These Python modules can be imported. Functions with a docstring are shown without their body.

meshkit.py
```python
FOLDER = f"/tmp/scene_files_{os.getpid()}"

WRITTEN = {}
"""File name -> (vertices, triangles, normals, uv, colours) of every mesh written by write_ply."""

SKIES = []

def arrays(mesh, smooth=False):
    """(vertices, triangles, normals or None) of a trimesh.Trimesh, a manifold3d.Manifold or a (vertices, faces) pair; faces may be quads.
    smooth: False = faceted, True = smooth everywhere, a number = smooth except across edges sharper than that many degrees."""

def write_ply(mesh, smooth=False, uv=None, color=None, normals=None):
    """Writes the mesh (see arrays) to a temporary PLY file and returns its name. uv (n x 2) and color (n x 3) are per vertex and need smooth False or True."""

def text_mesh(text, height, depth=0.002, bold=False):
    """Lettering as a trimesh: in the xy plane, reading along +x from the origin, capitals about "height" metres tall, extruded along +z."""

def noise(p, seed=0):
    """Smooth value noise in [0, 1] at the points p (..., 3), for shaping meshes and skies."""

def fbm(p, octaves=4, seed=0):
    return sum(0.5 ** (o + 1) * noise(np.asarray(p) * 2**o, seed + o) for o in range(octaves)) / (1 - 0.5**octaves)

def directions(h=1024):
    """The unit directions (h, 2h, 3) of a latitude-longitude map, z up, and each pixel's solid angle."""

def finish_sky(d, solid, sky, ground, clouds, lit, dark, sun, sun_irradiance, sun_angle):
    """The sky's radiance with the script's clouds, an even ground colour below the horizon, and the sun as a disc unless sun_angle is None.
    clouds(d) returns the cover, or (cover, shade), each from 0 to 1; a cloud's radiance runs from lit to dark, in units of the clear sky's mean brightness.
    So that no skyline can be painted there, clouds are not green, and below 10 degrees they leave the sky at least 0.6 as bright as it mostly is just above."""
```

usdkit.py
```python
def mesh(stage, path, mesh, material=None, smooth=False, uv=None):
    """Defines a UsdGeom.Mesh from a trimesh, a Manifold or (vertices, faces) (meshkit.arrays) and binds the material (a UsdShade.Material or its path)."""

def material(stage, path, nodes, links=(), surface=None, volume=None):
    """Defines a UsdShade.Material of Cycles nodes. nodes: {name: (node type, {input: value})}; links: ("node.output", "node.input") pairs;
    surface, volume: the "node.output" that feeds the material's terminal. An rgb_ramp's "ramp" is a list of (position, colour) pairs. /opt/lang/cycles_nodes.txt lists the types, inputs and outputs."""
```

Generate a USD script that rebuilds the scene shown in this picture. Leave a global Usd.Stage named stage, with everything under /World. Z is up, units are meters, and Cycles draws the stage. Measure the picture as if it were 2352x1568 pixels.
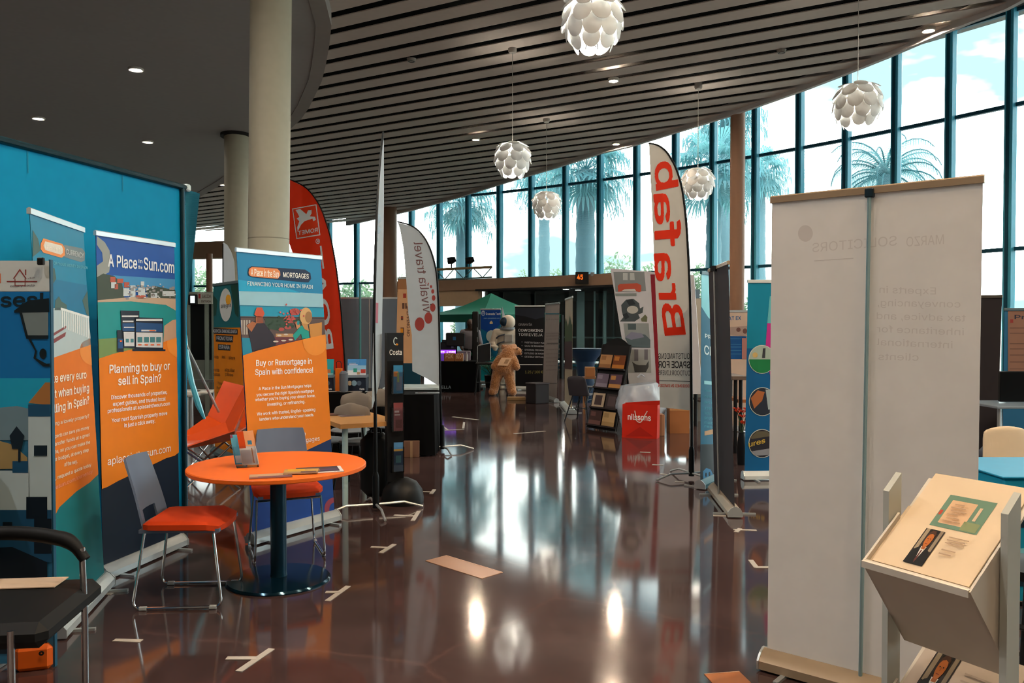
import math, random
import numpy as np, trimesh, manifold3d as m3, shapely
from shapely.geometry import Polygon, box as sbox
from shapely.ops import unary_union
import usdkit, meshkit
from pxr import Usd, UsdGeom, UsdLux, UsdShade, Gf, Sdf, Vt

# ---------------------------------------------------------------- camera, sky, exposure
stage = Usd.Stage.CreateInMemory()
UsdGeom.SetStageUpAxis(stage, 'Z'); UsdGeom.SetStageMetersPerUnit(stage, 1.0)
UsdGeom.Xform.Define(stage, '/World'); UsdGeom.Scope.Define(stage, '/World/Looks')
EYE, FPX, PITCH = 1.63, 1900.0, math.atan(39 / 1900)
EXPOSURE = 1.14
cam = UsdGeom.Camera.Define(stage, '/World/camera')
cam.CreateHorizontalApertureAttr(36.0); cam.CreateVerticalApertureAttr(24.0)
cam.CreateFocalLengthAttr(36.0 * FPX / 2352); cam.CreateClippingRangeAttr((0.05, 2000.0))
cam.CreateExposureAttr(EXPOSURE)
cam.AddTranslateOp().Set((0, 0, EYE)); cam.AddRotateXOp().Set(90 - math.degrees(PITCH))
sky_mat = usdkit.material(stage, '/World/Looks/sky_look', {
    't': ('texture_coordinate', {}),
    'm': ('mapping', {'scale': (1.6, 1.6, 4.0)}),
    'n': ('noise_texture', {'scale': 2.6, 'detail': 5.0, 'roughness': 0.5}),
    'r': ('rgb_ramp', {'ramp': [(0.40, (0.13, 0.20, 0.22)), (0.48, (0.55, 0.63, 0.63)), (0.57, (1.0, 0.985, 0.93))]}),
    'b': ('background_shader', {'strength': 3.0})},
    [('t.generated', 'm.vector'), ('m.vector', 'n.vector'), ('n.fac', 'r.fac'), ('r.color', 'b.color')], surface='b.background')
dome = UsdLux.DomeLight.Define(stage, '/World/sky')
dome.CreateIntensityAttr(1.0)
UsdShade.MaterialBindingAPI.Apply(dome.GetPrim()).Bind(sky_mat)

# ---------------------------------------------------------------- helpers
V = lambda *a: np.array(a, float)
def unit(v): return np.asarray(v, float) / (np.linalg.norm(v) + 1e-12)
C0 = V(0, 0, EYE); CF = V(0, math.cos(PITCH), -math.sin(PITCH)); CU = V(0, math.sin(PITCH), math.cos(PITCH))
def ray(px, py): return V(1, 0, 0) * (px - 1176) / FPX - CU * (py - 784) / FPX + CF
def at(px, py, Y):
    d = ray(px, py); return C0 + d * (Y / d[1])
def gnd(px, py, z=0.0):
    d = ray(px, py); return C0 + d * ((z - EYE) / d[2])
def atx(px, Y): return (px - 1176) / FPX * Y          # lateral position of an image column at a distance

_names = {}
def numbered(parent, name):
    k = (parent, name); n = _names.get(k, 0); _names[k] = n + 1
    return name if n == 0 else f'{name}_{n:03d}'
def meta(prim, label=None, cat=None, group=None, kind=None):
    for k, v in (('label', label), ('category', cat), ('group', group), ('kind', kind)):
        if v: prim.SetCustomDataByKey(k, v)
_looks = {}
def lin(c):
    if isinstance(c, str):
        c = [int(c[i:i + 2], 16) / 255 for i in (1, 3, 5)]
        c = [x / 12.92 if x <= 0.04045 else ((x + 0.055) / 1.055) ** 2.4 for x in c]
    return tuple(float(x) for x in c)
def mat(color, rough=0.6, metal=0.0, spec=0.3, emit=0.0, trans=0.0, coat=0.0, gain=1.0):
    """A cached look. A light speckle of noise keeps flat surfaces from looking like plastic. trans: share of light that passes through (cloth, paper)."""
    key = (color if isinstance(color, str) else tuple(color), rough, metal, spec, emit, trans, coat, gain)
    if key in _looks: return _looks[key]
    path = f'/World/Looks/look_{len(_looks):03d}'
    c = np.clip(np.array(lin(color)) * gain, 0, 0.9)
    nodes = {'t': ('texture_coordinate', {}), 'n': ('noise_texture', {'scale': 9.0, 'detail': 3.0}),
             'r': ('rgb_ramp', {'ramp': [(0.3, tuple(c * 0.97)), (0.7, tuple(np.clip(c * 1.02, 0, 0.95)))]}),
             'p': ('principled_bsdf', {'roughness': rough, 'metallic': metal, 'specular_ior_level': spec, 'coat_weight': coat, 'coat_roughness': 0.1})}
    links = [('t.object', 'n.vector'), ('n.fac', 'r.fac'), ('r.color', 'p.base_color')]
    out = 'p.BSDF'
    if emit:
        nodes['p'][1].update(emission_color=tuple(lin(color)), emission_strength=emit)
    if trans:
        nodes['tr'] = ('translucent_bsdf', {}); nodes['mx'] = ('mix_closure', {'fac': trans})
        links += [('r.color', 'tr.color'), ('p.BSDF', 'mx.closure1'), ('tr.BSDF', 'mx.closure2')]; out = 'mx.closure'
    _looks[key] = usdkit.material(stage, path, nodes, links, surface=out)
    return _looks[key]
def named(name, nodes, links, out): return usdkit.material(stage, '/World/Looks/' + name, nodes, links, surface=out)

class Thing:
    """One thing: an Xform under /World at its base; part() adds a Mesh child, or a grandchild when under= names a part."""
    def __init__(s, name, label, cat, loc=(0, 0, 0), group=None, kind=None, rotz=0.0):
        s.path = '/World/' + numbered('/World', name); s.o = np.asarray(loc, float)
        x = UsdGeom.Xform.Define(stage, s.path); x.AddTranslateOp().Set(tuple(map(float, s.o)))
        if rotz: x.AddRotateZOp().Set(float(rotz))
        s.prim = x.GetPrim(); meta(s.prim, label, cat, group, kind); s.local = False
    def part(s, name, mesh, m, label=None, under=None, smooth=30, kind=None):
        if isinstance(mesh, list):
            mesh = [q for q in mesh if q is not None]
            if len(mesh) > 14: mesh, kind = [cat_(mesh)], 'stuff'
            return [s.part(name, q, m, label, under, smooth, kind) for q in mesh]
        par = s.path if under is None else under
        p = par + '/' + numbered(par, name)
        v, f = (np.array(mesh.vertices), np.array(mesh.faces)) if isinstance(mesh, trimesh.Trimesh) else (np.asarray(mesh[0], float), np.asarray(mesh[1]))
        if not s.local: v = v - s.o
        g = usdkit.mesh(stage, p, (v, f), m, smooth=smooth)
        meta(g.GetPrim(), label, kind=kind)
        return p
def single(name, label, cat, mesh, m, group=None, kind=None, smooth=30, loc=None):
    b = mesh.bounds; loc = V((b[0][0] + b[1][0]) / 2, (b[0][1] + b[1][1]) / 2, b[0][2]) if loc is None else np.asarray(loc, float)
    p = '/World/' + numbered('/World', name)
    g = usdkit.mesh(stage, p, (np.array(mesh.vertices) - loc, np.array(mesh.faces)), m, smooth=smooth)
    g.AddTranslateOp().Set(tuple(map(float, loc))); meta(g.GetPrim(), label, cat, group, kind)
    return p
def dup(t, loc, rotz, label, group=None, name=None):
    """A copy of a thing with its parts: an instance that references the first one."""
    src = t.path
    p = '/World/' + numbered('/World', name or src.split('/')[-1])
    x = UsdGeom.Xform.Define(stage, p)
    x.GetPrim().GetReferences().AddInternalReference(src)
    x.ClearXformOpOrder()
    x.AddTranslateOp().Set(tuple(map(float, loc)))
    (UsdGeom.XformOp(x.GetPrim().GetAttribute('xformOp:rotateZ')) if x.GetPrim().HasAttribute('xformOp:rotateZ') and False else x.AddRotateZOp()).Set(float(rotz))
    x.GetPrim().SetInstanceable(True); c = t.prim.GetCustomData()
    meta(x.GetPrim(), label, c.get('category'), group or c.get('group'))
    return x.GetPrim()

cat_ = trimesh.util.concatenate
def rotz(a): return trimesh.transformations.rotation_matrix(a, [0, 0, 1])
def frame(o, x, y, z):
    m = np.eye(4); m[:3, 0], m[:3, 1], m[:3, 2], m[:3, 3] = x, y, z, o; return m
def box(c, s, rz=0.0, ch=0.0):
    """Box centred at c with sizes s, edges chamfered by ch, turned by rz about z."""
    if ch <= 0: b = trimesh.creation.box(s)
    else:
        h = np.array(s, float) / 2; ch = min(ch, h.min() * 0.9); pts = []
        for sx in (-1, 1):
            for sy in (-1, 1):
                for sz in (-1, 1):
                    for k in range(3):
                        q = h.copy(); q -= ch; q[k] = h[k]; pts.append(q * (sx, sy, sz))
        b = trimesh.convex.convex_hull(np.array(pts))
    if rz: b.apply_transform(rotz(rz))
    b.apply_translation(c); return b
def tube(pts, r, n=8, caps=True, closed=False):
    p = np.asarray(pts, float); r = np.broadcast_to(np.asarray(r, float), (len(p),))
    t = np.gradient(p, axis=0) if len(p) > 2 else np.repeat((p[1] - p[0])[None], 2, 0)
    t /= np.linalg.norm(t, axis=1, keepdims=True) + 1e-12
    a = unit(np.cross(t[0], V(0, 0, 1) if abs(t[0][2]) < 0.9 else V(1, 0, 0))); A = [a]
    for i in range(1, len(p)):
        a = a - t[i] * (a @ t[i]); a = unit(a); A.append(a)
    A = np.array(A); B = np.cross(t, A); g = np.arange(n) * 2 * np.pi / n
    v = p[:, None] + r[:, None, None] * (np.cos(g)[None, :, None] * A[:, None] + np.sin(g)[None, :, None] * B[:, None])
    v = v.reshape(-1, 3); f = []
    for i in range(len(p) - 1):
        for j in range(n):
            k = (j + 1) % n; a0, b0, c0, d0 = i * n + j, i * n + k, (i + 1) * n + k, (i + 1) * n + j
            f += [[a0, b0, c0], [a0, c0, d0]]
    if caps:
        v = np.vstack([v, p[0], p[-1]]); m = len(p) * n
        for j in range(n):
            k = (j + 1) % n; f += [[m, k, j], [m + 1, (len(p) - 1) * n + j, (len(p) - 1) * n + k]]
    return trimesh.Trimesh(v, f, process=False)
def cyl(p0, p1, r, n=12): return tube([p0, p1], r, n)
def bend(pts, r=0.04, k=4):
    """Rounds the corners of a polyline."""
    p = [np.asarray(q, float) for q in pts]; out = [p[0]]
    for a, b, c in zip(p, p[1:], p[2:]):
        l = min(r, np.linalg.norm(a - b) / 2, np.linalg.norm(c - b) / 2)
        s, e = b + unit(a - b) * l, b + unit(c - b) * l
        for t in np.linspace(0, 1, k + 1): out.append((1 - t) ** 2 * s + 2 * t * (1 - t) * b + t * t * e)
    return np.array(out + [p[-1]])
def lathe(profile, n=28, loc=(0, 0, 0)):
    m = trimesh.creation.revolve(np.array(profile, float), sections=n); m.apply_translation(loc); return m
def prism(poly, h, m=None):
    """Extrudes a shapely polygon (or points) by h along z, then applies the 4x4 m."""
    poly = Polygon(poly) if not hasattr(poly, 'geom_type') else poly
    g = [x for x in getattr(poly, 'geoms', [poly]) if x.area > 1e-9]
    r = cat_([trimesh.creation.extrude_polygon(q, h, engine='earcut') for q in g])
    if m is not None: r.apply_transform(m)
    return r
def hullm(pts): return trimesh.convex.convex_hull(np.asarray(pts, float))
def blend(spheres, bones, edge=0.03, it=8):
    """A continuous body: hulls of the spheres at the two joints of each bone, united, refined and smoothed."""
    def sp(k):
        c, r = spheres[k]; r = np.broadcast_to(np.asarray(r, float), 3)
        return m3.Manifold.sphere(1.0, 24).scale(tuple(map(float, r))).translate(tuple(map(float, c)))
    tot = m3.Manifold.batch_boolean([m3.Manifold.batch_hull([sp(k) for k in b]) for b in bones], m3.OpType.Add).refine_to_length(edge)
    q = tot.to_mesh(); t = trimesh.Trimesh(q.vert_properties[:, :3], q.tri_verts, process=True)
    trimesh.smoothing.filter_taubin(t, iterations=it); return t
def circ(cx, cy, rx, ry=None, n=28, a0=0, a1=360):
    a = np.radians(np.linspace(a0, a1, n, endpoint=a1 - a0 != 360)); return np.stack([cx + rx * np.cos(a), cy + (ry or rx) * np.sin(a)], 1)
def below(pts, x0, y0, x1, y1): return [(x, max(y, y0 + (x - x0) / (x1 - x0) * (y1 - y0))) for x, y in pts]
def rect(x0, y0, x1, y1): return [(x0, y0), (x1, y0), (x1, y1), (x0, y1)]

_glyphs = {}
def glyphs(s, bold):
    """Flat lettering: front faces of the text mesh; x from 0 to w, capitals 1 high."""
    k = (s, bold)
    if k not in _glyphs:
        t = meshkit.text_mesh(s, 1.0, depth=0.01, bold=bold)
        keep = (t.face_normals[:, 2] > 0.5); t.update_faces(keep); t.remove_unreferenced_vertices()
        v = np.array(t.vertices)[:, :2]; x0, x1 = v[:, 0].min(), v[:, 0].max()
        _glyphs[k] = (np.stack([v[:, 0] - x0, v[:, 1]], 1), np.array(t.faces), x1 - x0)
    return _glyphs[k]

class Sheet:
    """A flat face standing in the room: bottom-left corner o, edge vectors u, v (metres), normal n towards the reader.
    px() finds where an image point lies on it; prints are laid on it a millimetre proud."""
    def __init__(s, bl, br, tl, step=0.001):
        s.o = np.asarray(bl, float); s.U = np.asarray(br, float) - s.o; s.W = np.asarray(tl, float) - s.o
        s.w, s.h = np.linalg.norm(s.U), np.linalg.norm(s.W); s.u, s.v = s.U / s.w, s.W / s.h
        s.n = unit(np.cross(s.u, s.v)); s.step = step; s.clip = sbox(0, 0, s.w, s.h)
    def px(s, x, y):
        d = ray(x, y); A = np.stack([s.u, s.v, -d], 1); k = np.linalg.solve(A, C0 - s.o); return k[:2]
    def at(s, u, v, k=0.0): return s.o + s.u * u + s.v * v + s.n * k
    def pts(s, uv, k): uv = np.asarray(uv, float); return s.o + uv[:, :1] * s.u + uv[:, 1:2] * s.v + s.n * (k * s.step)
    def flat(s, polys, k, clip=True):
        out = []
        for p in polys:
            p = p if hasattr(p, 'geom_type') else Polygon(p)
            if not p.is_valid: p = p.buffer(0)
            if clip: p = p.intersection(s.clip)
            for g in getattr(p, 'geoms', [p]):
                if g.geom_type != 'Polygon' or g.area < 1e-9: continue
                vv, ff = trimesh.creation.triangulate_polygon(g, engine='earcut')
                out.append((vv, ff))
        if not out: return None
        n, vs, fs = 0, [], []
        for vv, ff in out: vs.append(vv); fs.append(ff + n); n += len(vv)
        m = trimesh.Trimesh(s.pts(np.vstack(vs), k), np.vstack(fs), process=False)
        fl = m.face_normals @ s.n < 0; f = np.array(m.faces); f[fl] = f[fl][:, ::-1]
        return trimesh.Trimesh(m.vertices, f, process=False)
    def P(s, *px_polys, k=1):
        """Prints outlined in image points, one mesh each."""
        return [s.flat([[s.px(*q) for q in p]], k) for p in px_polys]
    def R(s, *uv_rects, k=1):
        """Print rectangles in fractions of the sheet (u0, v0, u1, v1)."""
        return [s.flat([rect(a * s.w, b * s.h, c * s.w, d * s.h)], k) for a, b, c, d in uv_rects]
    def T(s, lines, k=2, bold=True):
        """Lettering: (text, baseline start, baseline end, letter-up vector), all in image points."""
        out = []
        for ln in lines:
            vs, fs, n = [], [], 0
            txt, p0, p1, up = ln[:4]; b = ln[4] if len(ln) > 4 else bold
            if not isinstance(up, tuple): up = (0, -up)
            a = s.px(*p0); e = s.px(*p1) - a; f = s.px(p0[0] + up[0], p0[1] + up[1]) - a
            g, ff, w = glyphs(txt, b)
            vs.append(a + g[:, :1] / w * e + g[:, 1:2] * f)
            if e[0] * f[1] - e[1] * f[0] < 0: ff = ff[:, ::-1]
            fs.append(ff + n); n += len(g)
            out.append(trimesh.Trimesh(s.pts(np.vstack(vs), k), np.vstack(fs), process=False))
        return out
    def Tuv(s, lines, k=2, bold=True):
        """Lettering in fractions of the sheet: (text, u0, u1, v baseline, capital height in metres)."""
        out = []
        for txt, u0, u1, v0, hh in lines:
            vs, fs, n = [], [], 0
            g, ff, w = glyphs(txt, bold)
            vs.append(np.stack([(u0 + (u1 - u0) * g[:, 0] / w) * s.w, v0 * s.h + g[:, 1] * hh], 1))
            fs.append((ff if u1 > u0 else ff[:, ::-1]) + n); n += len(g)
            out.append(trimesh.Trimesh(s.pts(np.vstack(vs), k), np.vstack(fs), process=False))
        return out
    def slab(s, t=0.002, back=0.0):
        """The sheet itself as a thin solid, its front at the plane."""
        q = [s.at(0, 0), s.at(s.w, 0), s.at(s.w, s.h), s.at(0, s.h)]
        return hullm([p - s.n * b for p in q for b in (back, back + t)])

ALU = mat('#b9bfc0', 0.35, 0.7); CHROME = mat('#c9cdd0', 0.15, 1.0); BLACK = mat('#0b0c0d', 0.5); WHITE = mat('#dcdcd8', 0.6)
DARKMETAL = mat('#15181a', 0.4, 0.5)
# ---------------------------------------------------------------- the room
CA, CK = 6.5, 0.05                       # the slatted ceiling stands CA - CK*y above the eye
def ceil_z(y, drop=0.0): return EYE + CA - CK * y - drop
def ceil_px(px, py, drop=0.0):
    d = ray(px, py); t = (CA - drop) / (d[2] + CK * d[1]); return C0 + d * t
TR = 5.4                                  # upper transom above the eye
up_px = [(1050, 452.6), (1216, 432.7), (1295, 422.8), (1373, 414.5), (1458, 402.9), (1491, 397.9), (1675, 369.7), (1800, 349.8), (1829, 341.5), (1938, 324), (2050, 301), (2173, 277), (2311, 241)]
arc = [C0 + ray(x, y) * (TR / ray(x, y)[2]) for x, y in up_px]
arc += [C0 + ray(x, y) * (TR * 0.345 / ray(x, y)[2]) for x, y in ((780, 652), (600, 655))]
A = np.array(arc)[:, :2]
k = np.linalg.lstsq(np.c_[2 * A, np.ones(len(A))], (A ** 2).sum(1), rcond=None)[0]
GC, GR = k[:2], math.sqrt(k[2] + k[0] ** 2 + k[1] ** 2)          # the glass wall is an arc in plan
def arc_pt(a, dr=0.0): return GC + (GR + dr) * V(math.cos(a), math.sin(a))
def arc_of_px(px):
    s = (px - 1176) / FPX; d = V(s, 1.0); b = -(d @ GC); c = GC @ GC - GR ** 2
    t = (-b + math.sqrt(b * b - (d @ d) * c)) / (d @ d); p = d * t - GC; return math.atan2(p[1], p[0])
def arc_band(a0, a1, r0, r1, z0, z1, n=12):
    a = np.linspace(a0, a1, n)
    return prism(Polygon([tuple(arc_pt(x, r0)) for x in a] + [tuple(arc_pt(x, r1)) for x in a[::-1]]), z1 - z0, trimesh.transformations.translation_matrix((0, 0, z0)))
GLASS_TOP = 9.4
Z_LO, Z_UP = EYE + TR * 0.345, EYE + TR
TEAL = mat('#58c4e2', 0.5)  # teal flare over the window frames is put into their base colour
DARKTEAL = mat('#115066', 0.5)
pane_look = named('pane_look', {'f': ('fresnel', {'IOR': 1.45}), 't': ('transparent_bsdf', {'color': (0.93, 0.97, 0.97)}), 'g': ('glossy_bsdf', {'color': (0.9, 0.95, 0.95), 'roughness': 0.01}), 'm': ('mix_closure', {})},
                  [('f.fac', 'm.fac'), ('t.BSDF', 'm.closure1'), ('g.BSDF', 'm.closure2')], 'm.closure')
acrylic = named('acrylic_look', {'f': ('fresnel', {'IOR': 1.3}), 't': ('transparent_bsdf', {'color': (0.93, 0.95, 0.97)}), 'g': ('glossy_bsdf', {'roughness': 0.05}), 'm': ('mix_closure', {})},
                [('f.fac', 'm.fac'), ('t.BSDF', 'm.closure1'), ('g.BSDF', 'm.closure2')], 'm.closure')
floor_look = named('floor_look', {
    't': ('geometry', {}), 'n1': ('noise_texture', {'scale': 0.35, 'detail': 8.0, 'roughness': 0.62}), 'n2': ('noise_texture', {'scale': 3.2, 'detail': 6.0, 'distortion': 1.2}),
    'v': ('voronoi_texture', {'scale': 0.55, 'feature': 'distance_to_edge'}),
    'd': ('mix_vector', {'fac': 0.12}),
    'r1': ('rgb_ramp', {'ramp': [(0.3, lin('#312322')), (0.55, lin('#463431')), (0.75, lin('#5a4744'))]}),
    'r2': ('rgb_ramp', {'ramp': [(0.0, (1.5, 1.4, 1.3)), (0.012, (1.0, 1.0, 1.0))]}),
    'mu': ('mix', {'mix_type': 'multiply', 'fac': 0.8}), 'r3': ('rgb_ramp', {'ramp': [(0.35, (0.85, 0.85, 0.85)), (0.65, (1.08, 1.05, 1.05))]}),
    'mu2': ('mix', {'mix_type': 'multiply', 'fac': 1.0}),
    'ro': ('map_range', {'from_min': 0.3, 'from_max': 0.7, 'to_min': 0.05, 'to_max': 0.11}),
    'bu': ('bump', {'strength': 0.02, 'distance': 0.02}),
    'p': ('principled_bsdf', {'ior': 1.8, 'specular_ior_level': 0.5})},
    [('t.position', 'n1.vector'), ('t.position', 'n2.vector'), ('t.position', 'd.a'), ('n2.color', 'd.b'), ('d.result', 'v.vector'), ('n1.fac', 'r1.fac'), ('v.distance', 'r2.fac'),
     ('r1.color', 'mu.color1'), ('r2.color', 'mu.color2'), ('n2.fac', 'r3.fac'), ('mu.color', 'mu2.color1'), ('r3.color', 'mu2.color2'), ('mu2.color', 'p.base_color'),
     ('n1.fac', 'ro.value'), ('ro.result', 'p.roughness'), ('n1.fac', 'bu.height'), ('bu.normal', 'p.normal')], 'p.BSDF')
plaster = mat('#b4b2b0', 0.85); slat_look = mat('#cfc2b8', 0.75); wood = mat('#8a6a52', 0.6); fascia_look = mat('#c9c4c2', 0.7)

a_left, a_right = arc_of_px(330), 0.0
AL = arc_pt(a_left); X_L, Y_B = -18.6, -4.0
a_right = math.asin(max(-1, (2.0 - GC[1]) / GR)); AR = arc_pt(a_right)
inside = Polygon([(X_L, Y_B), (AR[0], Y_B)] + [tuple(arc_pt(a)) for a in np.linspace(a_right, a_left, 60)] + [(X_L, AL[1])]).buffer(0)

def struct(name, mesh, m, smooth=30):
    p = '/World/' + numbered('/World', name); g = usdkit.mesh(stage, p, mesh, m, smooth=smooth); meta(g.GetPrim(), kind='structure'); return p
struct('floor', prism(inside.buffer(0.4), 0.1, trimesh.transformations.translation_matrix((0, 0, -0.1))), floor_look)
struct('ground', prism(sbox(-160, -60, 160, 260), 0.2, trimesh.transformations.translation_matrix((0, 0, -0.32))), mat('#8b8880', 0.9))
struct('roof', prism(inside.buffer(0.6), 0.3, trimesh.transformations.translation_matrix((0, 0, GLASS_TOP))), mat('#6a6460', 0.9))
struct('wall_left', box((X_L - 0.1, (Y_B + AL[1]) / 2, GLASS_TOP / 2), (0.2, AL[1] - Y_B + 2, GLASS_TOP)), mat('#7b7570', 0.85))
struct('wall_back', box(((X_L + AR[0]) / 2, Y_B - 0.1, GLASS_TOP / 2), (AR[0] - X_L + 0.4, 0.2, GLASS_TOP)), mat('#9a928a', 0.85))
struct('wall_right', box((AR[0] + 0.1, (Y_B + 2.0) / 2, GLASS_TOP / 2), (0.2, 2.0 - Y_B + 0.3, GLASS_TOP)), mat('#9a928a', 0.85))
struct('wall_end', box(((X_L + AL[0]) / 2, AL[1] + 0.1, GLASS_TOP / 2), (AL[0] - X_L + 0.3, 0.2, GLASS_TOP)), mat('#8a8178', 0.85))

# glass wall: one window per bay, its mullion, transoms and panes
mull_px = [436, 520, 600, 680, 752, 815, 878, 941, 1005, 1071, 1143, 1216, 1294, 1373, 1457, 1546, 1632.5, 1729, 1830, 1937, 2050, 2174, 2312]
am = [arc_of_px(x + 8) for x in mull_px]
step = am[-2] - am[-1]
while am[-1] - step > a_right: am.append(am[-1] - step)
am.append(a_right)
am = [a_left] + am
for i, (a0, a1) in enumerate(zip(am, am[1:])):
    pth = f'/World/window_{i + 1}'
    g = UsdGeom.Xform.Define(stage, pth); meta(g.GetPrim(), kind='structure')
    t = Thing.__new__(Thing); t.path = pth; t.o = V(0, 0, 0); t.local = False
    p = arc_pt(a1); nrm = unit(p - GC); rz = math.atan2(nrm[1], nrm[0])
    zm = 3.05 if arc_of_px(1440) < a1 < arc_of_px(1116) else 0.0
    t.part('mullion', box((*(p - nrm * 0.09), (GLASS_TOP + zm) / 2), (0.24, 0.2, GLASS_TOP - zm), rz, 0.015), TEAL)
    t.part('glazing_rib', box((*(p - nrm * 0.22), (GLASS_TOP + zm) / 2), (0.05, 0.07, GLASS_TOP - zm), rz), DARKTEAL)
    w = 0.1 / GR
    for z in (0.06, Z_LO, Z_UP, GLASS_TOP - 0.06):
        t.part('transom', arc_band(a0 - w, a1 + w, -0.06, 0.05, z - 0.045, z + 0.045, 3), DARKTEAL)
    for z0, z1 in ((0.1, Z_LO - 0.045), (Z_LO + 0.045, Z_UP - 0.045), (Z_UP + 0.045, GLASS_TOP - 0.1)):
        t.part('pane', arc_band(a0 - w, a1 + w, -0.008, 0.008, z0, z1, 3), pane_look, smooth=False)

# slatted ceiling
E_px = [(2600, -140), (2480, -72), (2402, -38), (2312, 10), (2231, 40), (2167, 66), (2039, 122), (1950, 158), (1850, 197), (1741, 236), (1674, 259), (1552, 297), (1450, 329), (1382, 345), (1280, 378), (1166, 412), (1050, 449), (950, 477), (850, 501), (762, 521), (640, 545), (513, 566), (400, 585)]
E = [ceil_px(x, y)[:2] for x, y in E_px]
L_px = [(743, 21), (739, 70), (732, 116), (724, 154), (710, 186), (696, 218), (678, 246), (600, 322), (514, 394), (443, 437)]
L = [V(-3.2, Y_B), V(-2.95, 4), V(-2.85, 8), V(-2.95, 11), V(-3.2, 13.2)] + [ceil_px(x, y)[:2] for x, y in L_px] + [V(X_L, 35.5)]
region = Polygon([tuple(p) for p in L] + [(X_L, 46)] + [tuple(p) for p in E[::-1]] + [(E[0][0] + 0.6, 8), (E[0][0] + 0.9, Y_B)]).buffer(0).intersection(inside.buffer(-0.25))
if region.geom_type != 'Polygon': region = max(region.geoms, key=lambda g: g.area)
def on_ceiling(poly, lo, hi, drop=0.0):
    """Extrudes a plan polygon between lo and hi below/above the sloping ceiling plane."""
    m = prism(poly, hi - lo); v = np.array(m.vertices); v[:, 2] += EYE + CA - CK * v[:, 1] + lo - drop
    return trimesh.Trimesh(v, m.faces, process=False)
pth = '/World/ceiling'; meta(UsdGeom.Xform.Define(stage, pth).GetPrim(), kind='structure')
ceil = Thing.__new__(Thing); ceil.path = pth; ceil.o = V(0, 0, 0); ceil.local = False
ceil.part('backing', on_ceiling(region, 0.22, 0.26), mat('#050606', 0.9), smooth=False)
sd = unit(V((-2600 - 1176) / FPX, 1.0)); sn = V(-sd[1], sd[0]) if -sd[1] * 0 + sd[0] > 0 else V(sd[1], -sd[0])
PITCH_S, d0 = 0.612, 0.18
lo_d, hi_d = 1e9, -1e9
for q in region.exterior.coords: lo_d, hi_d = min(lo_d, V(*q) @ sn), max(hi_d, V(*q) @ sn)
nsl = 0
for i in range(int(lo_d / PITCH_S) - 1, int(hi_d / PITCH_S) + 2):
    a, b = i * PITCH_S + d0, i * PITCH_S + d0 + 0.4
    strip = Polygon([tuple(sn * a - sd * 90), tuple(sn * a + sd * 90), tuple(sn * b + sd * 90), tuple(sn * b - sd * 90)]).intersection(region.buffer(-0.05))
    for g in getattr(strip, 'geoms', [strip]):
        if g.geom_type == 'Polygon' and g.area > 0.02:
            ceil.part('slat', on_ceiling(g.simplify(0.02), 0.0, 0.02), slat_look, smooth=False); nsl += 1
edge = shapely.LineString([tuple(p) for p in E]).buffer(0.05, cap_style='flat')
struct('trim_1', on_ceiling(edge.intersection(inside), -0.1, 0.5), fascia_look)
# lower plaster ceiling on the left with its curved rim
pl_poly = Polygon([(X_L, Y_B)] + [tuple(p) for p in L] ).buffer(0)
struct('ceiling_001', on_ceiling(pl_poly.intersection(inside.buffer(-0.02)), -0.27, 0.3), plaster, smooth=False)
rim = shapely.LineString([tuple(p) for p in L]).buffer(0.14, cap_style='flat')
struct('trim_2', on_ceiling(rim.intersection(inside.buffer(-0.02)), -0.29, 0.24), mat('#a39c96', 0.8), smooth=False)

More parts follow.
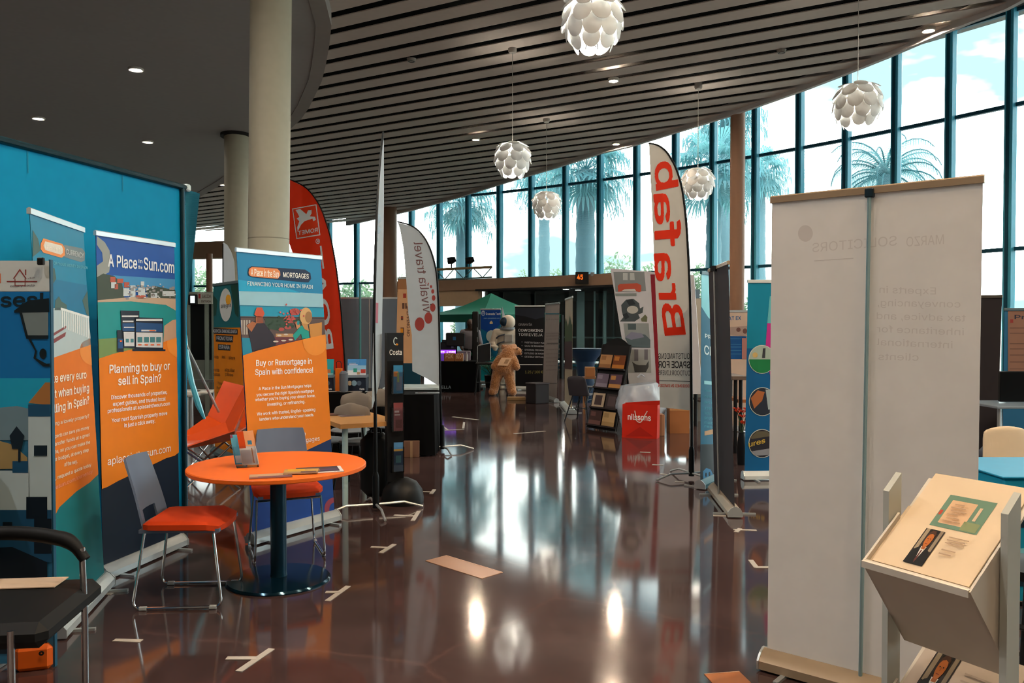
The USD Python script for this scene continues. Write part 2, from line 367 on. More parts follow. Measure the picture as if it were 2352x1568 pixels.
# beams along the glass
struct('trim_3', arc_band(arc_of_px(400), arc_of_px(545), -0.6, -0.2, EYE + 3.15, EYE + 3.95, 8), mat('#a98a72', 0.7))
struct('trim_4', arc_band(arc_of_px(905), arc_of_px(1440), -0.55, -0.15, EYE + 1.42, EYE + 1.86, 16), mat('#b0917a', 0.65))
struct('trim_5', arc_band(arc_of_px(905), arc_of_px(1112), -0.42, -0.14, EYE + 0.78, EYE + 1.42, 10), mat('#d3b899', 0.65))
# ---------------------------------------------------------------- columns
def column(cx, cy, r, z1, name, label, m, lean=(0, 0)):
    t = Thing(name, label, 'column', (cx, cy, 0))
    pr = [(0, 0), (r + 0.04, 0), (r + 0.04, 0.1), (r, 0.11), (r, z1)]
    b = lathe([(0.001, 0), (r, 0), (r, z1), (0.001, z1)], 48); v = np.array(b.vertices); v[:, 0] += lean[0] * v[:, 2]; v[:, 1] += lean[1] * v[:, 2]
    t.part('shaft', trimesh.Trimesh(v + V(cx, cy, 0), b.faces, process=False), m)
    t.part('base_ring', lathe([(r + 0.005, 0), (r + 0.03, 0), (r + 0.03, 0.08), (r + 0.005, 0.1)], 40, (cx, cy, 0)), ALU)
    return t
stone = mat('#b9b39c', 0.55)
Yc = 13.2; t = column(atx(612, Yc), Yc, 0.318, ceil_z(Yc, 0.2), 'column', 'tall pale grey-green round column in front, right behind the mortgages banner', stone, (0.0155, 0))
t.part('joint', lathe([(0.3185, 2.98), (0.3195, 2.98), (0.3195, 2.995), (0.3185, 2.995)], 40, (atx(612, Yc) + 0.0155 * 3, Yc, 0)), mat('#8b8674', 0.7))
Yc = 22.4; t = column(atx(543, Yc), Yc, 0.33, ceil_z(Yc, 0.24), 'column', 'farther pale round column with a shadow gap painted dark under the plaster ceiling', stone, (0.008, 0))
t.part('shadow_ring', on_ceiling(Polygon(circ(atx(543, Yc) + 0.04, Yc, 0.42)), -0.34, -0.24), mat('#2c2a28', 0.8))  # dark disc stands in for the shadow gap where column meets ceiling
brown = mat('#a07a62', 0.5)
Yc = 34.2; t = column(atx(896, Yc), Yc, 0.29, ceil_z(Yc, -0.05), 'column', 'brown round column by the glass wall behind the bow-topped white flag', brown)
Yc = 21.3; t = column(atx(1692, Yc), Yc, 0.185, ceil_z(Yc, -0.05), 'column', 'slim brown round column at the ceiling edge behind the dark banner', brown)
Yc = 37.5; t = column(atx(482, Yc), Yc, 0.14, EYE + 3.2, 'column', 'thin brown post at the far left beside the glass', brown)

# ---------------------------------------------------------------- pendant lamps of white petals
petal_look = mat('#dddedd', 0.5, trans=0.14)
glow = mat('#fff6e6', 0.5, emit=90.0)
def pendant(label, loc):
    t = Thing('pendant_lamp', label, 'lamp', loc, 'white petal pendant lamps'); t.local = True
    rng = random.Random(3)
    t.part('canopy', lathe([(0.001, 2.32), (0.09, 2.32), (0.09, 2.2), (0.07, 2.16), (0.001, 2.16)], 20), mat('#a9a29a', 0.5))
    t.part('cord', cyl((0, 0, 0.33), (0, 0, 2.2), 0.006, 6), mat('#b9b5ad', 0.5))
    t.part('bulb', trimesh.creation.icosphere(2, 0.11), glow)
    t.part('core_frame', cat_([tube(circ3, 0.006, 5) for circ3 in [np.c_[0.16 * np.cos(np.linspace(0, np.pi, 14)) * math.cos(a), 0.16 * np.cos(np.linspace(0, np.pi, 14)) * math.sin(a), 0.3 * np.sin(np.linspace(-np.pi / 2, np.pi / 2, 14))] for a in (0, 1.05, 2.1)]]), DARKMETAL)
    # rings of overlapping curved petals: (count, centre radius, height, downward tilt in degrees, length, width)
    for r_i, (n, rad, z, tilt, ln, wd) in enumerate([(6, 0.24, 0.31, 28, 0.27, 0.22), (8, 0.335, 0.2, 52, 0.28, 0.25), (9, 0.37, 0.03, 74, 0.28, 0.25), (9, 0.345, -0.13, 96, 0.27, 0.24), (7, 0.26, -0.27, 112, 0.25, 0.22)]):
        for k in range(n):
            a = 2 * math.pi * (k + 0.5 * (r_i % 2)) / n + rng.uniform(-0.06, 0.06); tl = math.radians(tilt + rng.uniform(-7, 7) - (16 if r_i == 0 and k in (0, 3) else 0))
            g = circ(0, 0, 1, 1, 18); v = [(0, 0, 0.0)] + [(x, y, 0) for x, y in g * 0.55] + [(x, y, 0) for x, y in g]
            v = np.array(v); v[:, 0] *= ln / 2; v[:, 1] *= wd / 2; v[:, 2] = -0.9 * (v[:, 0] ** 2) - 1.4 * v[:, 1] ** 2
            f = [[0, 1 + i, 1 + (i + 1) % 18] for i in range(18)]
            for i in range(18):
                j = (i + 1) % 18; f += [[1 + i, 19 + i, 19 + j], [1 + i, 19 + j, 1 + j]]
            f = np.array(f); nv = len(v); v2 = v - (0, 0, 0.006)
            fb = f[:, ::-1] + nv; sd_ = [[19 + i, 19 + nv + i, 19 + nv + (i + 1) % 18] for i in range(18)] + [[19 + i, 19 + nv + (i + 1) % 18, 19 + (i + 1) % 18] for i in range(18)]
            m = trimesh.Trimesh(np.vstack([v, v2]), np.vstack([f, fb, sd_]), process=False)
            ex = V(math.cos(tl) * math.cos(a), math.cos(tl) * math.sin(a), -math.sin(tl)); ey = V(-math.sin(a), math.cos(a), 0); ez = np.cross(ex, ey)
            m.apply_transform(frame(V(rad * math.cos(a), rad * math.sin(a), z), ex, ey, ez))
            t.part('petal', m, petal_look, smooth=40)
    return t
def pend_at(px, py):
    d = ray(px, py); tt = (CA - 2.25) / (d[2] + CK * d[1]); return C0 + d * tt
p0 = pendant('largest white petal lamp, cut off by the top of the picture', pend_at(1362, 48))
for (px, py), rz, lb in (((1177, 365), 40, 'white petal lamp on a long cord, in front of the slats left of the middle'),
                         ((1603, 420), 75, 'white petal lamp half hidden behind the tall flag with red letters'),
                         ((1255, 470), 130, 'smallest white petal lamp, low in front of the glass wall'),
                         ((1970, 240), 200, 'white petal lamp at the right above the blank white banner')):
    dup(p0, pend_at(px, py), rz, lb)

# ---------------------------------------------------------------- small ceiling lights and fittings
WARM = mat('#ffe4c4', 0.5, emit=700.0); COOL = mat('#fff6ea', 0.5, emit=90.0)
def downlight(loc, r, m, label, name='downlight', drop=0.0, group=None):
    t = Thing(name, label, 'ceiling light', loc, group); x, y, z = loc
    t.part('ring', lathe([(r * 0.82, -0.012), (r, -0.02), (r * 1.12, 0.0), (r * 1.12, 0.05), (r * 0.82, 0.05)], 28, loc), mat('#c9c5bd', 0.4))
    t.part('lens', lathe([(0.001, -0.006), (r * 0.84, -0.006), (r * 0.84, 0.02), (0.001, 0.02)], 28, loc), m)
    return t
for px, py, lb in ((312, 160, 'round white downlight in the plaster ceiling, the nearer right one of three'), (88, 272, 'round white downlight in the plaster ceiling above the blue booth wall, at the far left'), (339, 326, 'round white downlight in the plaster ceiling, the farthest of three')):
    downlight(ceil_px(px, py, 0.29), 0.14, COOL, lb, group='white downlights in the plaster ceiling')
for px, py, lb in ((1409, 182, 'warm spotlight between the slats just below the largest petal lamp'), (1093, 318, 'warm spotlight between the slats left of the petal lamp on the long cord'), (1415, 328, 'warm spotlight at the slatted ceiling edge above the tall red lettered flag'),
                   (2133, 66, 'warm spotlight at the slatted ceiling edge in the upper right corner'), (510, 422, 'warm spotlight among the far slats left of the columns')):
    p = ceil_px(px, py); t = downlight(p - V(0, 0, 0.03), 0.11, WARM, lb, group='warm spotlights between the slats')
for px, py, lb in ((945, 138, 'small pale detector on the slats at upper left'), (1795, 118, 'long pale sensor strip on the slats at the upper right')):
    p = ceil_px(px, py, 0.03); t = Thing('smoke_detector', lb, 'detector', p)
    t.part('housing', lathe([(0.001, -0.03), (0.08, -0.03), (0.1, 0.03), (0.001, 0.03)], 20, p), mat('#9a948c', 0.6)); t.part('vent_ring', lathe([(0.05, -0.036), (0.065, -0.036), (0.065, -0.03), (0.05, -0.03)], 20, p), BLACK)
# the same lights go on over the part of the hall behind the camera
k_ = 0
for x, y in ((0.5, 1.2), (3.2, 0.8), (2.4, 4.4), (4.6, 3.4), (6.5, 6.5)):
    zc = ceil_z(y, 0.03); k_ += 1
    downlight((x, y, zc), 0.16, mat('#ffe2bd', 0.5, emit=510.0), f'warm spotlight in the ceiling over the front of the hall, above the frame', group='spotlights above the frame')
for x, y in ((-4.6, 3.5), (-5.5, 7.5), (-4.2, 0.5), (-8, 5)):
    downlight((x, y, ceil_z(y, 0.29)), 0.16, mat('#fff6ee', 0.5, emit=420.0), 'white downlight in the plaster ceiling over the booths, above the frame', group='plaster downlights above the frame')
# ---------------------------------------------------------------- roll-up banners
PALE = mat('#c4cdd0', 0.3, 0.55)
def rollup(name, label, bl, br, tl, top=0.09, panel=None, rail=PALE, back_pole=True, feet=True, group=None, side=1, cas=0.055, fold=None):
    """bl, br: floor points under the panel's ends (x, y); tl: top-left corner in the room. The reader stands on the side the panel's normal points to."""
    b0, b1 = V(bl[0], bl[1], 0), V(br[0], br[1], 0); u = unit(b1 - b0); t = Thing(name, label, 'roll-up banner', (b0 + b1) / 2, group)
    zt = tl[2]; k = top / zt; off = V(tl[0], tl[1], 0) - b0
    sh = Sheet(b0 + off * k + V(0, 0, top), b1 + off * k + V(0, 0, top), tl); n = unit(np.cross(u, V(0, 0, 1)))
    prof = Polygon(np.array([(-cas, 0.012), (-cas, 0.05), (-cas * 0.55, top - 0.01), (-0.008, top + 0.004), (0.008, top + 0.004), (cas * 0.7, top - 0.012), (cas, 0.045), (cas, 0.012)]))
    L = np.linalg.norm(b1 - b0) + 0.03
    t.part('cassette', prism(prof, L, frame(b0 - u * 0.015, n, V(0, 0, 1), u) if np.dot(np.cross(n, V(0, 0, 1)), u) > 0 else frame(b0 - u * 0.015, -n, V(0, 0, 1), u)), rail)
    for q in (b0 - u * 0.018, b1 + u * 0.018): t.part('end_cap', prism(prof.buffer(0.003), 0.01, frame(q - u * 0.005, n, V(0, 0, 1), u) if np.dot(np.cross(n, V(0, 0, 1)), u) > 0 else frame(q - u * 0.005, -n, V(0, 0, 1), u)), ALU)
    if feet:
        for f in (0.12, 0.88):
            c = b0 + (b1 - b0) * f; t.part('foot', hullm([c + n * a + u * b + V(0, 0, z) for a in (-0.2, 0.16) for b in (-0.012, 0.012) for z in (0.0, 0.014)]), ALU)
    t.part('panel', sh.slab(0.0022), panel or mat('#d9d9d6', 0.5))
    r0, r1 = sh.at(0, sh.h), sh.at(sh.w, sh.h)
    t.part('top_rail', hullm([p + n * a + V(0, 0, z) for p in (r0 - u * 0.006, r1 + u * 0.006) for a, z in ((-0.012, -0.006), (0.009, -0.006), (-0.012, 0.022), (0.009, 0.022), (0.0, 0.028))]), rail)
    if back_pole:
        m0, m1 = (b0 + b1) / 2 - n * 0.03, (r0 + r1) / 2 - n * 0.022
        t.part('support_pole', cyl(m0 + V(0, 0, 0.06), m1, 0.01, 10), ALU); t.part('pole_clip', box(m1 + V(0, 0, 0.0), (0.05, 0.035, 0.06), math.atan2(u[1], u[0])), BLACK)
    t.sheet = sh; return t
LET = mat('#eef0ee', 0.5); ORANGE = mat('#df7d06', 0.6, spec=0.3); LORANGE = mat('#e8902a', 0.55); NAVY = mat('#0b2348', 0.5); GREYP = mat('#8f9896', 0.55)
def prints(t, items, under=None):
    """items: (part name, mesh, look)."""
    for n_, m_, l_ in items:
        if m_ is not None: t.part(n_, m_, l_, under=under, smooth=False)

# ---- booth wall: cyan stretch fabric on a dark tube frame
t = Thing('booth_wall', 'large cyan fabric booth wall with a dark top tube, behind the left banners', 'booth wall', (-3.0, 6.0, 0))
a0, a1 = V(-3.62, 3.4, 0), V(-2.755, 7.0, 0); u = unit(a1 - a0); ZW = 2.77
cyan = mat('#069cca', 0.7, trans=0.25, spec=0.15)
sh = Sheet(a0 + V(0, 0, 0.03), a1 + V(0, 0, 0.03), a0 + V(0, 0, ZW)); W_ = sh.w
ga, gb = np.meshgrid(np.linspace(0, 1, 40), np.linspace(0, 1, 24)); rp = 0.012 * (meshkit.noise(np.stack([ga * 9, gb * 4, gb * 0], -1), 4) - 0.5)
vv = np.array([sh.at(a * W_, b * sh.h, r) for a, b, r in zip(ga.ravel(), gb.ravel(), rp.ravel())]); ff = []
for i in range(23):
    for j in range(39): q = i * 40 + j; ff += [[q, q + 1, q + 41], [q, q + 41, q + 40]]
nv = len(vv); ff = np.array(ff); rimi = [(i, i + 1) for i in range(39)] + [(i * 40 + 39, i * 40 + 79) for i in range(23)] + [(920 + i + 1, 920 + i) for i in range(39)] + [(i * 40 + 40, i * 40) for i in range(23)]
side = [[a, b, b + nv] for a, b in rimi] + [[a, b + nv, a + nv] for a, b in rimi]
t.part('fabric', trimesh.Trimesh(np.vstack([vv, vv - sh.n * 0.004]), np.vstack([ff, ff[:, ::-1] + nv, side]), process=False), cyan)
tubem = mat('#123038', 0.4, 0.3)
t.part('top_tube', cyl(a0 + V(0, 0, ZW + 0.01) + sh.n * 0.012, a1 + V(0, 0, ZW + 0.01) + sh.n * 0.012, 0.024, 12), tubem)
t.part('side_post', cyl(a1 + sh.n * 0.012 - u * 0.06 + V(0, 0, 0.02), a1 + sh.n * 0.012 - u * 0.06 + V(0, 0, ZW), 0.02, 12), tubem)
t.part('side_post', cyl(a0 + sh.n * 0.012 + V(0, 0, 0.02), a0 + sh.n * 0.012 + V(0, 0, ZW), 0.02, 12), tubem)
t.part('corner_joint', box(a1 + V(0, 0, ZW + 0.01) + sh.n * 0.012, (0.06, 0.06, 0.06), math.atan2(u[1], u[0]), 0.012), mat('#b7c7c9', 0.4))
t.part('side_flap', trimesh.Trimesh(*(lambda P: (P, [[0, 1, 2], [0, 2, 3], [2, 1, 0], [3, 2, 0]]))(np.array([a1 + V(0, 0, ZW), a1 + V(0.085, 0.1, ZW - 0.02), a1 + V(0.02, 0.03, 1.95), a1 + V(0, 0, 1.75)])), process=False), mat('#4fb4cc', 0.6, trans=0.3))
for s_, ln in ((0.55, 0.16), (0.79, 0.14)): t.part('fold_line', sh.flat([rect(W_ * s_, sh.h - ln, W_ * s_ + 0.006, sh.h)], 9), mat('#0a7d97', 0.7))
# clear wrap twisted round the booth's bracing strap
sp = [at(424, 770, 7.12), at(428, 820, 7.12), at(441, 880, 7.12), at(456, 930, 7.1), at(470, 962, 7.1)]
single('twisted_film_strap', 'strip of twisted pale blue film hanging from the booth wall edge', 'strap', tube(sp, [0.02, 0.026, 0.022, 0.026, 0.01], 6), mat('#5fc4dc', 0.25, coat=0.6))
single('tent_pole', 'thin white pole leaning from the booth wall towards the orange chairs', 'pole', cyl(at(424, 786, 7.03), at(502, 945, 8.3), 0.013, 8), mat('#c8d4d4', 0.35))

# ---- mural board with the lantern, nearest on the left
t = Thing('mural_board', 'wide blue board with a street lantern and white village, cut off at the left edge', 'display board', (-3.0, 4.0, 0))
sh = Sheet((-3.8, 3.88, 0.02), (-2.178, 3.9, 0.02), (-3.8, 3.88, 1.93))
t.part('panel', sh.slab(0.02), mat('#2c6f96', 0.5)); S = sh
prints(t, [('printed_sky', S.P(rect(-600, 668, 120, 1000), k=1), mat('#0a72b8', 0.5)), ('printed_haze', S.P(rect(-600, 868, 120, 945), k=2), mat('#1aa3cd', 0.5)),
    ('printed_header', S.P(rect(-600, 580, 120, 670), k=1), mat('#c9d3d6', 0.5)), ('header_logo', S.P(rect(-60, 628, 2, 650), k=2), mat('#e0622a', 0.5)),
    ('house_logo', S.P([(30, 640), (46, 617), (62, 640), (59, 640), (46, 622), (33, 640)], rect(34, 640, 36, 656), rect(57, 640, 59, 656), rect(34, 655, 59, 657), rect(16, 645, 86, 648), rect(58, 619, 61, 632), k=2), mat('#8a3e3e', 0.5)),
    ('house_lettering', S.T([('casa y costa', (24, 659), (80, 657), 5, False), ('villas', (64, 641), (80, 639), 4, False)]), mat('#5a4a5a', 0.5)),
    ('headline', S.T([('dream houses!', (-271, 708), (101, 702), 30)], k=3), mat('#0c2430', 0.5)),
    ('printed_mountains', S.P([(-300, 1010), (-300, 925), (0, 936), (40, 932), (120, 950), (120, 1010)], k=3), mat('#6d8a9a', 0.5)),
    ('printed_roof', S.P([(66, 925), (105, 878), (120, 878), (120, 930)], k=4), mat('#a5723f', 0.5)), ('printed_white_house', S.P(rect(66, 955, 120, 1265), rect(-300, 1080, 70, 1190), k=4), mat('#b5cbd4', 0.5)),
    ('printed_blue_house', S.P(rect(66, 928, 120, 956), rect(-300, 1170, 120, 1290), rect(30, 1058, 66, 1085), k=5), mat('#1d4f74', 0.5)), ('printed_shadow_trees', S.P(rect(62, 1140, 110, 1190), rect(80, 1190, 120, 1270), rect(8, 1198, 30, 1225), [(-100, 1300), (-100, 1260), (30, 1255), (110, 1290), (110, 1500), (-100, 1500)], k=6), mat('#0c1b28', 0.5)),
    ('printed_ochre_hills', S.P([(-300, 1060), (0, 1012), (30, 1020), (64, 1050), (64, 1075), (-300, 1085)], k=4), mat('#a08b5e', 0.5)),
    ('printed_street_lamp', S.P([(24, 1000), (40, 978), (58, 1000), (52, 1030), (30, 1030)], rect(44, 1030, 49, 1060), rect(80, 1022, 110, 1046), k=7), mat('#0e2230', 0.5)),
    ('printed_lantern_glass', S.P([(48, 715), (112, 715), (112, 772), (62, 772)], k=4), mat('#76868b', 0.5)),
    ('printed_lantern_frame', S.P([(34, 713), (66, 690), (120, 684), (120, 716), (34, 718)], [(60, 770), (112, 770), (112, 778), (62, 778)], [(46, 718), (52, 718), (66, 772), (60, 772)], [(66, 778), (72, 778), (86, 806), (84, 822), (108, 835), (120, 834), (120, 842), (100, 841), (78, 822), (82, 806)], circ(100, 812, 8, 12), k=5), mat('#0d1e26', 0.5))])
t.part('edge_frame', box((-2.176, 3.91, 0.97), (0.008, 0.022, 1.93)), mat('#1d4f6a', 0.5))
for x in (-3.6, -2.45): t.part('foot', box((x, 3.9, 0.01), (0.05, 0.36, 0.02), 0, 0.004), ALU)
t.part('hook', box((-2.2, 3.87, 1.925), (0.03, 0.02, 0.035), 0, 0.004), BLACK)

# ---- currency banner
t = rollup('roll_up_banner', 'narrow-looking orange and teal roll-up with a white balcony, second from the left', (-2.36, 4.25), (-2.526, 5.1), V(-2.46, 4.23, 2.2), panel=mat('#0d6c86', 0.5)); S = t.sheet
prints(t, [('printed_sky', S.P(rect(-80, 440, 260, 850), k=1), mat('#0a80a6', 0.5)), ('printed_sea', S.P([(118, 640), (200, 655), (210, 780), (118, 760)], k=2), mat('#086f9a', 0.5)),
    ('printed_tree', S.P([(188, 690), (206, 655), (214, 640), (214, 735), (198, 722)], [(110, 612), (124, 616), (128, 640), (118, 655), (108, 660)], [(74, 528), (86, 548), (92, 575), (74, 590)], [(126, 690), (134, 680), (140, 692), (152, 700), (152, 712), (124, 712)], k=3), mat('#3f5c57', 0.5)),
    ('printed_pill', S.P([(92, 560), (98, 547), (142, 560), (148, 570), (148, 586), (140, 592), (98, 580), (92, 572)], k=3), mat('#e08a45', 0.5)), ('printed_pill_white', S.P([(98, 564), (102, 554), (140, 564), (143, 572), (143, 580), (138, 585), (102, 574)], k=4), mat('#d9d6cb', 0.5)),
    ('printed_pill_grey', S.P([(146, 562), (188, 570), (195, 580), (193, 598), (186, 602), (146, 590)], k=2), mat('#6f7f84', 0.5)),
    ('logo_lettering', S.T([('A Place in the Sun', (101, 571), (141, 580), 9)], k=5), mat('#f4efe4', 0.5)), ('pill_lettering', S.T([('CURRENCY', (150, 583), (191, 593), 12)], k=4), mat('#c0c9cb', 0.5)),
    ('tagline', S.T([('MORE FOR YOUR MONEY IN SPAIN', (96, 604), (200, 618), 7)], k=3), mat('#5fb3c9', 0.5)),
    ('printed_balcony', S.P([(60, 720), (108, 708), (140, 706), (210, 730), (212, 790), (108, 826), (60, 840)], k=3), mat('#a9bfc6', 0.5)),
    ('printed_railing', S.P(*[[(x, 712 + (x - 140) * 0.32), (x + 2.2, 712 + (x - 140) * 0.32), (x + 2.2, 752 + (x - 140) * 0.4), (x, 752 + (x - 140) * 0.4)] for x in range(140, 212, 5)], [(138, 706), (212, 729), (212, 734), (138, 712)], k=4), mat('#dbe4e6', 0.5)),
    ('printed_lounger', S.P([(112, 770), (150, 748), (152, 752), (114, 776)], [(112, 790), (122, 778), (150, 762), (148, 772), (116, 792)], k=4), mat('#7c3b3f', 0.5)),
    ('printed_orange', S.P([(20, 860), (108, 826), (160, 800), (214, 772), (226, 1088), (205, 1108), (175, 1128), (135, 1165), (115, 1205), (20, 1290)], k=2), mat('#d3700c', 0.55)), ('printed_sun', S.P(below(circ(214, 805, 32, 34), 160, 800, 214, 772), k=3), mat('#dd8a38', 0.55)),
    ('printed_teal', S.P([(20, 1290), (115, 1205), (135, 1165), (175, 1128), (205, 1108), (226, 1088), (250, 1500), (20, 1500)], k=1), mat('#0d6f78', 0.5)),
    ('headline', S.T([('Make every euro', (96, 882), (197, 868), 20), ('count when buying', (91, 920), (203, 898), 20), ('or selling in Spain?', (88, 958), (203, 926), 20)], k=4), mat('#e8e2d4', 0.5)),
    ('lettering', S.T([('Buying or selling a lovely property?', (60, 992), (203, 958), 9), ('Our currency experts can save you money', (66, 1022), (203, 984), 9), ('and safely transfer funds at a great', (70, 1039), (204, 1001), 9), ('exchange rate, so you can make the', (74, 1056), (205, 1018), 9), ('most of your budget, at every step', (80, 1072), (202, 1036), 9), ('of the way.', (146, 1071), (176, 1063), 9), ('Start saving, request a quote today', (74, 1122), (208, 1070), 9)], k=4), mat('#e0d2bd', 0.5)),
    ('web_lettering', S.T([('aplaceinthesun.com/currency', (70, 1148), (211, 1086), 10, False)], k=4), mat('#e39a86', 0.5))])

_r = random.Random(8); VIL = [(_r.uniform(284, 408), 654 + _r.uniform(0, 30), _r.uniform(3, 8)) for _ in range(46)]; VIL2 = [(_r.uniform(280, 408), 650 + _r.uniform(0, 32), _r.uniform(3, 7)) for _ in range(34)]
# ---- website banner
t = rollup('roll_up_banner', 'orange and navy roll-up with a seaside village and tablets, behind the left chair', (-2.61, 5.25), (-2.44, 6.05), V(-2.636, 5.25, 2.2), panel=mat('#07162b', 0.5)); S = t.sheet
prints(t, [('printed_sky', S.P([(200, 500), (440, 540), (440, 700), (200, 700)], k=1), mat('#0e4fa6', 0.5)), ('printed_low_sky', S.P([(260, 632), (440, 644), (440, 680), (260, 660)], k=2), mat('#3d8dc4', 0.5)),
    ('printed_arc', S.P([(222, 542), (240, 556), (251, 575), (254, 600), (250, 625), (222, 640), (222, 610), (236, 600), (234, 580), (222, 562)], k=2), GREYP),
    ('printed_tree', S.P([(216, 640), (236, 628), (262, 634), (280, 652), (286, 690), (216, 692)], [(335, 668), (352, 656), (380, 662), (415, 668), (415, 684), (340, 688)], k=3), mat('#3d4a3e', 0.5)),
    ('printed_roofs', S.P(rect(252, 636, 264, 648), rect(268, 640, 282, 650), rect(284, 648, 296, 660), rect(312, 678, 334, 686), rect(262, 652, 270, 664), k=4), mat('#b2553f', 0.5)),
    ('printed_houses', S.P(rect(254, 648, 266, 662), rect(282, 662, 296, 680), rect(298, 655, 310, 682), rect(316, 660, 332, 678), rect(345, 672, 360, 684), rect(372, 668, 400, 680), rect(322, 646, 330, 656), k=4), mat('#bccbd3', 0.5)),
    ('printed_village', S.P(*[rect(x, y, x + w, y + w * 0.7) for x, y, w in VIL], k=5), mat('#8d8f92', 0.5)), ('printed_village_white', S.P(*[rect(x + 2, y + 1, x + w, y + w * 0.6) for x, y, w in VIL2], k=6), mat('#c9d2d6', 0.5)), ('printed_shore', S.P([(216, 690), (300, 682), (415, 686), (415, 720), (380, 700), (300, 692), (216, 694)], k=4), mat('#b9a48d', 0.5)),
    ('printed_sea', S.P([(212, 690), (300, 690), (380, 700), (430, 715), (430, 800), (212, 830)], k=3), mat('#0d8f92', 0.5)), ('printed_shallows', S.P([(212, 780), (270, 775), (330, 765), (330, 800), (212, 830)], k=4), mat('#6f8f55', 0.5)),
    ('printed_beach', S.P([(374, 790), (376, 748), (395, 735), (430, 728), (430, 790)], k=4), mat('#b99a80', 0.5)),
    ('printed_orange', S.P([(212, 828), (260, 812), (310, 800), (375, 785), (430, 766), (430, 1022), (400, 1046), (380, 1052), (330, 1076), (270, 1104), (245, 1118), (212, 1130)], k=5), ORANGE), ('printed_sun', S.P(below(circ(416, 790, 34, 32), 375, 785, 430, 766), k=6), LORANGE),
    ('printed_tablet', S.P([(275, 713), (318, 714), (318, 800), (279, 798)], [(307, 728), (373, 731), (373, 803), (307, 802)], [(267, 758), (282, 758), (282, 808), (267, 808)], [(302, 801), (378, 802), (378, 806), (302, 806)], k=7), mat('#141b2c', 0.4)),
    ('printed_screen', S.P([(310, 740), (371, 743), (371, 762), (310, 762)], [(279, 742), (306, 742), (306, 760), (279, 760)], [(269, 778), (280, 778), (280, 800), (269, 800)], k=8), mat('#1c4a80', 0.4)),
    ('printed_screen_white', S.P([(310, 763), (371, 764), (371, 798), (310, 797)], rect(277, 724, 315, 728), rect(279, 736, 304, 740), rect(282, 750, 306, 753), [(281, 762), (306, 762), (306, 795), (283, 795)], rect(310, 732, 370, 737), rect(322, 757, 356, 761), k=9), mat('#c8ced4', 0.4)),
    ('printed_thumbnails', S.P(*[rect(x, 774, x + 11, 786) for x in (313, 328, 342, 356)], *[rect(x, 778, x + 7, 786) for x in (286, 297)], k=10), mat('#3f7d86', 0.4)), ('printed_prices', S.P(*[rect(x, 790, x + 8, 793) for x in (314, 329, 343, 357)], rect(340, 758, 354, 760), rect(272, 781, 277, 785), k=11), mat('#d2602e', 0.4)),
    ('logo_lettering', S.T([('A Place', (247, 611), (314, 617), 27), ('in', (317, 603), (326, 604), 8), ('the', (316, 617), (326, 618), 8), ('Sun.com', (329, 618), (399, 627), 27)], k=4), mat('#dce6ee', 0.5)),
    ('headline', S.T([('Planning to buy or', (249, 857), (388, 848), 19), ('sell in Spain?', (269, 884), (368, 876), 19)], k=8), LET),
    ('lettering', S.T([('Discover thousands of properties,', (253, 917), (382, 904), 9), ('expert guides, and trusted local', (257, 932), (378, 919), 9), ('professionals at aplaceinthesun.com', (245, 948), (388, 930), 9), ('Your next Spanish property move', (254, 970), (382, 952), 9), ('is just a click away.', (283, 981), (354, 970), 9)], k=8), LET),
    ('web_lettering', S.T([('aplaceinthesun.com', (245, 1068), (390, 1036), 17, False)], k=8), LET)])

BLO = [(_r.gauss(668, 12), _r.gauss(726, 10)) for _ in range(30)]; FOL = [(_r.uniform(606, 690), _r.uniform(726, 756)) for _ in range(36)]
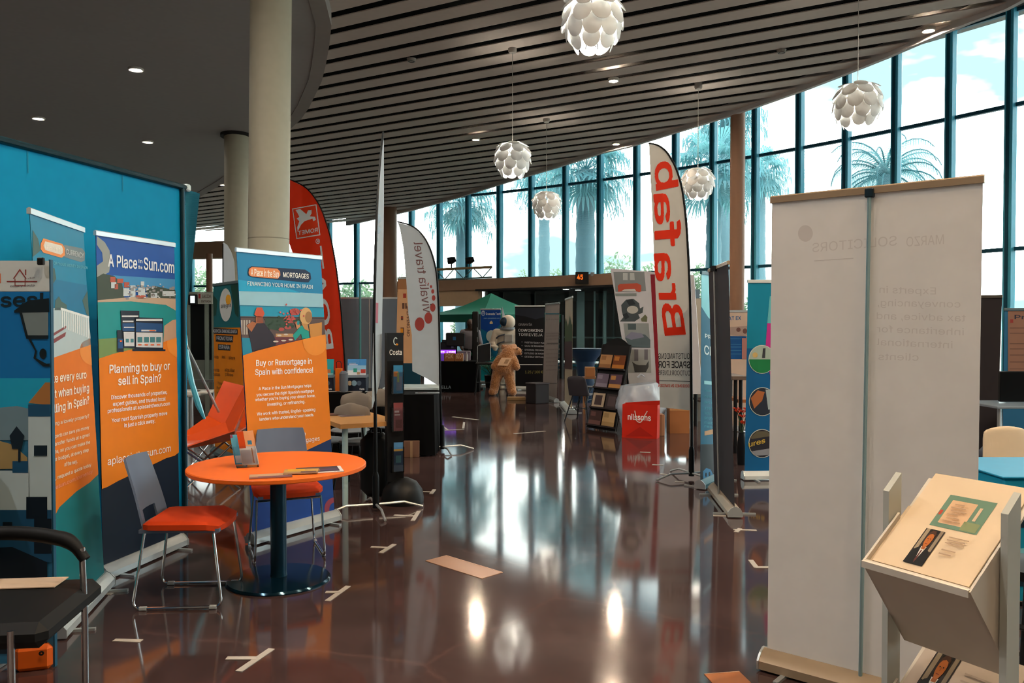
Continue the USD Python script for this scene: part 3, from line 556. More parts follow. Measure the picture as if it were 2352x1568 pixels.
# ---- mortgages banner
bl, br = gnd(581, 1250), gnd(769, 1196); t = rollup('roll_up_banner', 'tall blue and orange roll-up with two people at a seaside terrace, behind the round table', bl[:2], br[:2], at(543, 576, bl[1] - 0.02), panel=mat('#0f3f8f', 0.5)); S = t.sheet
prints(t, [('printed_sky', S.P([(520, 560), (780, 575), (780, 700), (520, 700)], k=1), mat('#0d82b8', 0.5)), ('printed_light_sky', S.P([(536, 662), (640, 668), (760, 676), (760, 708), (536, 702)], k=2), mat('#8fc1d6', 0.5)), ('printed_mid_sky', S.P([(536, 640), (660, 662), (690, 672), (536, 668)], k=3), mat('#12a0d0', 0.5)),
    ('printed_sea', S.P([(536, 700), (760, 706), (760, 730), (536, 728)], k=3), mat('#1593b8', 0.5)), ('printed_terrace', S.P([(536, 726), (760, 728), (760, 775), (590, 812), (536, 828)], k=4), mat('#5a4a48', 0.5)),
    ('printed_hedge', S.P([(610, 728), (668, 728), (672, 752), (640, 760), (606, 752)], k=5), mat('#31493a', 0.5)), ('printed_flowers', S.P(circ(676, 716, 12, 8), circ(664, 734, 14, 8), circ(660, 752, 8, 4), circ(645, 756, 7, 4), k=6), mat('#a94a44', 0.5)),
    ('printed_horizon', S.P([(536, 700), (760, 706), (760, 708), (536, 702)], k=4), mat('#0d7396', 0.5)), ('printed_railing', S.P([(536, 727), (760, 730), (760, 732), (536, 729)], k=5), mat('#2a2a30', 0.5)), ('printed_man_neck', S.P([(589, 726), (602, 727), (603, 742), (588, 740)], k=9), mat('#8a4a30', 0.5)), ('printed_plates', S.P(circ(640, 770, 5, 2), circ(655, 768, 5, 2), circ(632, 784, 6, 2), circ(650, 782, 6, 2), circ(666, 780, 5, 2), k=8), mat('#c9c0b4', 0.5)), ('printed_blossom', S.P(*[circ(x, y, 2.2, 2.2, 8) for x, y in BLO], k=9), mat('#c2524a', 0.5)), ('printed_foliage', S.P(*[circ(x, y, 3, 2.4, 8) for x, y in FOL], k=7), mat('#2c4634', 0.5)), ('printed_woman_hand', S.P([(676, 740), (684, 736), (688, 750), (680, 756)], k=9), mat('#c08a62', 0.5)), ('printed_phone', S.P([(681, 736), (686, 737), (685, 746), (680, 745)], k=10), mat('#1f8f9c', 0.5)), ('printed_floor_edge', S.P([(580, 806), (700, 776), (700, 780), (585, 809)], k=7), mat('#3a2030', 0.5)), ('printed_fence', S.P(*[rect(x, 735, x + 4, 768) for x in range(546, 572, 6)], k=5), mat('#a9a49d', 0.5)), ('printed_table', S.P([(606, 776), (680, 766), (690, 790), (620, 800), (600, 795)], k=6), mat('#66303a', 0.5)), ('printed_table_edge', S.P(rect(632, 766, 672, 774), k=7), mat('#b38a5e', 0.5)),
    ('printed_man', S.P([(566, 745), (584, 736), (606, 742), (626, 768), (634, 786), (628, 800), (578, 808), (572, 775)], k=7), mat('#2a2230', 0.5)), ('printed_man_arm', S.P([(564, 748), (578, 738), (588, 742), (576, 762)], rect(586, 728, 600, 742), k=8), mat('#a2633c', 0.5)), ('printed_man_hat', S.P([(582, 722), (588, 706), (600, 706), (606, 720), (602, 728), (590, 729)], k=9), mat('#c4512f', 0.5)),
    ('printed_woman', S.P([(671, 770), (690, 748), (706, 746), (710, 782), (694, 784), (690, 766), (676, 782)], k=7), mat('#0f9a93', 0.5)), ('printed_woman_hat', S.P(circ(701, 726, 14, 20), k=8), mat('#cda56c', 0.5)), ('printed_hat_crown', S.P(circ(707, 728, 8, 13), k=9), mat('#9a7446', 0.5)), ('printed_woman_hair', S.P([(690, 742), (704, 744), (708, 760), (698, 756)], k=9), mat('#b98a52', 0.5)),
    ('printed_chair', S.P([(708, 745), (738, 740), (738, 772), (712, 776)], k=7), mat('#c58a3c', 0.5)), ('printed_pool', S.P([(540, 775), (574, 776), (582, 812), (546, 822)], k=6), mat('#1585a6', 0.5)),
    ('printed_orange', S.P([(530, 824), (551, 818), (590, 805), (640, 792), (700, 778), (770, 762), (790, 995), (753, 1010), (700, 1035), (600, 1070), (530, 1085)], k=8), ORANGE), ('printed_sun', S.P(below(circ(722, 784, 28, 32), 700, 778, 770, 762), k=9), LORANGE), ('printed_navy', S.P([(600, 1070), (700, 1035), (753, 1010), (790, 995), (790, 1040), (600, 1072)], k=7), mat('#0a2a5c', 0.5)),
    ('printed_arc', S.P([tuple(q) for q in circ(768, 1168, 23, 26)], k=1), mat('#8b3a4e', 0.5)), ('printed_arc_center', S.P([tuple(q) for q in circ(770, 1169, 14, 16)], k=2), mat('#0f3f8f', 0.5)),
    ('printed_pill', S.P([(568, 627), (570, 616), (577, 611), (700, 619), (712, 627), (714, 640), (708, 648), (700, 648), (577, 636), (570, 632)], k=4), mat('#0a2348', 0.5)), ('printed_pill_orange', S.P([(570, 626), (572, 617), (578, 613), (636, 617), (642, 623), (643, 632), (637, 640), (578, 635), (572, 632)], k=5), mat('#e0894e', 0.5)),
    ('logo_lettering', S.T([('A Place in the Sun', (575, 632), (639, 637), 15)], k=6), mat('#f4ede0', 0.5)), ('pill_lettering', S.T([('MORTGAGES', (649, 636), (708, 640), 11)], k=6), LET), ('tagline', S.T([('FINANCING YOUR HOME IN SPAIN', (567, 655), (717, 663), 9)], k=6), mat('#c6e2ec', 0.5)),
    ('headline', S.T([('Buy or Remortgage in', (586, 840), (714, 835), 13), ('Spain with confidence!', (584, 861), (717, 855), 13)], k=10), LET),
    ('lettering', S.T([('A Place in the Sun Mortgages helps', (592, 896), (713, 888), 7), ('you secure the right Spanish mortgage', (587, 910), (719, 900), 7), ("whether you're buying your dream home,", (584, 921), (722, 911), 7), ('investing, or refinancing.', (612, 932), (699, 925), 7), ('We work with trusted, English-speaking', (588, 954), (722, 943), 7), ('lenders who understand your needs.', (594, 966), (719, 955), 7), ('For more information', (621, 1007), (700, 999), 8)], k=10), LET),
    ('web_lettering', S.T([('aplaceinthesun.com/mortgages', (553, 1034), (732, 1011), 11, False)], k=10), LET)])

# ---- round orange table
tb = V(atx(637, 5.25), 5.25, 0); t = Thing('round_table', 'round orange cafe table on a dark column and round base', 'table', tb)
R_ = 0.552; t.part('tabletop', lathe([(0.001, 0.712), (R_ - 0.006, 0.712), (R_, 0.717), (R_, 0.736), (R_ - 0.006, 0.741), (0.001, 0.741)], 72, tb), mat('#e0661a', 0.5))
t.part('column', lathe([(0.001, 0.02), (0.055, 0.02), (0.05, 0.05), (0.05, 0.69), (0.1, 0.7), (0.1, 0.712), (0.001, 0.712)], 32, tb), mat('#0d3040', 0.25, 0.4))
t.part('base_plate', lathe([(0.001, 0), (0.325, 0), (0.325, 0.006), (0.315, 0.018), (0.06, 0.03), (0.001, 0.03)], 64, tb), mat('#0c2a38', 0.12, 0.6))
hp = V(atx(566, 5.16), 5.16, 0.741); t = Thing('brochure_holder', 'clear acrylic leaflet holder leaning on the round orange table', 'brochure holder', hp)
ea, eb = unit(V(0.93, 0.36, 0)), unit(V(-0.36, 0.93, 0)); lean = V(-0.19, 0.05, 1)
def slab4(c, e, w, n, th, up, h): return hullm([c + e * a + n * b + up * k for a in (-w / 2, w / 2) for b in (0, th) for k in (0, h)])
ht = slab4(hp + eb * 0.05, ea, 0.13, eb, 0.004, lean, 0.19); t.part('back_wall', ht, acrylic, smooth=False); t.part('front_wall', slab4(hp - eb * 0.03, ea, 0.13, eb, 0.003, lean, 0.13), acrylic, smooth=False)
for s_ in (-1, 1): t.part('side_wall', slab4(hp + ea * 0.065 * s_ + eb * 0.01, eb, 0.085, ea, 0.003, lean, 0.13), acrylic, smooth=False)
t.part('bottom', box(hp + V(0, 0, 0.003), (0.13, 0.09, 0.004), math.atan2(ea[1], ea[0])), acrylic, smooth=False)
def leaflet(name, label, cat, c, e, w, n, th, up, h, base, bands, group=None):
    """A printed leaflet standing or lying: sheet with bands (u0, v0, u1, v1, colour) on the n-side."""
    t = Thing(name, label, cat, c, group); t.part('pages', slab4(c, e, w, n, -th, up, h), base, smooth=False); s = Sheet(c - e * w / 2, c + e * w / 2, c - e * w / 2 + up * h, 0.0006)
    sg = 1 if s.n @ n > 0 else -1
    for i, bd in enumerate(bands):
        if len(bd) == 2: t.part('printed_shape', s.flat([[(x * s.w, y * s.h) for x, y in bd[0]]], sg * (1 + i * 0.3)), mat(bd[1], 0.5), smooth=False)
        else: t.part('printed_block', s.R(bd[:4], k=sg * (1 + i * 0.3)), mat(bd[4], 0.5), smooth=False)
    return t
leaflet('leaflet', 'orange and white leaflet standing in the clear holder on the round table', 'leaflet', hp - eb * 0.012 + ea * 0.02 + V(0, 0, 0.012), ea, 0.1, -eb, 0.006, lean, 0.21, mat('#d8d6d2', 0.5), [(0, 0.5, 0.4, 1, '#c1440e'), (0.4, 0.55, 1, 1, '#dba070'), (0.55, 0.6, 0.8, 0.72, '#3b7fa0'), (0.05, 0.03, 0.6, 0.45, '#c3cad0'), (0.7, 0.05, 0.76, 0.5, '#c98a66')])
leaflet('leaflet', 'pale blue leaflet standing behind in the clear holder on the round table', 'leaflet', hp + eb * 0.03 - ea * 0.035 + V(0, 0, 0.012), ea, 0.07, -eb, 0.005, lean, 0.185, mat('#5fb0cc', 0.5), [(0.1, 0.05, 0.9, 0.3, '#cfd8da'), (0, 0.9, 0.2, 1, '#9a4a66')])
def flat_leaf(name, label, c, ang, w, h, z, base, bands, th=0.004):
    e = V(math.cos(ang), math.sin(ang), 0); up = V(-math.sin(ang), math.cos(ang), 0); c = V(c[0], c[1], z)
    return leaflet(name, label, 'leaflet', c + V(0, 0, th), e, w, V(0, 0, 1), th, up, h, base, bands)
q = gnd(738, 1086, 0.742); flat_leaf('magazine', 'dark covered magazine with a white margin lying at the right of the round table', q, 0.32, 0.27, 0.2, 0.742, mat('#c9c4c2', 0.5), [(0.0, 0.12, 0.92, 1, '#3b3139'), (0.05, 0.3, 0.5, 0.8, '#8a6a4a'), (0.5, 0.25, 0.9, 0.6, '#4a3a50')])
q = gnd(690, 1088, 0.747); flat_leaf('magazine', 'open-looking golden picture magazine in the middle of the round table', q, 0.2, 0.2, 0.15, 0.747, mat('#9a7758', 0.5), [(0, 0.3, 1, 0.9, '#b58f4a'), (0.1, 0.6, 0.6, 0.95, '#d0a020'), (0.5, 0.1, 0.95, 0.4, '#5e4040')])
q = gnd(622, 1098, 0.742); flat_leaf('magazine', 'pinkish magazine at the front edge of the round table', q, 0.28, 0.24, 0.13, 0.742, mat('#8a5648', 0.5), [(0.0, 0.35, 0.9, 1, '#b08c6c'), (0.2, 0.1, 1, 0.4, '#6d4450')])

# ---- orange and grey sled chairs
SEAT = mat('#cf3f0a', 0.8); GSHELL = mat('#5c6b82', 0.5)
def sled_chair(label, loc, rz, group='orange seated sled chairs at the round table'):
    """Local frame: +x is the way the sitter faces."""
    t = Thing('cafe_chair', label, 'chair', loc, group, rotz=rz); t.local = True
    for s_ in (-1, 1):
        y = 0.235 * s_
        t.part('sled_leg', tube(bend([(-0.19, y * 0.86, 0.44), (-0.25, y, 0.012), (0.25, y, 0.012), (0.2, y * 0.92, 0.43)], 0.05), 0.008, 8), CHROME)
        for x in (-0.19, 0.2): t.part('glide', box((x, y, 0.012), (0.045, 0.02, 0.022), 0, 0.004), mat('#a9b0b4', 0.4))
    t.part('cross_bar', cyl((0.2, -0.215, 0.42), (0.2, 0.215, 0.42), 0.008, 8), CHROME)
    t.part('cross_bar', cyl((-0.19, -0.2, 0.43), (-0.19, 0.2, 0.43), 0.008, 8), CHROME)
    pts = []
    for z, sc in ((0.455, 1.0), (0.485, 1.0), (0.5, 0.9)):
        pts.append([(x * sc, y * sc, z - (0.018 if x > 0.18 else 0)) for x, y in [(-0.2, -0.2), (-0.16, -0.225), (0.16, -0.235), (0.225, -0.2), (0.245, -0.1), (0.25, 0), (0.245, 0.1), (0.225, 0.2), (0.16, 0.235), (-0.16, 0.225), (-0.2, 0.2)]])
    cush = hullm(np.vstack(pts)); cush = cush.subdivide().subdivide(); t.part('seat', cush, SEAT, smooth=50)
    t.part('seat_pan', hullm([(x, y, z) for x, y in ((-0.22, -0.21), (0.23, -0.21), (0.23, 0.21), (-0.22, 0.21)) for z in (0.435, 0.455)]), GSHELL)
    g = []; nz, ny = 12, 13; vs = []
    for i in range(nz):
        f = i / (nz - 1); z = 0.43 + f * 0.42; x = -0.215 - 0.09 * f - 0.03 * f * f
        wd = 0.2 - 0.035 * max(0, (f - 0.2)) if f < 0.94 else 0.165
        for j in range(ny):
            yy = -1 + 2 * j / (ny - 1); vs.append((x + 0.035 * (yy * yy - 0.3), yy * wd, z))
    vs = np.array(vs); ff = []
    for i in range(nz - 1):
        for j in range(ny - 1):
            if i in (1, 2) and 3 <= j <= 8: continue      # the grip opening low in the back
            q = i * ny + j; ff += [[q, q + 1, q + ny + 1], [q, q + ny + 1, q + ny]]
    m = trimesh.Trimesh(vs, ff, process=False); nrm = np.array(m.vertex_normals); nv = len(vs); ed = trimesh.grouping.group_rows(m.edges_sorted, require_count=1); be = m.edges[ed]
    m = trimesh.Trimesh(np.vstack([vs + nrm * 0.006, vs - nrm * 0.006]), np.vstack([m.faces, np.array(m.faces)[:, ::-1] + nv, [[a, a + nv, b + nv] for a, b in be], [[a, b + nv, b] for a, b in be]]), process=False)
    t.part('backrest', m, GSHELL, smooth=50); return t
sc0 = sled_chair('orange seated chair with a grey back left of the round table, seen from its side', (-1.93, 4.93, 0), 4)
dup(sc0, (-1.62, 5.9, 0), -68, 'orange seated chair with a grey back behind the round table, mostly hidden by it')

# ---- black armchair and the things at the lower left corner
t = Thing('arm_chair', 'black armchair with a padded arm and chrome legs in the lower left corner', 'armchair', (-2.1, 3.45, 0)); o = t.o
lea = mat('#08090a', 0.6, spec=0.25)
def rb(c, s, rz=0, ch=0.03): return box(o + V(*c), s, rz, ch)
t.part('seat', rb((0.02, -0.12, 0.46), (0.6, 0.6, 0.1), 0.12, 0.035), lea); t.part('backrest', rb((-0.32, 0.12, 0.75), (0.1, 0.6, 0.5), 0.12, 0.035), lea)
pa = bend([o + V(-0.5, 0.12, 0.72), o + V(0.02, 0.09, 0.735), o + V(0.22, 0.06, 0.71), o + V(0.285, 0.05, 0.63)], 0.12, 8); t.part('arm_pad', tube(pa, np.interp(np.linspace(0, 1, len(pa)), [0, 0.7, 1], [0.03, 0.032, 0.022]), 16), lea, smooth=60)
t.part('leg', tube(bend([o + V(0.27, 0.05, 0.68), o + V(0.285, 0.04, 0.4), o + V(0.29, 0.03, 0.0)], 0.05), 0.013, 10), CHROME)
t.part('leg', tube(bend([o + V(0.25, -0.42, 0.5), o + V(0.27, -0.45, 0.0)], 0.05), 0.013, 10), CHROME); t.part('leg', cyl(o + V(-0.3, 0.3, 0.7), o + V(-0.3, 0.3, 0), 0.013), CHROME); t.part('leg', cyl(o + V(-0.3, -0.35, 0.5), o + V(-0.3, -0.35, 0), 0.013), CHROME)
q = gnd(28, 1348, 0.52); flat_leaf('paper_sheet', 'beige paper lying on the black armchair seat at the left edge', q, 0.1, 0.34, 0.14, 0.513, mat('#c7ae96', 0.6), [])
p = gnd(90, 1535); t = Thing('orange_bag', 'orange bag with a dark eyelet standing behind the black armchair', 'bag', p); t.part('body', box(p + V(-0.02, 0, 0.06), (0.16, 0.08, 0.12), 0.3, 0.02), mat('#c9560c', 0.6)); t.part('eyelet', lathe([(0.004, 0), (0.011, 0), (0.011, 0.004), (0.004, 0.004)], 14).apply_transform(frame(p + V(0.035, -0.04, 0.09), V(1, 0.3, 0), V(0, 0, 1), V(0.3, -1, 0))), BLACK)
# ---------------------------------------------------------------- far left: doorway, signs, white table
frame_look = mat('#8f9c90', 0.5)
def px_box(x0, y0, x1, y1, Y, th=0.05, ch=0.0):
    a, b = at(x0, y1, Y), at(x1, y0, Y); return box(((a[0] + b[0]) / 2, Y + th / 2, (a[2] + b[2]) / 2), (b[0] - a[0], th, b[2] - a[2]), 0, ch)
def sheet_px(x0, y0, x1, y1, Y, step=0.002):
    """Upright sheet facing the camera side: image corners at one distance."""
    a, b, c = at(x0, y1, Y), at(x1, y1, Y), at(x0, y0, Y); return Sheet(a, V(b[0], Y, a[2]), V(a[0], Y, c[2]), step)
pth = '/World/door_1'; meta(UsdGeom.Xform.Define(stage, pth).GetPrim(), kind='structure'); dr = Thing.__new__(Thing); dr.path = pth; dr.o = V(0, 0, 0); dr.local = False
YD = 24.0; xa, xb, zt = atx(420, YD), atx(492, YD), 2.45
for x in (xa, atx(433, YD), atx(476, YD), xb): dr.part('frame_post', box((x, YD, zt / 2), (0.12, 0.12, zt), 0, 0.01), frame_look)
dr.part('lintel', box(((xa + xb) / 2, YD, zt + 0.05), (xb - xa + 0.2, 0.16, 0.14), 0, 0.01), frame_look); dr.part('lower_panel', box(((xa + xb) / 2, YD, 0.3), (xb - xa, 0.05, 0.6)), mat('#7d857c', 0.6))
dr.part('door_glass', box(((xa + xb) / 2, YD + 0.02, 1.5), (xb - xa, 0.02, 1.9)), mat('#141a1c', 0.08)); dr.part('threshold', box(((xa + xb) / 2, YD, 0.02), (xb - xa, 0.2, 0.03)), ALU)
t = Thing('exit_sign', 'small dark sign with a lit white face over the far left doorway', 'sign', at(441, 700, 23.86)); t.part('housing', px_box(432, 676, 452, 700, 23.86, 0.07, 0.01), BLACK); t.part('lit_face', px_box(437, 679, 447, 696, 23.85, 0.01), mat('#cfe0da', 0.4, emit=0.6))
s_ = sheet_px(454, 672, 488, 698, 23.89); t = Thing('door_sign', 'white notice board with red letters over the far left doorway', 'sign', s_.at(s_.w / 2, 0)); t.part('board', s_.slab(0.03), mat('#bfc2b8', 0.6)); t.part('lettering', s_.Tuv([('SALIDA', 0.3, 0.92, 0.55, 0.09), ('ENTRADA', 0.25, 0.9, 0.15, 0.06)], k=2), mat('#7a6a62', 0.6)); t.part('red_mark', s_.R((0.06, 0.5, 0.2, 0.9), k=2), mat('#a83a3a', 0.6))
def leg_table(name, label, x0, x1, y0, y1, z, top, th=0.03, legr=0.02, legm=ALU, cat='table'):
    t = Thing(name, label, cat, ((x0 + x1) / 2, (y0 + y1) / 2, 0)); t.part('tabletop', box(((x0 + x1) / 2, (y0 + y1) / 2, z - th / 2), (x1 - x0, y1 - y0, th), 0, 0.006), top)
    for x in (x0 + 0.06, x1 - 0.06):
        for y in (y0 + 0.06, y1 - 0.06): t.part('leg', cyl((x, y, 0), (x, y, z - th), legr), legm)
    return t
leg_table('folding_table', 'pale grey folding table at the far left behind the cyan film strap', atx(395, 11.2), atx(478, 11.2), 10.7, 11.6, 0.72, mat('#9d978c', 0.5))
for x, l_ in ((440, 'stack of white leaflets on the pale table at the far left'), (462, 'second stack of white leaflets on the pale table, beside the film strap')):
    flat_leaf('leaflet', l_, (atx(x, 11.0), 10.9), 0.1, 0.22, 0.3, 0.721, mat('#cfcabf', 0.6), [(0.1, 0.6, 0.9, 0.9, '#9a948a')], 0.02)
# ---- orange folded-shell chairs behind the film strap
OSH = mat('#d04a12', 0.35, coat=0.3)
def shell_chair(label, loc, rz):
    t = Thing('shell_chair', label, 'chair', loc, 'orange folded-shell chairs', rotz=rz); t.local = True
    def plate(q, th=0.012):
        q = np.array(q, float); n = unit(np.cross(q[1] - q[0], q[-1] - q[0])); return hullm(np.vstack([q, q - n * th]))
    t.part('seat', plate([(-0.26, -0.05, 0.47), (0.3, -0.3, 0.43), (0.3, 0.3, 0.43), (-0.26, 0.05, 0.47)]), OSH); t.part('seat_wing', plate([(-0.26, -0.05, 0.47), (-0.24, -0.36, 0.6), (0.3, -0.3, 0.43)]), OSH); t.part('seat_wing', plate([(-0.26, 0.05, 0.47), (0.3, 0.3, 0.43), (-0.24, 0.36, 0.6)]), OSH)
    t.part('backrest', plate([(-0.26, -0.06, 0.46), (-0.24, -0.36, 0.6), (-0.42, -0.28, 0.98), (-0.46, 0, 0.92)]), OSH); t.part('backrest', plate([(-0.26, 0.06, 0.46), (-0.46, 0, 0.92), (-0.42, 0.28, 0.98), (-0.24, 0.36, 0.6)]), OSH)
    for s_ in (-1, 1):
        t.part('leg', cyl((-0.28, 0.2 * s_, 0.48), (0.26, 0.27 * s_, 0.0), 0.01, 8), CHROME); t.part('leg', cyl((0.24, 0.2 * s_, 0.43), (-0.3, 0.27 * s_, 0.0), 0.01, 8), CHROME)
    return t
s0 = shell_chair('orange folded-shell chair, front one, between the two orange banners', (atx(470, 8.3), 8.3, 0), 205)
dup(s0, (atx(496, 8.9), 9.0, 0), 250, 'orange folded-shell chair, rear one, in front of the orange and teal sun banner')
# ---- sun-logo banner and pale flag behind it
t = rollup('roll_up_banner', 'slim teal and orange roll-up with a white oval sun logo, left of the columns', (atx(478, 10.2), 10.4), (atx(552, 9.4), 9.5), at(490, 656, 10.4), panel=mat('#c9740a', 0.55), rail=mat('#4a5a5c', 0.4)); S = t.sheet
prints(t, [('printed_photo', S.P([(470, 640), (560, 630), (560, 752), (470, 752)], k=1), mat('#0d5a60', 0.5)), ('printed_trees', S.P([(484, 668), (500, 690), (496, 724), (484, 728)], [(530, 655), (548, 650), (548, 730), (540, 720)], k=2), mat('#0f3a30', 0.5)), ('printed_oval', S.P(circ(519, 700, 14, 38), k=3), mat('#b9bdb8', 0.5)), ('printed_sun', S.P(circ(525, 688, 6, 12), k=4), mat('#d79a26', 0.5)),
    ('logo_lettering', S.T([('alegra', (508, 707), (532, 704), 9, False)], k=5), mat('#3a3f44', 0.5)), ('printed_label', S.P([(486, 752), (546, 756), (546, 768), (488, 766)], [(496, 769), (536, 771), (535, 786), (496, 784)], [(501, 790), (530, 792), (529, 805), (501, 803)], [(509, 914), (531, 917), (530, 925), (509, 922)], k=2), mat('#1b1d20', 0.5)),
    ('label_lettering', S.T([('AGENCIA INMOBILIARIA', (489, 763), (545, 765), 7), ('PROMOTORA', (498, 780), (534, 782), 8), ('ESPAÑA', (503, 800), (528, 802), 8), ('alegra.es', (511, 920), (529, 922), 5)], k=3), mat('#a9adae', 0.5)),
    ('lettering', S.T([('costa', (491, 822), (502, 823), 7), ('sol', (510, 822), (518, 823), 7), ('playa', (526, 824), (540, 825), 7), ('venta', (490, 852), (504, 853), 7), ('alquiler', (516, 852), (540, 854), 7), ('casas', (490, 862), (506, 863), 7), ('pisos', (518, 862), (536, 864), 7), ('Tasaciones', (500, 882), (528, 886), 6), ('Reformas', (498, 893), (526, 896), 6), ('Hipotecas', (498, 904), (526, 907), 6)], k=2), mat('#7a4708', 0.5))])
FLAGW = mat('#c3cbd0', 0.6, trans=0.45)
def feather(name, label, base, pole, sail, look, u_dir=None, feet=True, thick=0.003):
    """Feather flag: a bent pole through image points at the base's distance, its sail outlined in image points in the pole's plane."""
    t = Thing(name, label, 'flag', V(base[0], base[1], 0)); Y = base[1]
    u = V(1, 0, 0) if u_dir is None else unit(V(*u_dir, 0)); o = V(base[0], base[1], 0); S = Sheet(o, o + u * 2, o + V(0, 0, 5), 0.004); S.clip = sbox(-10, -1, 10, 10)
    P_ = [o + V(0, 0, 0.08)] + [S.at(*S.px(*q)) for q in pole]; P_ = bend(P_, 0.25, 5)
    t.part('pole', tube(P_, np.linspace(0.016, 0.008, len(P_)), 8), DARKMETAL)
    g = Polygon([S.px(*q) for q in sail]).buffer(0); tri_v, tri_f = trimesh.creation.triangulate_polygon(g, engine='earcut')
    m = prism(g, thick, frame(S.o - S.n * thick, S.u, S.v, S.n)); t.part('sail', m, look, smooth=False); S.clip = g
    if feet:
        t.part('hub', lathe([(0.001, 0.03), (0.03, 0.03), (0.03, 0.3), (0.02, 0.34), (0.001, 0.34)], 14, o), DARKMETAL)
        for a in (0.35, 1.92, 3.49, 5.06): t.part('foot', tube([o + V(0, 0, 0.06), o + V(0.25 * math.cos(a), 0.25 * math.sin(a), 0.065), o + V(0.42 * math.cos(a), 0.42 * math.sin(a), 0.012)], 0.011, 6), ALU)
    t.sheet = S; return t
feather('feather_flag', 'pale bow-topped flag peeking out between the columns and the sun-logo banner', (atx(512, 12), 12.0), [(512, 900), (512, 560)], [(512.5, 556), (522, 562), (532, 580), (538, 600), (540, 640), (541, 760), (513, 760)], FLAGW)
# ---- red boat flag, seen from behind
t = feather('feather_flag', 'tall orange-red bow-topped flag behind the mortgages banner and the front column', (atx(797, 14.4), 14.4), [(796, 900), (790, 800), (783, 700), (772, 610), (758, 535), (735, 470), (705, 430), (668, 412), (640, 406)],
    [(640, 408), (668, 414), (705, 432), (735, 472), (758, 537), (771, 610), (782, 700), (789, 800), (794, 862), (742, 838), (722, 760), (700, 660), (665, 560), (646, 480), (632, 430)], mat('#e23a0c', 0.5, trans=0.35)); S = t.sheet
w_ = mat('#c9d2da', 0.5)
prints(t, [('logo_frame', S.P([(671, 479), (727, 469), (736, 540), (681, 549)], k=1), w_), ('logo_field', S.P([(673.5, 481), (725, 471.5), (733.5, 538), (683, 546.5)], k=2), mat('#d8360b', 0.5)),
    ('winged_horse_logo', S.P([(679, 482), (690, 480), (704, 492), (708, 483), (716, 482), (716, 490), (712, 497), (724, 498), (726, 505), (720, 508), (718, 502), (700, 508), (692, 516), (684, 532), (683, 522), (688, 508), (682, 502), (688, 498), (684, 490)], k=3), w_),
    ('logo_lettering', S.T([('ROMET', (730, 532), (685, 540), 9)], k=3), w_), ('registered_mark', S.P(circ(730, 554, 5, 6), k=1), w_), ('registered_ring', S.P(circ(730, 554, 3.6, 4.6), k=2), mat('#d8360b', 0.5)), ('registered_letter', S.T([('R', (732, 557), (728, 557), 6)], k=3), w_),
    ('lettering', S.T([('BOAT', (742, 803), (714, 567), (24, -3))], k=1), w_)])
# ---- white flag seen edge-on
t = feather('feather_flag', 'very thin white flag seen almost edge-on, the tallest left of the middle', (atx(862, 7.2), 7.2), [(862, 940), (858, 800), (861, 640), (865, 500), (869, 420), (876, 340), (880, 303)],
    [(880, 310), (876, 345), (869, 425), (865, 505), (861, 640), (857.5, 800), (854.5, 940), (862, 915), (872, 880), (876.5, 850), (878, 720), (880.5, 600), (882, 470), (882, 330)], FLAGW, u_dir=(0.0, 1.0)); S = t.sheet
rd = mat('#a23a52', 0.5)
S.step = -0.004 if (S.n @ (C0 - S.o)) < 0 else 0.004
prints(t, [('printed_dot', S.P(circ(868.5, 502, 5.5, 11), circ(868, 528, 5.5, 9), circ(864.5, 550, 3, 6), k=1), mat('#7f8e9c', 0.5)), ('printed_dark_red_block', S.P([(859, 694), (868, 696), (867, 742), (858.5, 740)], k=1), rd)])
# ---- white travel flag, seen from behind
b_ = gnd(1016, 1036); t = feather('feather_flag', 'white bow-topped flag with a black pole and red dots, left of the green canopy', b_, [(1014, 990), (1011, 893), (1010, 801), (1008, 705), (1003, 622), (990, 574), (974, 542), (949, 518), (913, 509)],
    [(914, 511), (949, 520), (973, 544), (989, 576), (1001.5, 624), (1006.5, 705), (1008, 801), (1008, 886), (979, 868), (947, 852), (946, 769), (938, 721), (933, 641), (927, 571), (919, 526)], FLAGW); S = t.sheet
rd = mat('#a2453f', 0.5, trans=0.3)
prints(t, [('lettering', S.T([('vivalia travel', (973, 718), (950, 556), (20, -1), False)], k=1), mat('#6b4a4c', 0.5)), ('printed_dot', S.P(*[circ(x, y, rx, ry) for x, y, rx, ry in ((964, 744, 11, 15.5), (984, 730, 9, 13), (994, 706, 6.2, 9.6), (996, 684, 4, 6.3), (994, 669, 3.4, 5), (990, 658, 2.7, 3.6), (984, 651, 1.4, 1.9), (978, 650, 1, 1.5))], k=1), rd)])
# ---- grey partition, cream flag banner and pole behind the black tables
t = Thing('partition_wall', 'grey fabric exhibition partition behind the thin white flag', 'partition', at(850, 800, 15) * (1, 1, 0) + V(0, 0, 0))
for i, (x0, x1) in enumerate(((700, 780), (781, 849), (850, 918))):
    a, b = atx(x0, 15), atx(x1, 15); zt_ = at(850, 688, 15)[2]; t.part('panel', box(((a + b) / 2, 15.0, zt_ / 2 + 0.03), (b - a - 0.02, 0.04, zt_ - 0.02), 0, 0.006), mat('#626c76', 0.85)); t.part('top_rail', box(((a + b) / 2, 15.0, zt_ + 0.03), (b - a, 0.05, 0.03)), ALU); t.part('post', cyl((b, 15.0, 0), (b, 15.0, zt_ + 0.03), 0.02, 10), ALU)
    t.part('foot', box((b, 15.0, 0.02), (0.08, 0.4, 0.03), 0, 0.005), ALU)
single('slim_pole', 'slim dark pole standing in front of the grey partition', 'pole', cyl((atx(815, 14.2), 14.7, 0), (atx(815, 14.2), 14.7, at(815, 652, 14.7)[2]), 0.02, 8), mat('#4a7f80', 0.4))
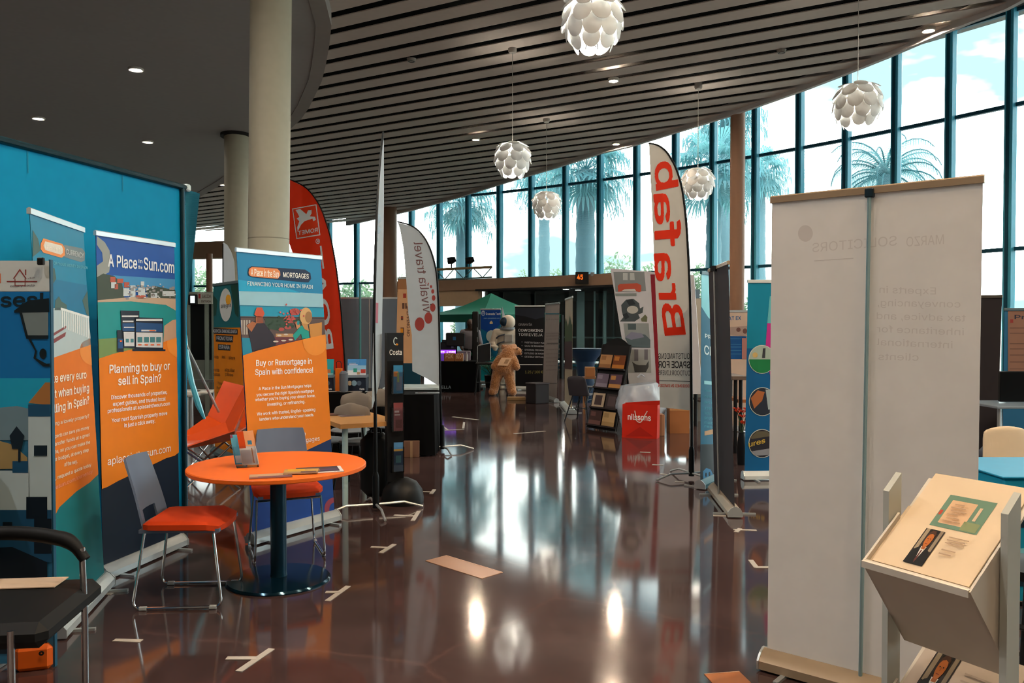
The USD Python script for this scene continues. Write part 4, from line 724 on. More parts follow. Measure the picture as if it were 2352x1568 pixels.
t = rollup('roll_up_banner', 'cream roll-up with small flags, half hidden behind the white flag with red dots', (atx(903, 14.2), 14.3), (atx(962, 14), 14.1), at(914, 640, 14.3), panel=mat('#d9a87a', 0.5)); S = t.sheet
prints(t, [('printed_teal', S.P(rect(880, 834, 1000, 1010), k=1), mat('#0c3d50', 0.5)), ('printed_top', S.P(rect(880, 620, 1000, 664), k=1), mat('#a9764d', 0.5)), ('printed_flag', S.P(rect(924, 696, 929, 709), rect(931, 696, 934, 709), rect(921, 726, 926, 735), rect(920, 752, 928, 770), k=1), mat('#6a4a3c', 0.5)), ('printed_red', S.P(rect(926, 674, 933, 684), rect(921, 728, 926, 731), k=2), mat('#a8402f', 0.5)), ('printed_yellow', S.P(rect(920, 754, 926, 765), k=2), mat('#d88a14', 0.5)), ('lettering', S.T([('SHIPPING.NO', (934, 702), (935, 772), (6, 0))], k=1), mat('#6b4a3a', 0.5))])
# ---- black draped tables with brochure boxes
CLOTH = mat('#050506', 0.9, spec=0.1)
def draped_table(label, x0, x1, y0, y1, z, flare=0.06):
    t = Thing('draped_table', label, 'table', ((x0 + x1) / 2, (y0 + y1) / 2, 0)); c = V((x0 + x1) / 2, (y0 + y1) / 2)
    top = [(x0, y0), (x1, y0), (x1, y1), (x0, y1)]; n = 64; prm = []; poly = shapely.LinearRing(top); 
    ring = [np.array(poly.interpolate(i / n, normalized=True).coords[0]) for i in range(n)]; vs = []
    for li, zz in enumerate((z, z - 0.02, z * 0.6, z * 0.25, 0.015)):
        f = flare * (1 - zz / z)
        for i, p in enumerate(ring):
            d = unit(np.append(p - c, 0))[:2]; wv = 1 + 0.35 * math.sin(i * 1.9) * (1 - zz / z); vs.append((*(p + d * f * wv), zz))
    vs.append((*c, z)); ff = []
    for l in range(4):
        for i in range(n): a, b = l * n + i, l * n + (i + 1) % n; ff += [[a, a + n, b + n], [a, b + n, b]]
    for i in range(n): ff.append([len(vs) - 1, i, (i + 1) % n])
    vs = np.array(vs); nv = len(vs); t.part('cloth', trimesh.Trimesh(vs, ff, process=False), CLOTH, smooth=50)
    t.part('tabletop', box((*c, z - 0.03), (x1 - x0 - 0.04, y1 - y0 - 0.04, 0.03)), mat('#6a5a48', 0.6))
    for x in (x0 + 0.08, x1 - 0.08):
        for y in (y0 + 0.08, y1 - 0.08): t.part('leg', cyl((x, y, 0), (x, y, z - 0.04), 0.02, 8), ALU)
    return t
draped_table('black draped table with brochure boxes on it, behind the wooden table', atx(672, 10.6), atx(872, 10.6), 10.45, 11.3, 0.76)
draped_table('black draped table behind the tall black brochure tower', atx(884, 10.2), atx(996, 10.2), 10.2, 11.1, 0.765, 0.03)
def brochure_box(label, x0, x1, Y, picture):
    """Countertop dispenser: dark box with a printed card standing in it."""
    a, b = atx(x0, Y), atx(x1, Y); t = Thing('brochure_dispenser', label, 'brochure dispenser', ((a + b) / 2, Y, 0.765)); c = (a + b) / 2; w = b - a
    t.part('box', box((c, Y, 0.765 + 0.09), (w, 0.16, 0.18), 0, 0.006), mat('#1a2230', 0.4)); t.part('lid', hullm([(c + sx * w / 2, Y + sy, 0.945 + z) for sx in (-1.06, 1.06) for sy, z in ((-0.09, 0.0), (0.08, 0.0), (0.08, 0.035))]), mat('#566069', 0.35))
    s = Sheet(V(a + 0.02, Y + 0.02, 0.97), V(b - 0.02, Y + 0.02, 0.97), V(a + 0.02, Y + 0.06, 1.18)); t.part('card', s.slab(0.003), mat(picture[0], 0.5))
    for i, (q, col) in enumerate(picture[1]): t.part('printed_block', s.R(q, k=1 + i), mat(col, 0.5), smooth=False)
    s2 = Sheet(V(a, Y - 0.081, 0.765), V(b, Y - 0.081, 0.765), V(a, Y - 0.081, 0.945)); 
    for i, (u, r_, col) in enumerate(((0.25, 0.17, '#b9a58c'), (0.45, 0.2, '#7f9fb0'), (0.68, 0.17, '#4a5a6a'))): t.part('round_picture', s2.flat([circ(u * s2.w, 0.6 * s2.h, r_ * s2.h, r_ * s2.h, 20)], 1), mat(col, 0.5), smooth=False)
    t.part('lettering', s2.Tuv([('Costa', 0.7, 0.92, 0.12, 0.022)], k=2), LET)
brochure_box('dark brochure dispenser with a blue beach card, right of the orange bag on the table', 793, 843, 10.75, ('#3d86c4', [((0, 0, 1, 0.3), '#c5cfd6'), ((0, 0.3, 1, 0.6), '#86b7d6'), ((0.32, 0.18, 0.52, 0.42), '#1d8f7f'), ((0.72, 0.12, 0.98, 0.36), '#b23b2e'), ((0.52, 0.04, 0.68, 0.2), '#a9896a'), ((0.08, 0.62, 0.55, 0.66), '#dfe8ee'), ((0.08, 0.72, 0.45, 0.75), '#dfe8ee')]))
brochure_box('dark brochure dispenser with a teal card, left of the orange bag on the table', 728, 768, 10.75, ('#1596a0', [((0.5, 0.1, 0.8, 0.35), '#a9693f'), ((0.0, 0.0, 1, 0.12), '#7fb9bd')]))
p = V(atx(778, 10.7), 10.7, 0.765); t = Thing('paper_bag', 'narrow orange paper bag with a dark handle between the two brochure dispensers', 'bag', p); t.part('body', box(p + V(0.0, 0, 0.15), (0.09, 0.07, 0.3), 0.1, 0.004), mat('#c9620f', 0.5)); t.part('handle', tube(bend([p + V(-0.03, 0, 0.3), p + V(-0.03, 0, 0.39), p + V(0.03, 0, 0.39), p + V(0.03, 0, 0.3)], 0.03), 0.005, 6), BLACK)
p = V(atx(789, 10.56), 10.56, 0.765); single('round_tin', 'small grey round box standing beside the orange paper bag', 'box', lathe([(0.001, 0), (0.05, 0), (0.055, 0.02), (0.055, 0.24), (0.03, 0.27), (0.001, 0.27)], 20, p), mat('#5a6068', 0.4))
for i, (x, w, c, l_) in enumerate(((750, 0.3, '#a9a2a2', 'pale leaflet at the front edge of the black table below the teal card'), (800, 0.32, '#8d8682', 'grey leaflet lying in front of the blue beach card'), (856, 0.2, '#9aa0a4', 'leaflet lying beside the thin white flag on the left black table'), (985, 0.3, '#8f969a', 'white leaflet lying at the right end of the black table behind the brochure tower'))):
    flat_leaf('leaflet', l_, (atx(x, 10.52), 10.52 if i < 3 else 10.3), 0.02 * i, w, 0.1, 0.77, mat(c, 0.5), [(0.1, 0.2, 0.5, 0.8, '#5b4a50')], 0.006)
t = Thing('display_tray', 'long white tray on the black table below the white flag with red dots', 'tray', (atx(945, 10.9), 10.9, 0.768)); t.part('base', box((atx(945, 10.9), 10.9, 0.785), (0.74, 0.2, 0.03), 0, 0.005), mat('#b9c2c0', 0.4)); t.part('rim', box((atx(945, 10.9), 11.0, 0.81), (0.74, 0.02, 0.05), 0, 0.004), mat('#c9d2d0', 0.4))
p = gnd(948, 1046); t = Thing('carton', 'brown carton under the black table behind the brochure tower', 'box', p + V(0, -0.08, 0)); t.part('body', box(p + V(0, -0.08, 0.1), (0.19, 0.12, 0.2), 0, 0.004), mat('#6d4f3e', 0.8)); t.part('tape', box(p + V(0, -0.141, 0.1), (0.03, 0.004, 0.2)), mat('#8f7357', 0.5))
# ---- tall black brochure tower
cx, cy = atx(905, 7.55), 7.55; rt = math.radians(-33); t = Thing('brochure_tower', 'tall black brochure tower with clear pockets and a white logo', 'brochure stand', (cx, cy, 0)); u1 = V(math.cos(rt + 0.55), math.sin(rt + 0.55), 0)
fu, fn = unit(V(0.93, 0.36, 0)), unit(V(0.36, -0.93, 0)); w_, d_ = 0.15, 0.1; zt_ = 1.555
t.part('tower', hullm([V(cx, cy, 0) + fu * a * w_ / 2 + fn * b * d_ / 2 + V(0, 0, z) for a in (-1, 1) for b in (-1, 1) for z in (0.2, zt_)]), mat('#0c0e11', 0.4))
t.part('base_dome', lathe([(0.19, 0), (0.195, 0.04), (0.18, 0.12), (0.13, 0.19), (0.05, 0.23), (0.001, 0.23)], 40, (cx + 0.075, cy, 0)), BLACK)
s = Sheet(V(cx, cy, 1.3) + fn * 0.0505 - fu * w_ / 2, V(cx, cy, 1.3) + fn * 0.0505 + fu * w_ / 2, V(cx, cy, zt_) + fn * 0.0505 - fu * w_ / 2)
t.part('sign_face', s.R((0, 0, 1, 1), k=0.5), mat('#23282e', 0.4), smooth=False)
a_ = np.radians(np.linspace(40, 320, 20)); arc_ = Polygon([(0.52 * s.w + 0.022 * math.cos(x), 0.7 * s.h + 0.036 * math.sin(x)) for x in a_] + [(0.52 * s.w + 0.013 * math.cos(x), 0.7 * s.h + 0.026 * math.sin(x)) for x in a_[::-1]])
t.part('logo_arc', s.flat([arc_], 2), mat('#c9dde2', 0.4), smooth=False); t.part('logo_tip', s.flat([circ(0.6 * s.w, 0.585 * s.h, 0.012, 0.009)], 3), mat('#d9901f', 0.4), smooth=False); t.part('lettering', s.Tuv([('Costa', 0.14, 0.9, 0.22, 0.045)], k=2), LET)
def pocket(z0, z1, m_c, bands, name):
    c = V(cx, cy, 0) + fn * 0.052 + fu * 0.012; w = 0.115
    for k_, (n0, n1, a, b) in enumerate(((0.038, 0.041, -w / 2, w / 2), (0.0, 0.041, -w / 2, -w / 2 + 0.003), (0.0, 0.041, w / 2 - 0.003, w / 2))): t.part('pocket_wall', hullm([c + fu * q + fn * n_ + V(0, 0, z) for q in (a, b) for n_ in (n0, n1) for z in (z0, z1)]), acrylic, smooth=False)
    t.part('pocket_floor', hullm([c + fu * q + fn * n_ + V(0, 0, z) for q in (-w / 2, w / 2) for n_ in (0, 0.041) for z in (z0, z0 + 0.004)]), acrylic, smooth=False)
    leaflet('leaflet', name, 'leaflet', c + fn * 0.022 + fu * 0.008 + V(0, 0, z0 + 0.006), fu, 0.085, fn, 0.006, V(0, 0, 1), z1 - z0 + 0.035, m_c, bands)
pocket(1.0, 1.22, mat('#2f6f9a', 0.45), [(0, 0.75, 1, 1, '#3f8fc0'), (0.0, 0.6, 0.5, 0.78, '#c9803a'), (0.3, 0.1, 0.9, 0.6, '#5f6f8c'), (0.4, 0.4, 0.6, 0.75, '#7f9a5a')], 'blue leaflet in the top pocket of the black brochure tower')
pocket(0.66, 0.88, mat('#8a4a4f', 0.45), [(0.1, 0.55, 0.7, 0.6, '#c9b0b4'), (0.1, 0.65, 0.6, 0.72, '#d9c4c8'), (0.2, 0.1, 0.9, 0.4, '#6d3538')], 'dark red leaflet in the middle pocket of the black brochure tower')
pocket(0.29, 0.52, mat('#25405f', 0.45), [(0, 0.75, 1, 1, '#4f86b8'), (0, 0.7, 1, 0.77, '#c9a04a'), (0.2, 0.3, 0.8, 0.55, '#4a7f8a'), (0.0, 0.0, 1, 0.22, '#5a6a80')], 'dark blue leaflet with a pale sky in the bottom pocket of the black brochure tower')
p = V(atx(862, 7.8), 7.8, 0); t = Thing('carry_case', 'black rounded carry case standing left of the brochure tower', 'case', p); t.part('body', box(p + V(0, 0, 0.31), (0.28, 0.2, 0.6), 0, 0.07), BLACK, smooth=60); t.part('handle', tube(bend([p + V(-0.05, 0, 0.6), p + V(-0.05, 0, 0.65), p + V(0.05, 0, 0.65), p + V(0.05, 0, 0.6)], 0.03), 0.009, 8), DARKMETAL)
# ---- wooden table behind the round one
q0 = gnd(788, 1166); t = Thing('wooden_table', 'pale wooden square table with white round legs behind the round orange table', 'table', q0 + V(-0.25, 0.75, 0))
tw = mat('#c08a50', 0.5); c0 = at(782, 971, q0[1] - 0.02); e1, e2 = unit(V(0.9, 0.5, 0)), unit(V(-0.5, 0.9, 0)); zt_ = 0.745
cr = [V(c0[0], c0[1], zt_) + e1 * a + e2 * b for a in (0, 0.58) for b in (0, 0.95)]
t.part('tabletop', hullm(cr + [c_ - V(0, 0, 0.04) for c_ in cr]), tw)
for a in (0.06, 0.52):
    for b in (0.06, 0.89): c_ = V(c0[0], c0[1], 0) + e1 * a + e2 * b; t.part('leg', cyl(c_, c_ + V(0, 0, zt_ - 0.04), 0.026, 14), mat('#a9c4c6', 0.4))
q = gnd(775, 953, 0.75); flat_leaf('leaflet', 'dark leaflet on the wooden table nearest the mortgages banner', q, 0.25, 0.26, 0.2, 0.746, mat('#4a2f2a', 0.5), [(0.1, 0.2, 0.9, 0.8, '#7a4a38')])
q = gnd(812, 955, 0.75); flat_leaf('leaflet', 'pale leaflet on the wooden table beside the thin flag pole', q, 0.45, 0.24, 0.18, 0.746, mat('#8f7f7c', 0.5), [(0.1, 0.1, 0.9, 0.5, '#5f4a50')])
def visitor_chair(label, loc, rz, group='visitor chairs round the wooden table'):
    t = Thing('visitor_chair', label, 'chair', loc, group, rotz=rz); t.local = True; sm = mat('#7d7468', 0.6)
    t.part('seat', lathe([(0.001, 0.44), (0.2, 0.44), (0.22, 0.455), (0.2, 0.47), (0.001, 0.475)], 28), mat('#6f7478', 0.6))
    t.part('backrest', blend({0: ((-0.22, -0.14, 0.74), (0.02, 0.05, 0.09)), 1: ((-0.25, 0, 0.76), (0.02, 0.06, 0.11)), 2: ((-0.22, 0.14, 0.74), (0.02, 0.05, 0.09))}, [(0, 1), (1, 2)], 0.05, 6), sm, smooth=60)
    for x, y in ((0.16, 0.16), (0.16, -0.16), (-0.17, 0.16), (-0.17, -0.16)): t.part('leg', cyl((x * 0.85, y * 0.85, 0.44), (x * 1.25, y * 1.25, 0), 0.012, 8), DARKMETAL)
    for s_ in (-1, 1): t.part('back_post', cyl((-0.15, 0.1 * s_, 0.44), (-0.24, 0.1 * s_, 0.72), 0.009, 8), DARKMETAL)
    return t
v0 = visitor_chair('brown oval-backed chair behind the wooden table, back showing above the tabletop', (atx(803, 9.2), 9.2, 0), 262)
dup(v0, (atx(866, 9.6), 9.6, 0), 270, 'brown oval-backed chair behind the wooden table next to the brochure tower')
dup(v0, (atx(822, 8.2), 8.3, 0), 80, 'grey seated chair pushed under the wooden table, right of its white leg'); dup(v0, (atx(745, 8.4), 8.4, 0), 10, 'grey seated chair under the wooden table behind the mortgages banner')
# ---------------------------------------------------------------- entrance recess below the beam
aL, aR = arc_of_px(1114), arc_of_px(1445)
dkw = mat('#20282e', 0.8)
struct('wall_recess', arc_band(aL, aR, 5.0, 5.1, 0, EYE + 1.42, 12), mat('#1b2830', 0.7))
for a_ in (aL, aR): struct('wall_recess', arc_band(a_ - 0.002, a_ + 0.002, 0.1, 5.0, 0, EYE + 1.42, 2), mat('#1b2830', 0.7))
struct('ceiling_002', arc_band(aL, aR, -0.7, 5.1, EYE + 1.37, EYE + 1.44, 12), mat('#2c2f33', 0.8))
pth = '/World/door_2'; meta(UsdGeom.Xform.Define(stage, pth).GetPrim(), kind='structure'); dr = Thing.__new__(Thing); dr.path = pth; dr.o = V(0, 0, 0); dr.local = False
for i, a in enumerate(np.linspace(aL, aR, 9)):
    p = arc_pt(a, 4.55); dr.part('frame_post', cyl((*p, 0), (*p, EYE + 1.37), 0.035, 8), mat('#5d7a80', 0.4))
dr.part('frame_head', arc_band(aL, aR, 4.5, 4.6, EYE + 1.05, EYE + 1.37, 12), mat('#4c6064', 0.5)); dr.part('handrail', arc_band(aL, aR, 4.46, 4.52, 1.02, 1.09, 12), mat('#7fa0a4', 0.4))
dr.part('door_glass', arc_band(aL, aR, 4.54, 4.56, 0.1, EYE + 1.05, 12), pane_look, smooth=False); dr.part('transom', arc_band(aL, aR, 4.5, 4.6, 0, 0.1, 12), DARKTEAL)
pm = lambda px, Y: V(atx(px, Y), Y, 0)
# glass strips inside the recess, their reflections painted as a pale colour
for x, w in ((1334, 0.36), (1366, 0.08), (1389, 0.16)): a = arc_of_px(x); Yg = arc_pt(a)[1] + 2.6; p = V(atx(x, Yg), Yg); single('glass_panel', {1334: 'wide glass strip with painted pale reflections inside the dark entrance recess', 1366: 'thin pale glass strip in the entrance recess, right of the wide one', 1389: 'leaning-looking pale strip in the entrance recess beside the white picture board'}[x], 'glass panel', box((*p, 1.6), (w, 0.04, 2.79), math.atan2(*(unit(p - GC)[::-1])) + math.pi / 2), mat('#9fc4c8', 0.25, trans=0.3))
t = Thing('recess_lamp', 'small round white lamp in the dark ceiling over the entrance', 'ceiling light', at(1300, 663, 31.6) * (1, 1, 0) + V(0, 0, EYE + 1.36)); q = t.o; t.part('lens', lathe([(0.001, -0.03), (0.1, -0.03), (0.12, 0.0), (0.001, 0.01)], 18, q), mat('#f2f4e8', 0.4, emit=120.0)); t.part('ring', lathe([(0.12, -0.02), (0.15, -0.02), (0.15, 0.05), (0.12, 0.05)], 18, q), ALU)
# digital clock on the beam
YC = at(1337, 637, 28.0)[1]; pb = arc_pt(arc_of_px(1337), -0.72); YC = pb[1] - 0.45
t = Thing('digital_clock', 'black digital clock with glowing orange-red digits on the beam', 'clock', at(1337, 650, YC)); t.part('housing', px_box(1322, 624, 1352, 652, YC, 0.14, 0.01), BLACK); s_ = sheet_px(1322, 624, 1352, 652, YC - 0.004, 0.004)
t.part('digits', s_.Tuv([('45', 0.12, 0.56, 0.38, 0.17)], k=2), mat('#ff3a08', 0.5, emit=3.0)); t.part('bracket', px_box(1330, 626, 1344, 632, YC + 0.12, 0.5), DARKMETAL)
t = Thing('speaker_box', 'small pale box fixed on the beam right of the digital clock', 'sensor', at(1361, 634, YC)); t.part('housing', px_box(1357, 625, 1365, 634, YC + 0.02, 0.12, 0.01), mat('#a9aeb0', 0.5)); t.part('bracket', px_box(1359, 627, 1363, 632, YC + 0.12, 0.4), DARKMETAL)
# truss bar with two spotlights left of the beam
YT = arc_pt(arc_of_px(1060), -1.0)[1]; a, b = at(1000, 619, YT), at(1130, 613, YT); t = Thing('lighting_truss', 'slim wooden-looking truss bar above the left of the beam', 'truss', (a + b) / 2)
t.part('top_bar', cyl(a, b, 0.05, 8), mat('#a98a5f', 0.6)); t.part('bottom_bar', cyl(a - V(0, 0, 0.42), b - V(0, 0, 0.42), 0.03, 8), mat('#6f8a8c', 0.5))
for i in range(6): f0, f1 = i / 6, (i + 1) / 6; t.part('brace', cyl(a + (b - a) * f0 - V(0, 0, 0.42 * (i % 2)), a + (b - a) * f1 - V(0, 0, 0.42 * ((i + 1) % 2)), 0.02, 6), mat('#6f8a8c', 0.5))
for px, l_ in ((1037, 'black stage spotlight on the truss bar, the left one'), (1079, 'black stage spotlight on the truss bar in front of a window post, the right one')):
    c = at(px, 598, YT); t = Thing('stage_spotlight', l_, 'spotlight', c - V(0, 0, 0.15)); t.part('can', tube([c - V(0.16, 0, 0.02), c, c + V(0.17, 0, 0.06)], [0.13, 0.15, 0.1], 14), BLACK); t.part('yoke', tube(bend([c - V(0, 0.17, 0), c - V(0, 0.17, 0.25), c - V(0, -0.17, 0.25), c + V(0, 0.17, 0)], 0.04), 0.015, 6), BLACK); t.part('clamp', cyl(c - V(0, 0, 0.25), (c[0], YT, a[2]), 0.02, 8), BLACK)

# ---------------------------------------------------------------- middle distance: canopy, counter, bear
green = mat('#0a6a58', 0.6, trans=0.25)
ap = at(1128, 673, 25.2); cc = V(ap[0], 25.2, 0); R_ = 2.15; zt_ = 1.92; t = Thing('gazebo', 'dark green pyramid canopy tent on dark legs in the middle distance', 'canopy', cc)
cor = [cc + V(R_ * math.cos(a), R_ * math.sin(a), zt_) for a in (-math.pi / 2 - 0.12, -0.12, math.pi / 2 - 0.12, math.pi - 0.12)]
for i in range(4):
    A_, B_ = cor[i], cor[(i + 1) % 4]; n = 8; vs, ff = [], []
    for r in range(n + 1):
        for c_ in range(n + 1):
            f = r / n; e = A_ + (B_ - A_) * (c_ / n); p = ap + (e - ap) * f; p = p - V(0, 0, 0.12 * math.sin(math.pi * f) + 0.0); vs.append(p)
    for r in range(n):
        for c_ in range(n): q = r * (n + 1) + c_; ff += [[q, q + n + 1, q + n + 2], [q, q + n + 2, q + 1]]
    t.part('roof_panel', trimesh.Trimesh(np.vstack([vs, np.array(vs) - V(0, 0, 0.01)]), np.vstack([ff, np.array(ff)[:, ::-1] + len(vs)]), process=False), green, smooth=60)
    t.part('valance', hullm([A_, B_, A_ - V(0, 0, 0.22), B_ - V(0, 0, 0.22), A_ + unit(cc - A_) * 0.01, B_ - V(0, 0, 0.22) + unit(cc - B_) * V(0.01, 0.01, 0)]), green); t.part('leg', box((A_[0], A_[1], zt_ / 2), (0.09, 0.09, zt_), 0.7), BLACK)
# counter with screens
YK = 19.9; x0, x1 = atx(1004, YK), atx(1098, YK); draped_table('black draped counter with cartons and screens under the green canopy', x0, x1, YK, YK + 0.9, 0.74, 0.03)
s_ = sheet_px(1012, 884, 1036, 892, YK - 0.06); single('counter_lettering', 'pale letters low on the front of the black counter under the canopy', 'lettering', cat_(s_.Tuv([('ELLA', 0.1, 1.0, 0.0, 0.07)], k=1)), mat('#7f8e96', 0.5))
def carton(label, px0, py0, px1, py1, Y, text, zbase=None, d=0.22):
    m = px_box(px0, py0, px1, py1, Y, d, 0.006); b = m.bounds; t = Thing('carton', label, 'box', ((b[0][0] + b[1][0]) / 2, Y + d / 2, b[0][2])); t.part('body', m, mat('#9a6238', 0.8)); s = sheet_px(px0, py0, px1, py1, Y - 0.002)
    if text: t.part('lettering', s.Tuv([(text, 0.15, 0.85, 0.38, 0.1)], k=1), mat('#d9b792', 0.6))
    t.part('tape', s.R((0.0, 0.92, 1, 0.99), k=1), mat('#b98656', 0.5), smooth=False); return t
zc_ = lambda Y, z: 745 + (EYE - z) / Y * FPX
carton('left brown carton with pale print on the black counter', 1020, 811, 1044, zc_(19.98, 0.742), 19.98, 'FOX'); carton('right brown carton with pale print on the black counter', 1045, 812, 1063, zc_(19.98, 0.742), 19.98, 'BIO')
t = Thing('led_display', 'glowing purple display board standing on the black counter', 'display', at(1030, zc_(20.25, 0.742), 20.25)); t.part('panel', px_box(1010, 803, 1047, zc_(20.25, 0.742), 20.25, 0.04), mat('#57308f', 0.4, emit=0.35)); s_ = sheet_px(1010, 803, 1047, 812, 20.245, 0.003); t.part('lit_band', s_.R((0, 0, 1, 1), k=1), mat('#7a2fe0', 0.4, emit=0.9), smooth=False); t.part('lettering', s_.Tuv([('TECHNO', 0.02, 0.3, 0.3, 0.035), ('GAMING', 0.55, 0.98, 0.3, 0.035)], k=2), mat('#e8d8ff', 0.4, emit=1.2)); t.part('emblem', s_.flat([[(0.42 * s_.w, 0.1 * s_.h), (0.5 * s_.w, 0.1 * s_.h), (0.46 * s_.w, 0.8 * s_.h)]], 2), mat('#e8d8ff', 0.4, emit=1.2), smooth=False)
t = Thing('grey_box', 'pale mauve box on the black counter behind the right carton', 'box', at(1068, zc_(20.4, 0.742), 20.4)); t.part('body', px_box(1050, 806, 1080, zc_(20.4, 0.742), 20.4, 0.2, 0.006), mat('#8a7f8c', 0.6)); t.part('lid_line', px_box(1050, 808, 1080, 809.5, 20.395, 0.01), mat('#6a606c', 0.6))
t = Thing('monitor', 'black monitor with a small blue emblem, seen from behind above the counter', 'monitor', at(1046, zc_(20.5, 0.742), 20.5)); t.part('screen_back', px_box(1024, 764, 1068, 795, 20.5, 0.06, 0.02), BLACK); t.part('emblem', px_box(1040, 773, 1047, 781, 20.49, 0.01), mat('#1f5f86', 0.5)); t.part('stand', px_box(1042, 793, 1050, zc_(20.5, 0.742), 20.54, 0.06), BLACK)
t = Thing('printer', 'black boxy printer with pale buttons on the counter left of the monitor', 'printer', at(1024, zc_(20.5, 0.742), 20.5)); t.part('body', px_box(1012, 785, 1044, zc_(20.62, 0.742), 20.62, 0.3, 0.02), mat('#121418', 0.4)); t.part('top', px_box(1015, 780, 1036, 786, 20.62, 0.3, 0.01), mat('#1d2126', 0.4)); t.part('roll', px_box(1036, 788, 1043, 800, 20.6, 0.03, 0.008), mat('#77808a', 0.4))
for px, l_ in ((1062, 'small pale cup on the counter right of the monitor'), (1072, 'white bottle on the counter beside the seated helper')):
    b_ = at(px, zc_(20.15, 0.742), 20.15); single('counter_bottle', l_, 'bottle', lathe([(0.001, 0), (0.03, 0), (0.03, 0.14), (0.012, 0.18), (0.012, 0.22 if px > 1065 else 0.19), (0.001, 0.22 if px > 1065 else 0.19)], 14, b_), mat('#b9b6b2', 0.4))
# helper behind the counter
skin = mat('#3d2a22', 0.6); Y_ = 21.7
def pp(px, py, dy=0.0): return at(px, py, Y_ + dy)
t = Thing('person', 'person in a grey shirt with dark hair standing behind the counter under the canopy', 'person', V(atx(1080, Y_), Y_, 0)); hx = atx(1080, Y_); B = lambda x, y, z: V(hx + x, Y_ + y, z)
J = {0: (B(-0.09, 0, 0.06), 0.06), 1: (B(-0.1, 0, 0.5), 0.065), 2: (B(-0.09, 0, 0.92), 0.1), 3: (B(0.1, 0, 0.06), 0.06), 4: (B(0.1, 0, 0.5), 0.065), 5: (B(0.09, 0, 0.92), 0.1), 6: (B(0, 0, 1.0), (0.17, 0.12, 0.12)), 7: (B(0, -0.02, 1.3), (0.19, 0.12, 0.14)), 8: (B(-0.19, 0, 1.42), 0.07), 9: (B(0.19, 0, 1.42), 0.07), 10: (B(0, -0.01, 1.5), 0.06), 11: (B(0, -0.03, 1.64), (0.085, 0.1, 0.12)), 12: (B(-0.27, -0.05, 1.14), 0.05), 13: (B(-0.2, -0.28, 1.0), 0.035), 14: (B(0.27, -0.03, 1.14), 0.05), 15: (B(0.2, -0.26, 1.0), 0.035), 16: (B(-0.1, -0.14, 0.03), 0.04), 17: (B(0.11, -0.14, 0.03), 0.04), 18: (B(-0.17, -0.36, 0.97), 0.03), 19: (B(0.17, -0.34, 0.97), 0.03)}
t.part('body', blend(J, [(0, 1), (1, 2), (3, 4), (4, 5), (2, 6), (5, 6), (6, 7), (7, 8, 9), (10, 8, 9), (10, 11), (8, 12), (12, 13), (9, 14), (14, 15), (0, 16), (3, 17), (13, 18), (15, 19)], 0.035), skin, smooth=True)
Js = {k: (c, np.array(r) * 1.0 + 0.014) for k, (c, r) in J.items()}; t.part('shirt', blend({k: Js[k] for k in (6, 7, 8, 9, 12, 14)}, [(6, 7), (7, 8, 9), (8, 12), (9, 14)], 0.035), mat('#77737a', 0.8), smooth=True); t.part('trousers', blend({k: Js[k] for k in (0, 1, 2, 3, 4, 5, 6)}, [(0, 1), (1, 2), (3, 4), (4, 5), (2, 6), (5, 6)], 0.035), mat('#1b2028', 0.8), smooth=True)
t.part('hair', blend({0: (B(0, 0.02, 1.69), (0.095, 0.1, 0.09)), 1: (B(0, 0.05, 1.6), (0.08, 0.07, 0.08))}, [(0, 1)], 0.03), mat('#0c0a09', 0.7), smooth=True)
for s_ in (-1, 1): t.part('eye', trimesh.creation.icosphere(1, 0.012).apply_translation(B(0.033 * s_, -0.125, 1.645)), BLACK)
t.part('nose', hullm([B(-0.014, -0.12, 1.61), B(0.014, -0.12, 1.61), B(0, -0.15, 1.612), B(0, -0.125, 1.65)]), skin)
# director's chair with a sign board, left of the bear
t = Thing('bar_chair', 'tall dark bar chair with a white-edged back panel, left of the teddy bear', 'chair', gnd(1113, 906)); q = t.o
for x, y in ((-0.2, -0.18), (0.2, -0.18), (-0.2, 0.2), (0.2, 0.2)): t.part('leg', cyl(q + V(x * 1.1, y, 0), q + V(x * 0.8, y, 0.72), 0.014, 8), BLACK)
t.part('seat', box(q + V(0, 0, 0.73), (0.42, 0.4, 0.05), 0, 0.02), BLACK); t.part('back_panel', hullm([q + V(x, 0.2 + d, z + (0.06 if x > 0 else 0)) for x in (-0.17, 0.12) for d in (0, 0.02) for z in (0.72, 1.12)]), mat('#1a1d20', 0.6)); t.part('panel_edge', tube(bend([q + V(-0.18, 0.19, 0.72), q + V(-0.17, 0.19, 1.13), q + V(0.13, 0.19, 1.2), q + V(0.13, 0.19, 0.8)], 0.02), 0.01, 6), mat('#a9b0b0', 0.5)); t.part('foot_ring', tube([q + V(0.21 * math.cos(a), 0.2 * math.sin(a), 0.28) for a in np.linspace(0, 2 * math.pi, 20)], 0.01, 6), BLACK)
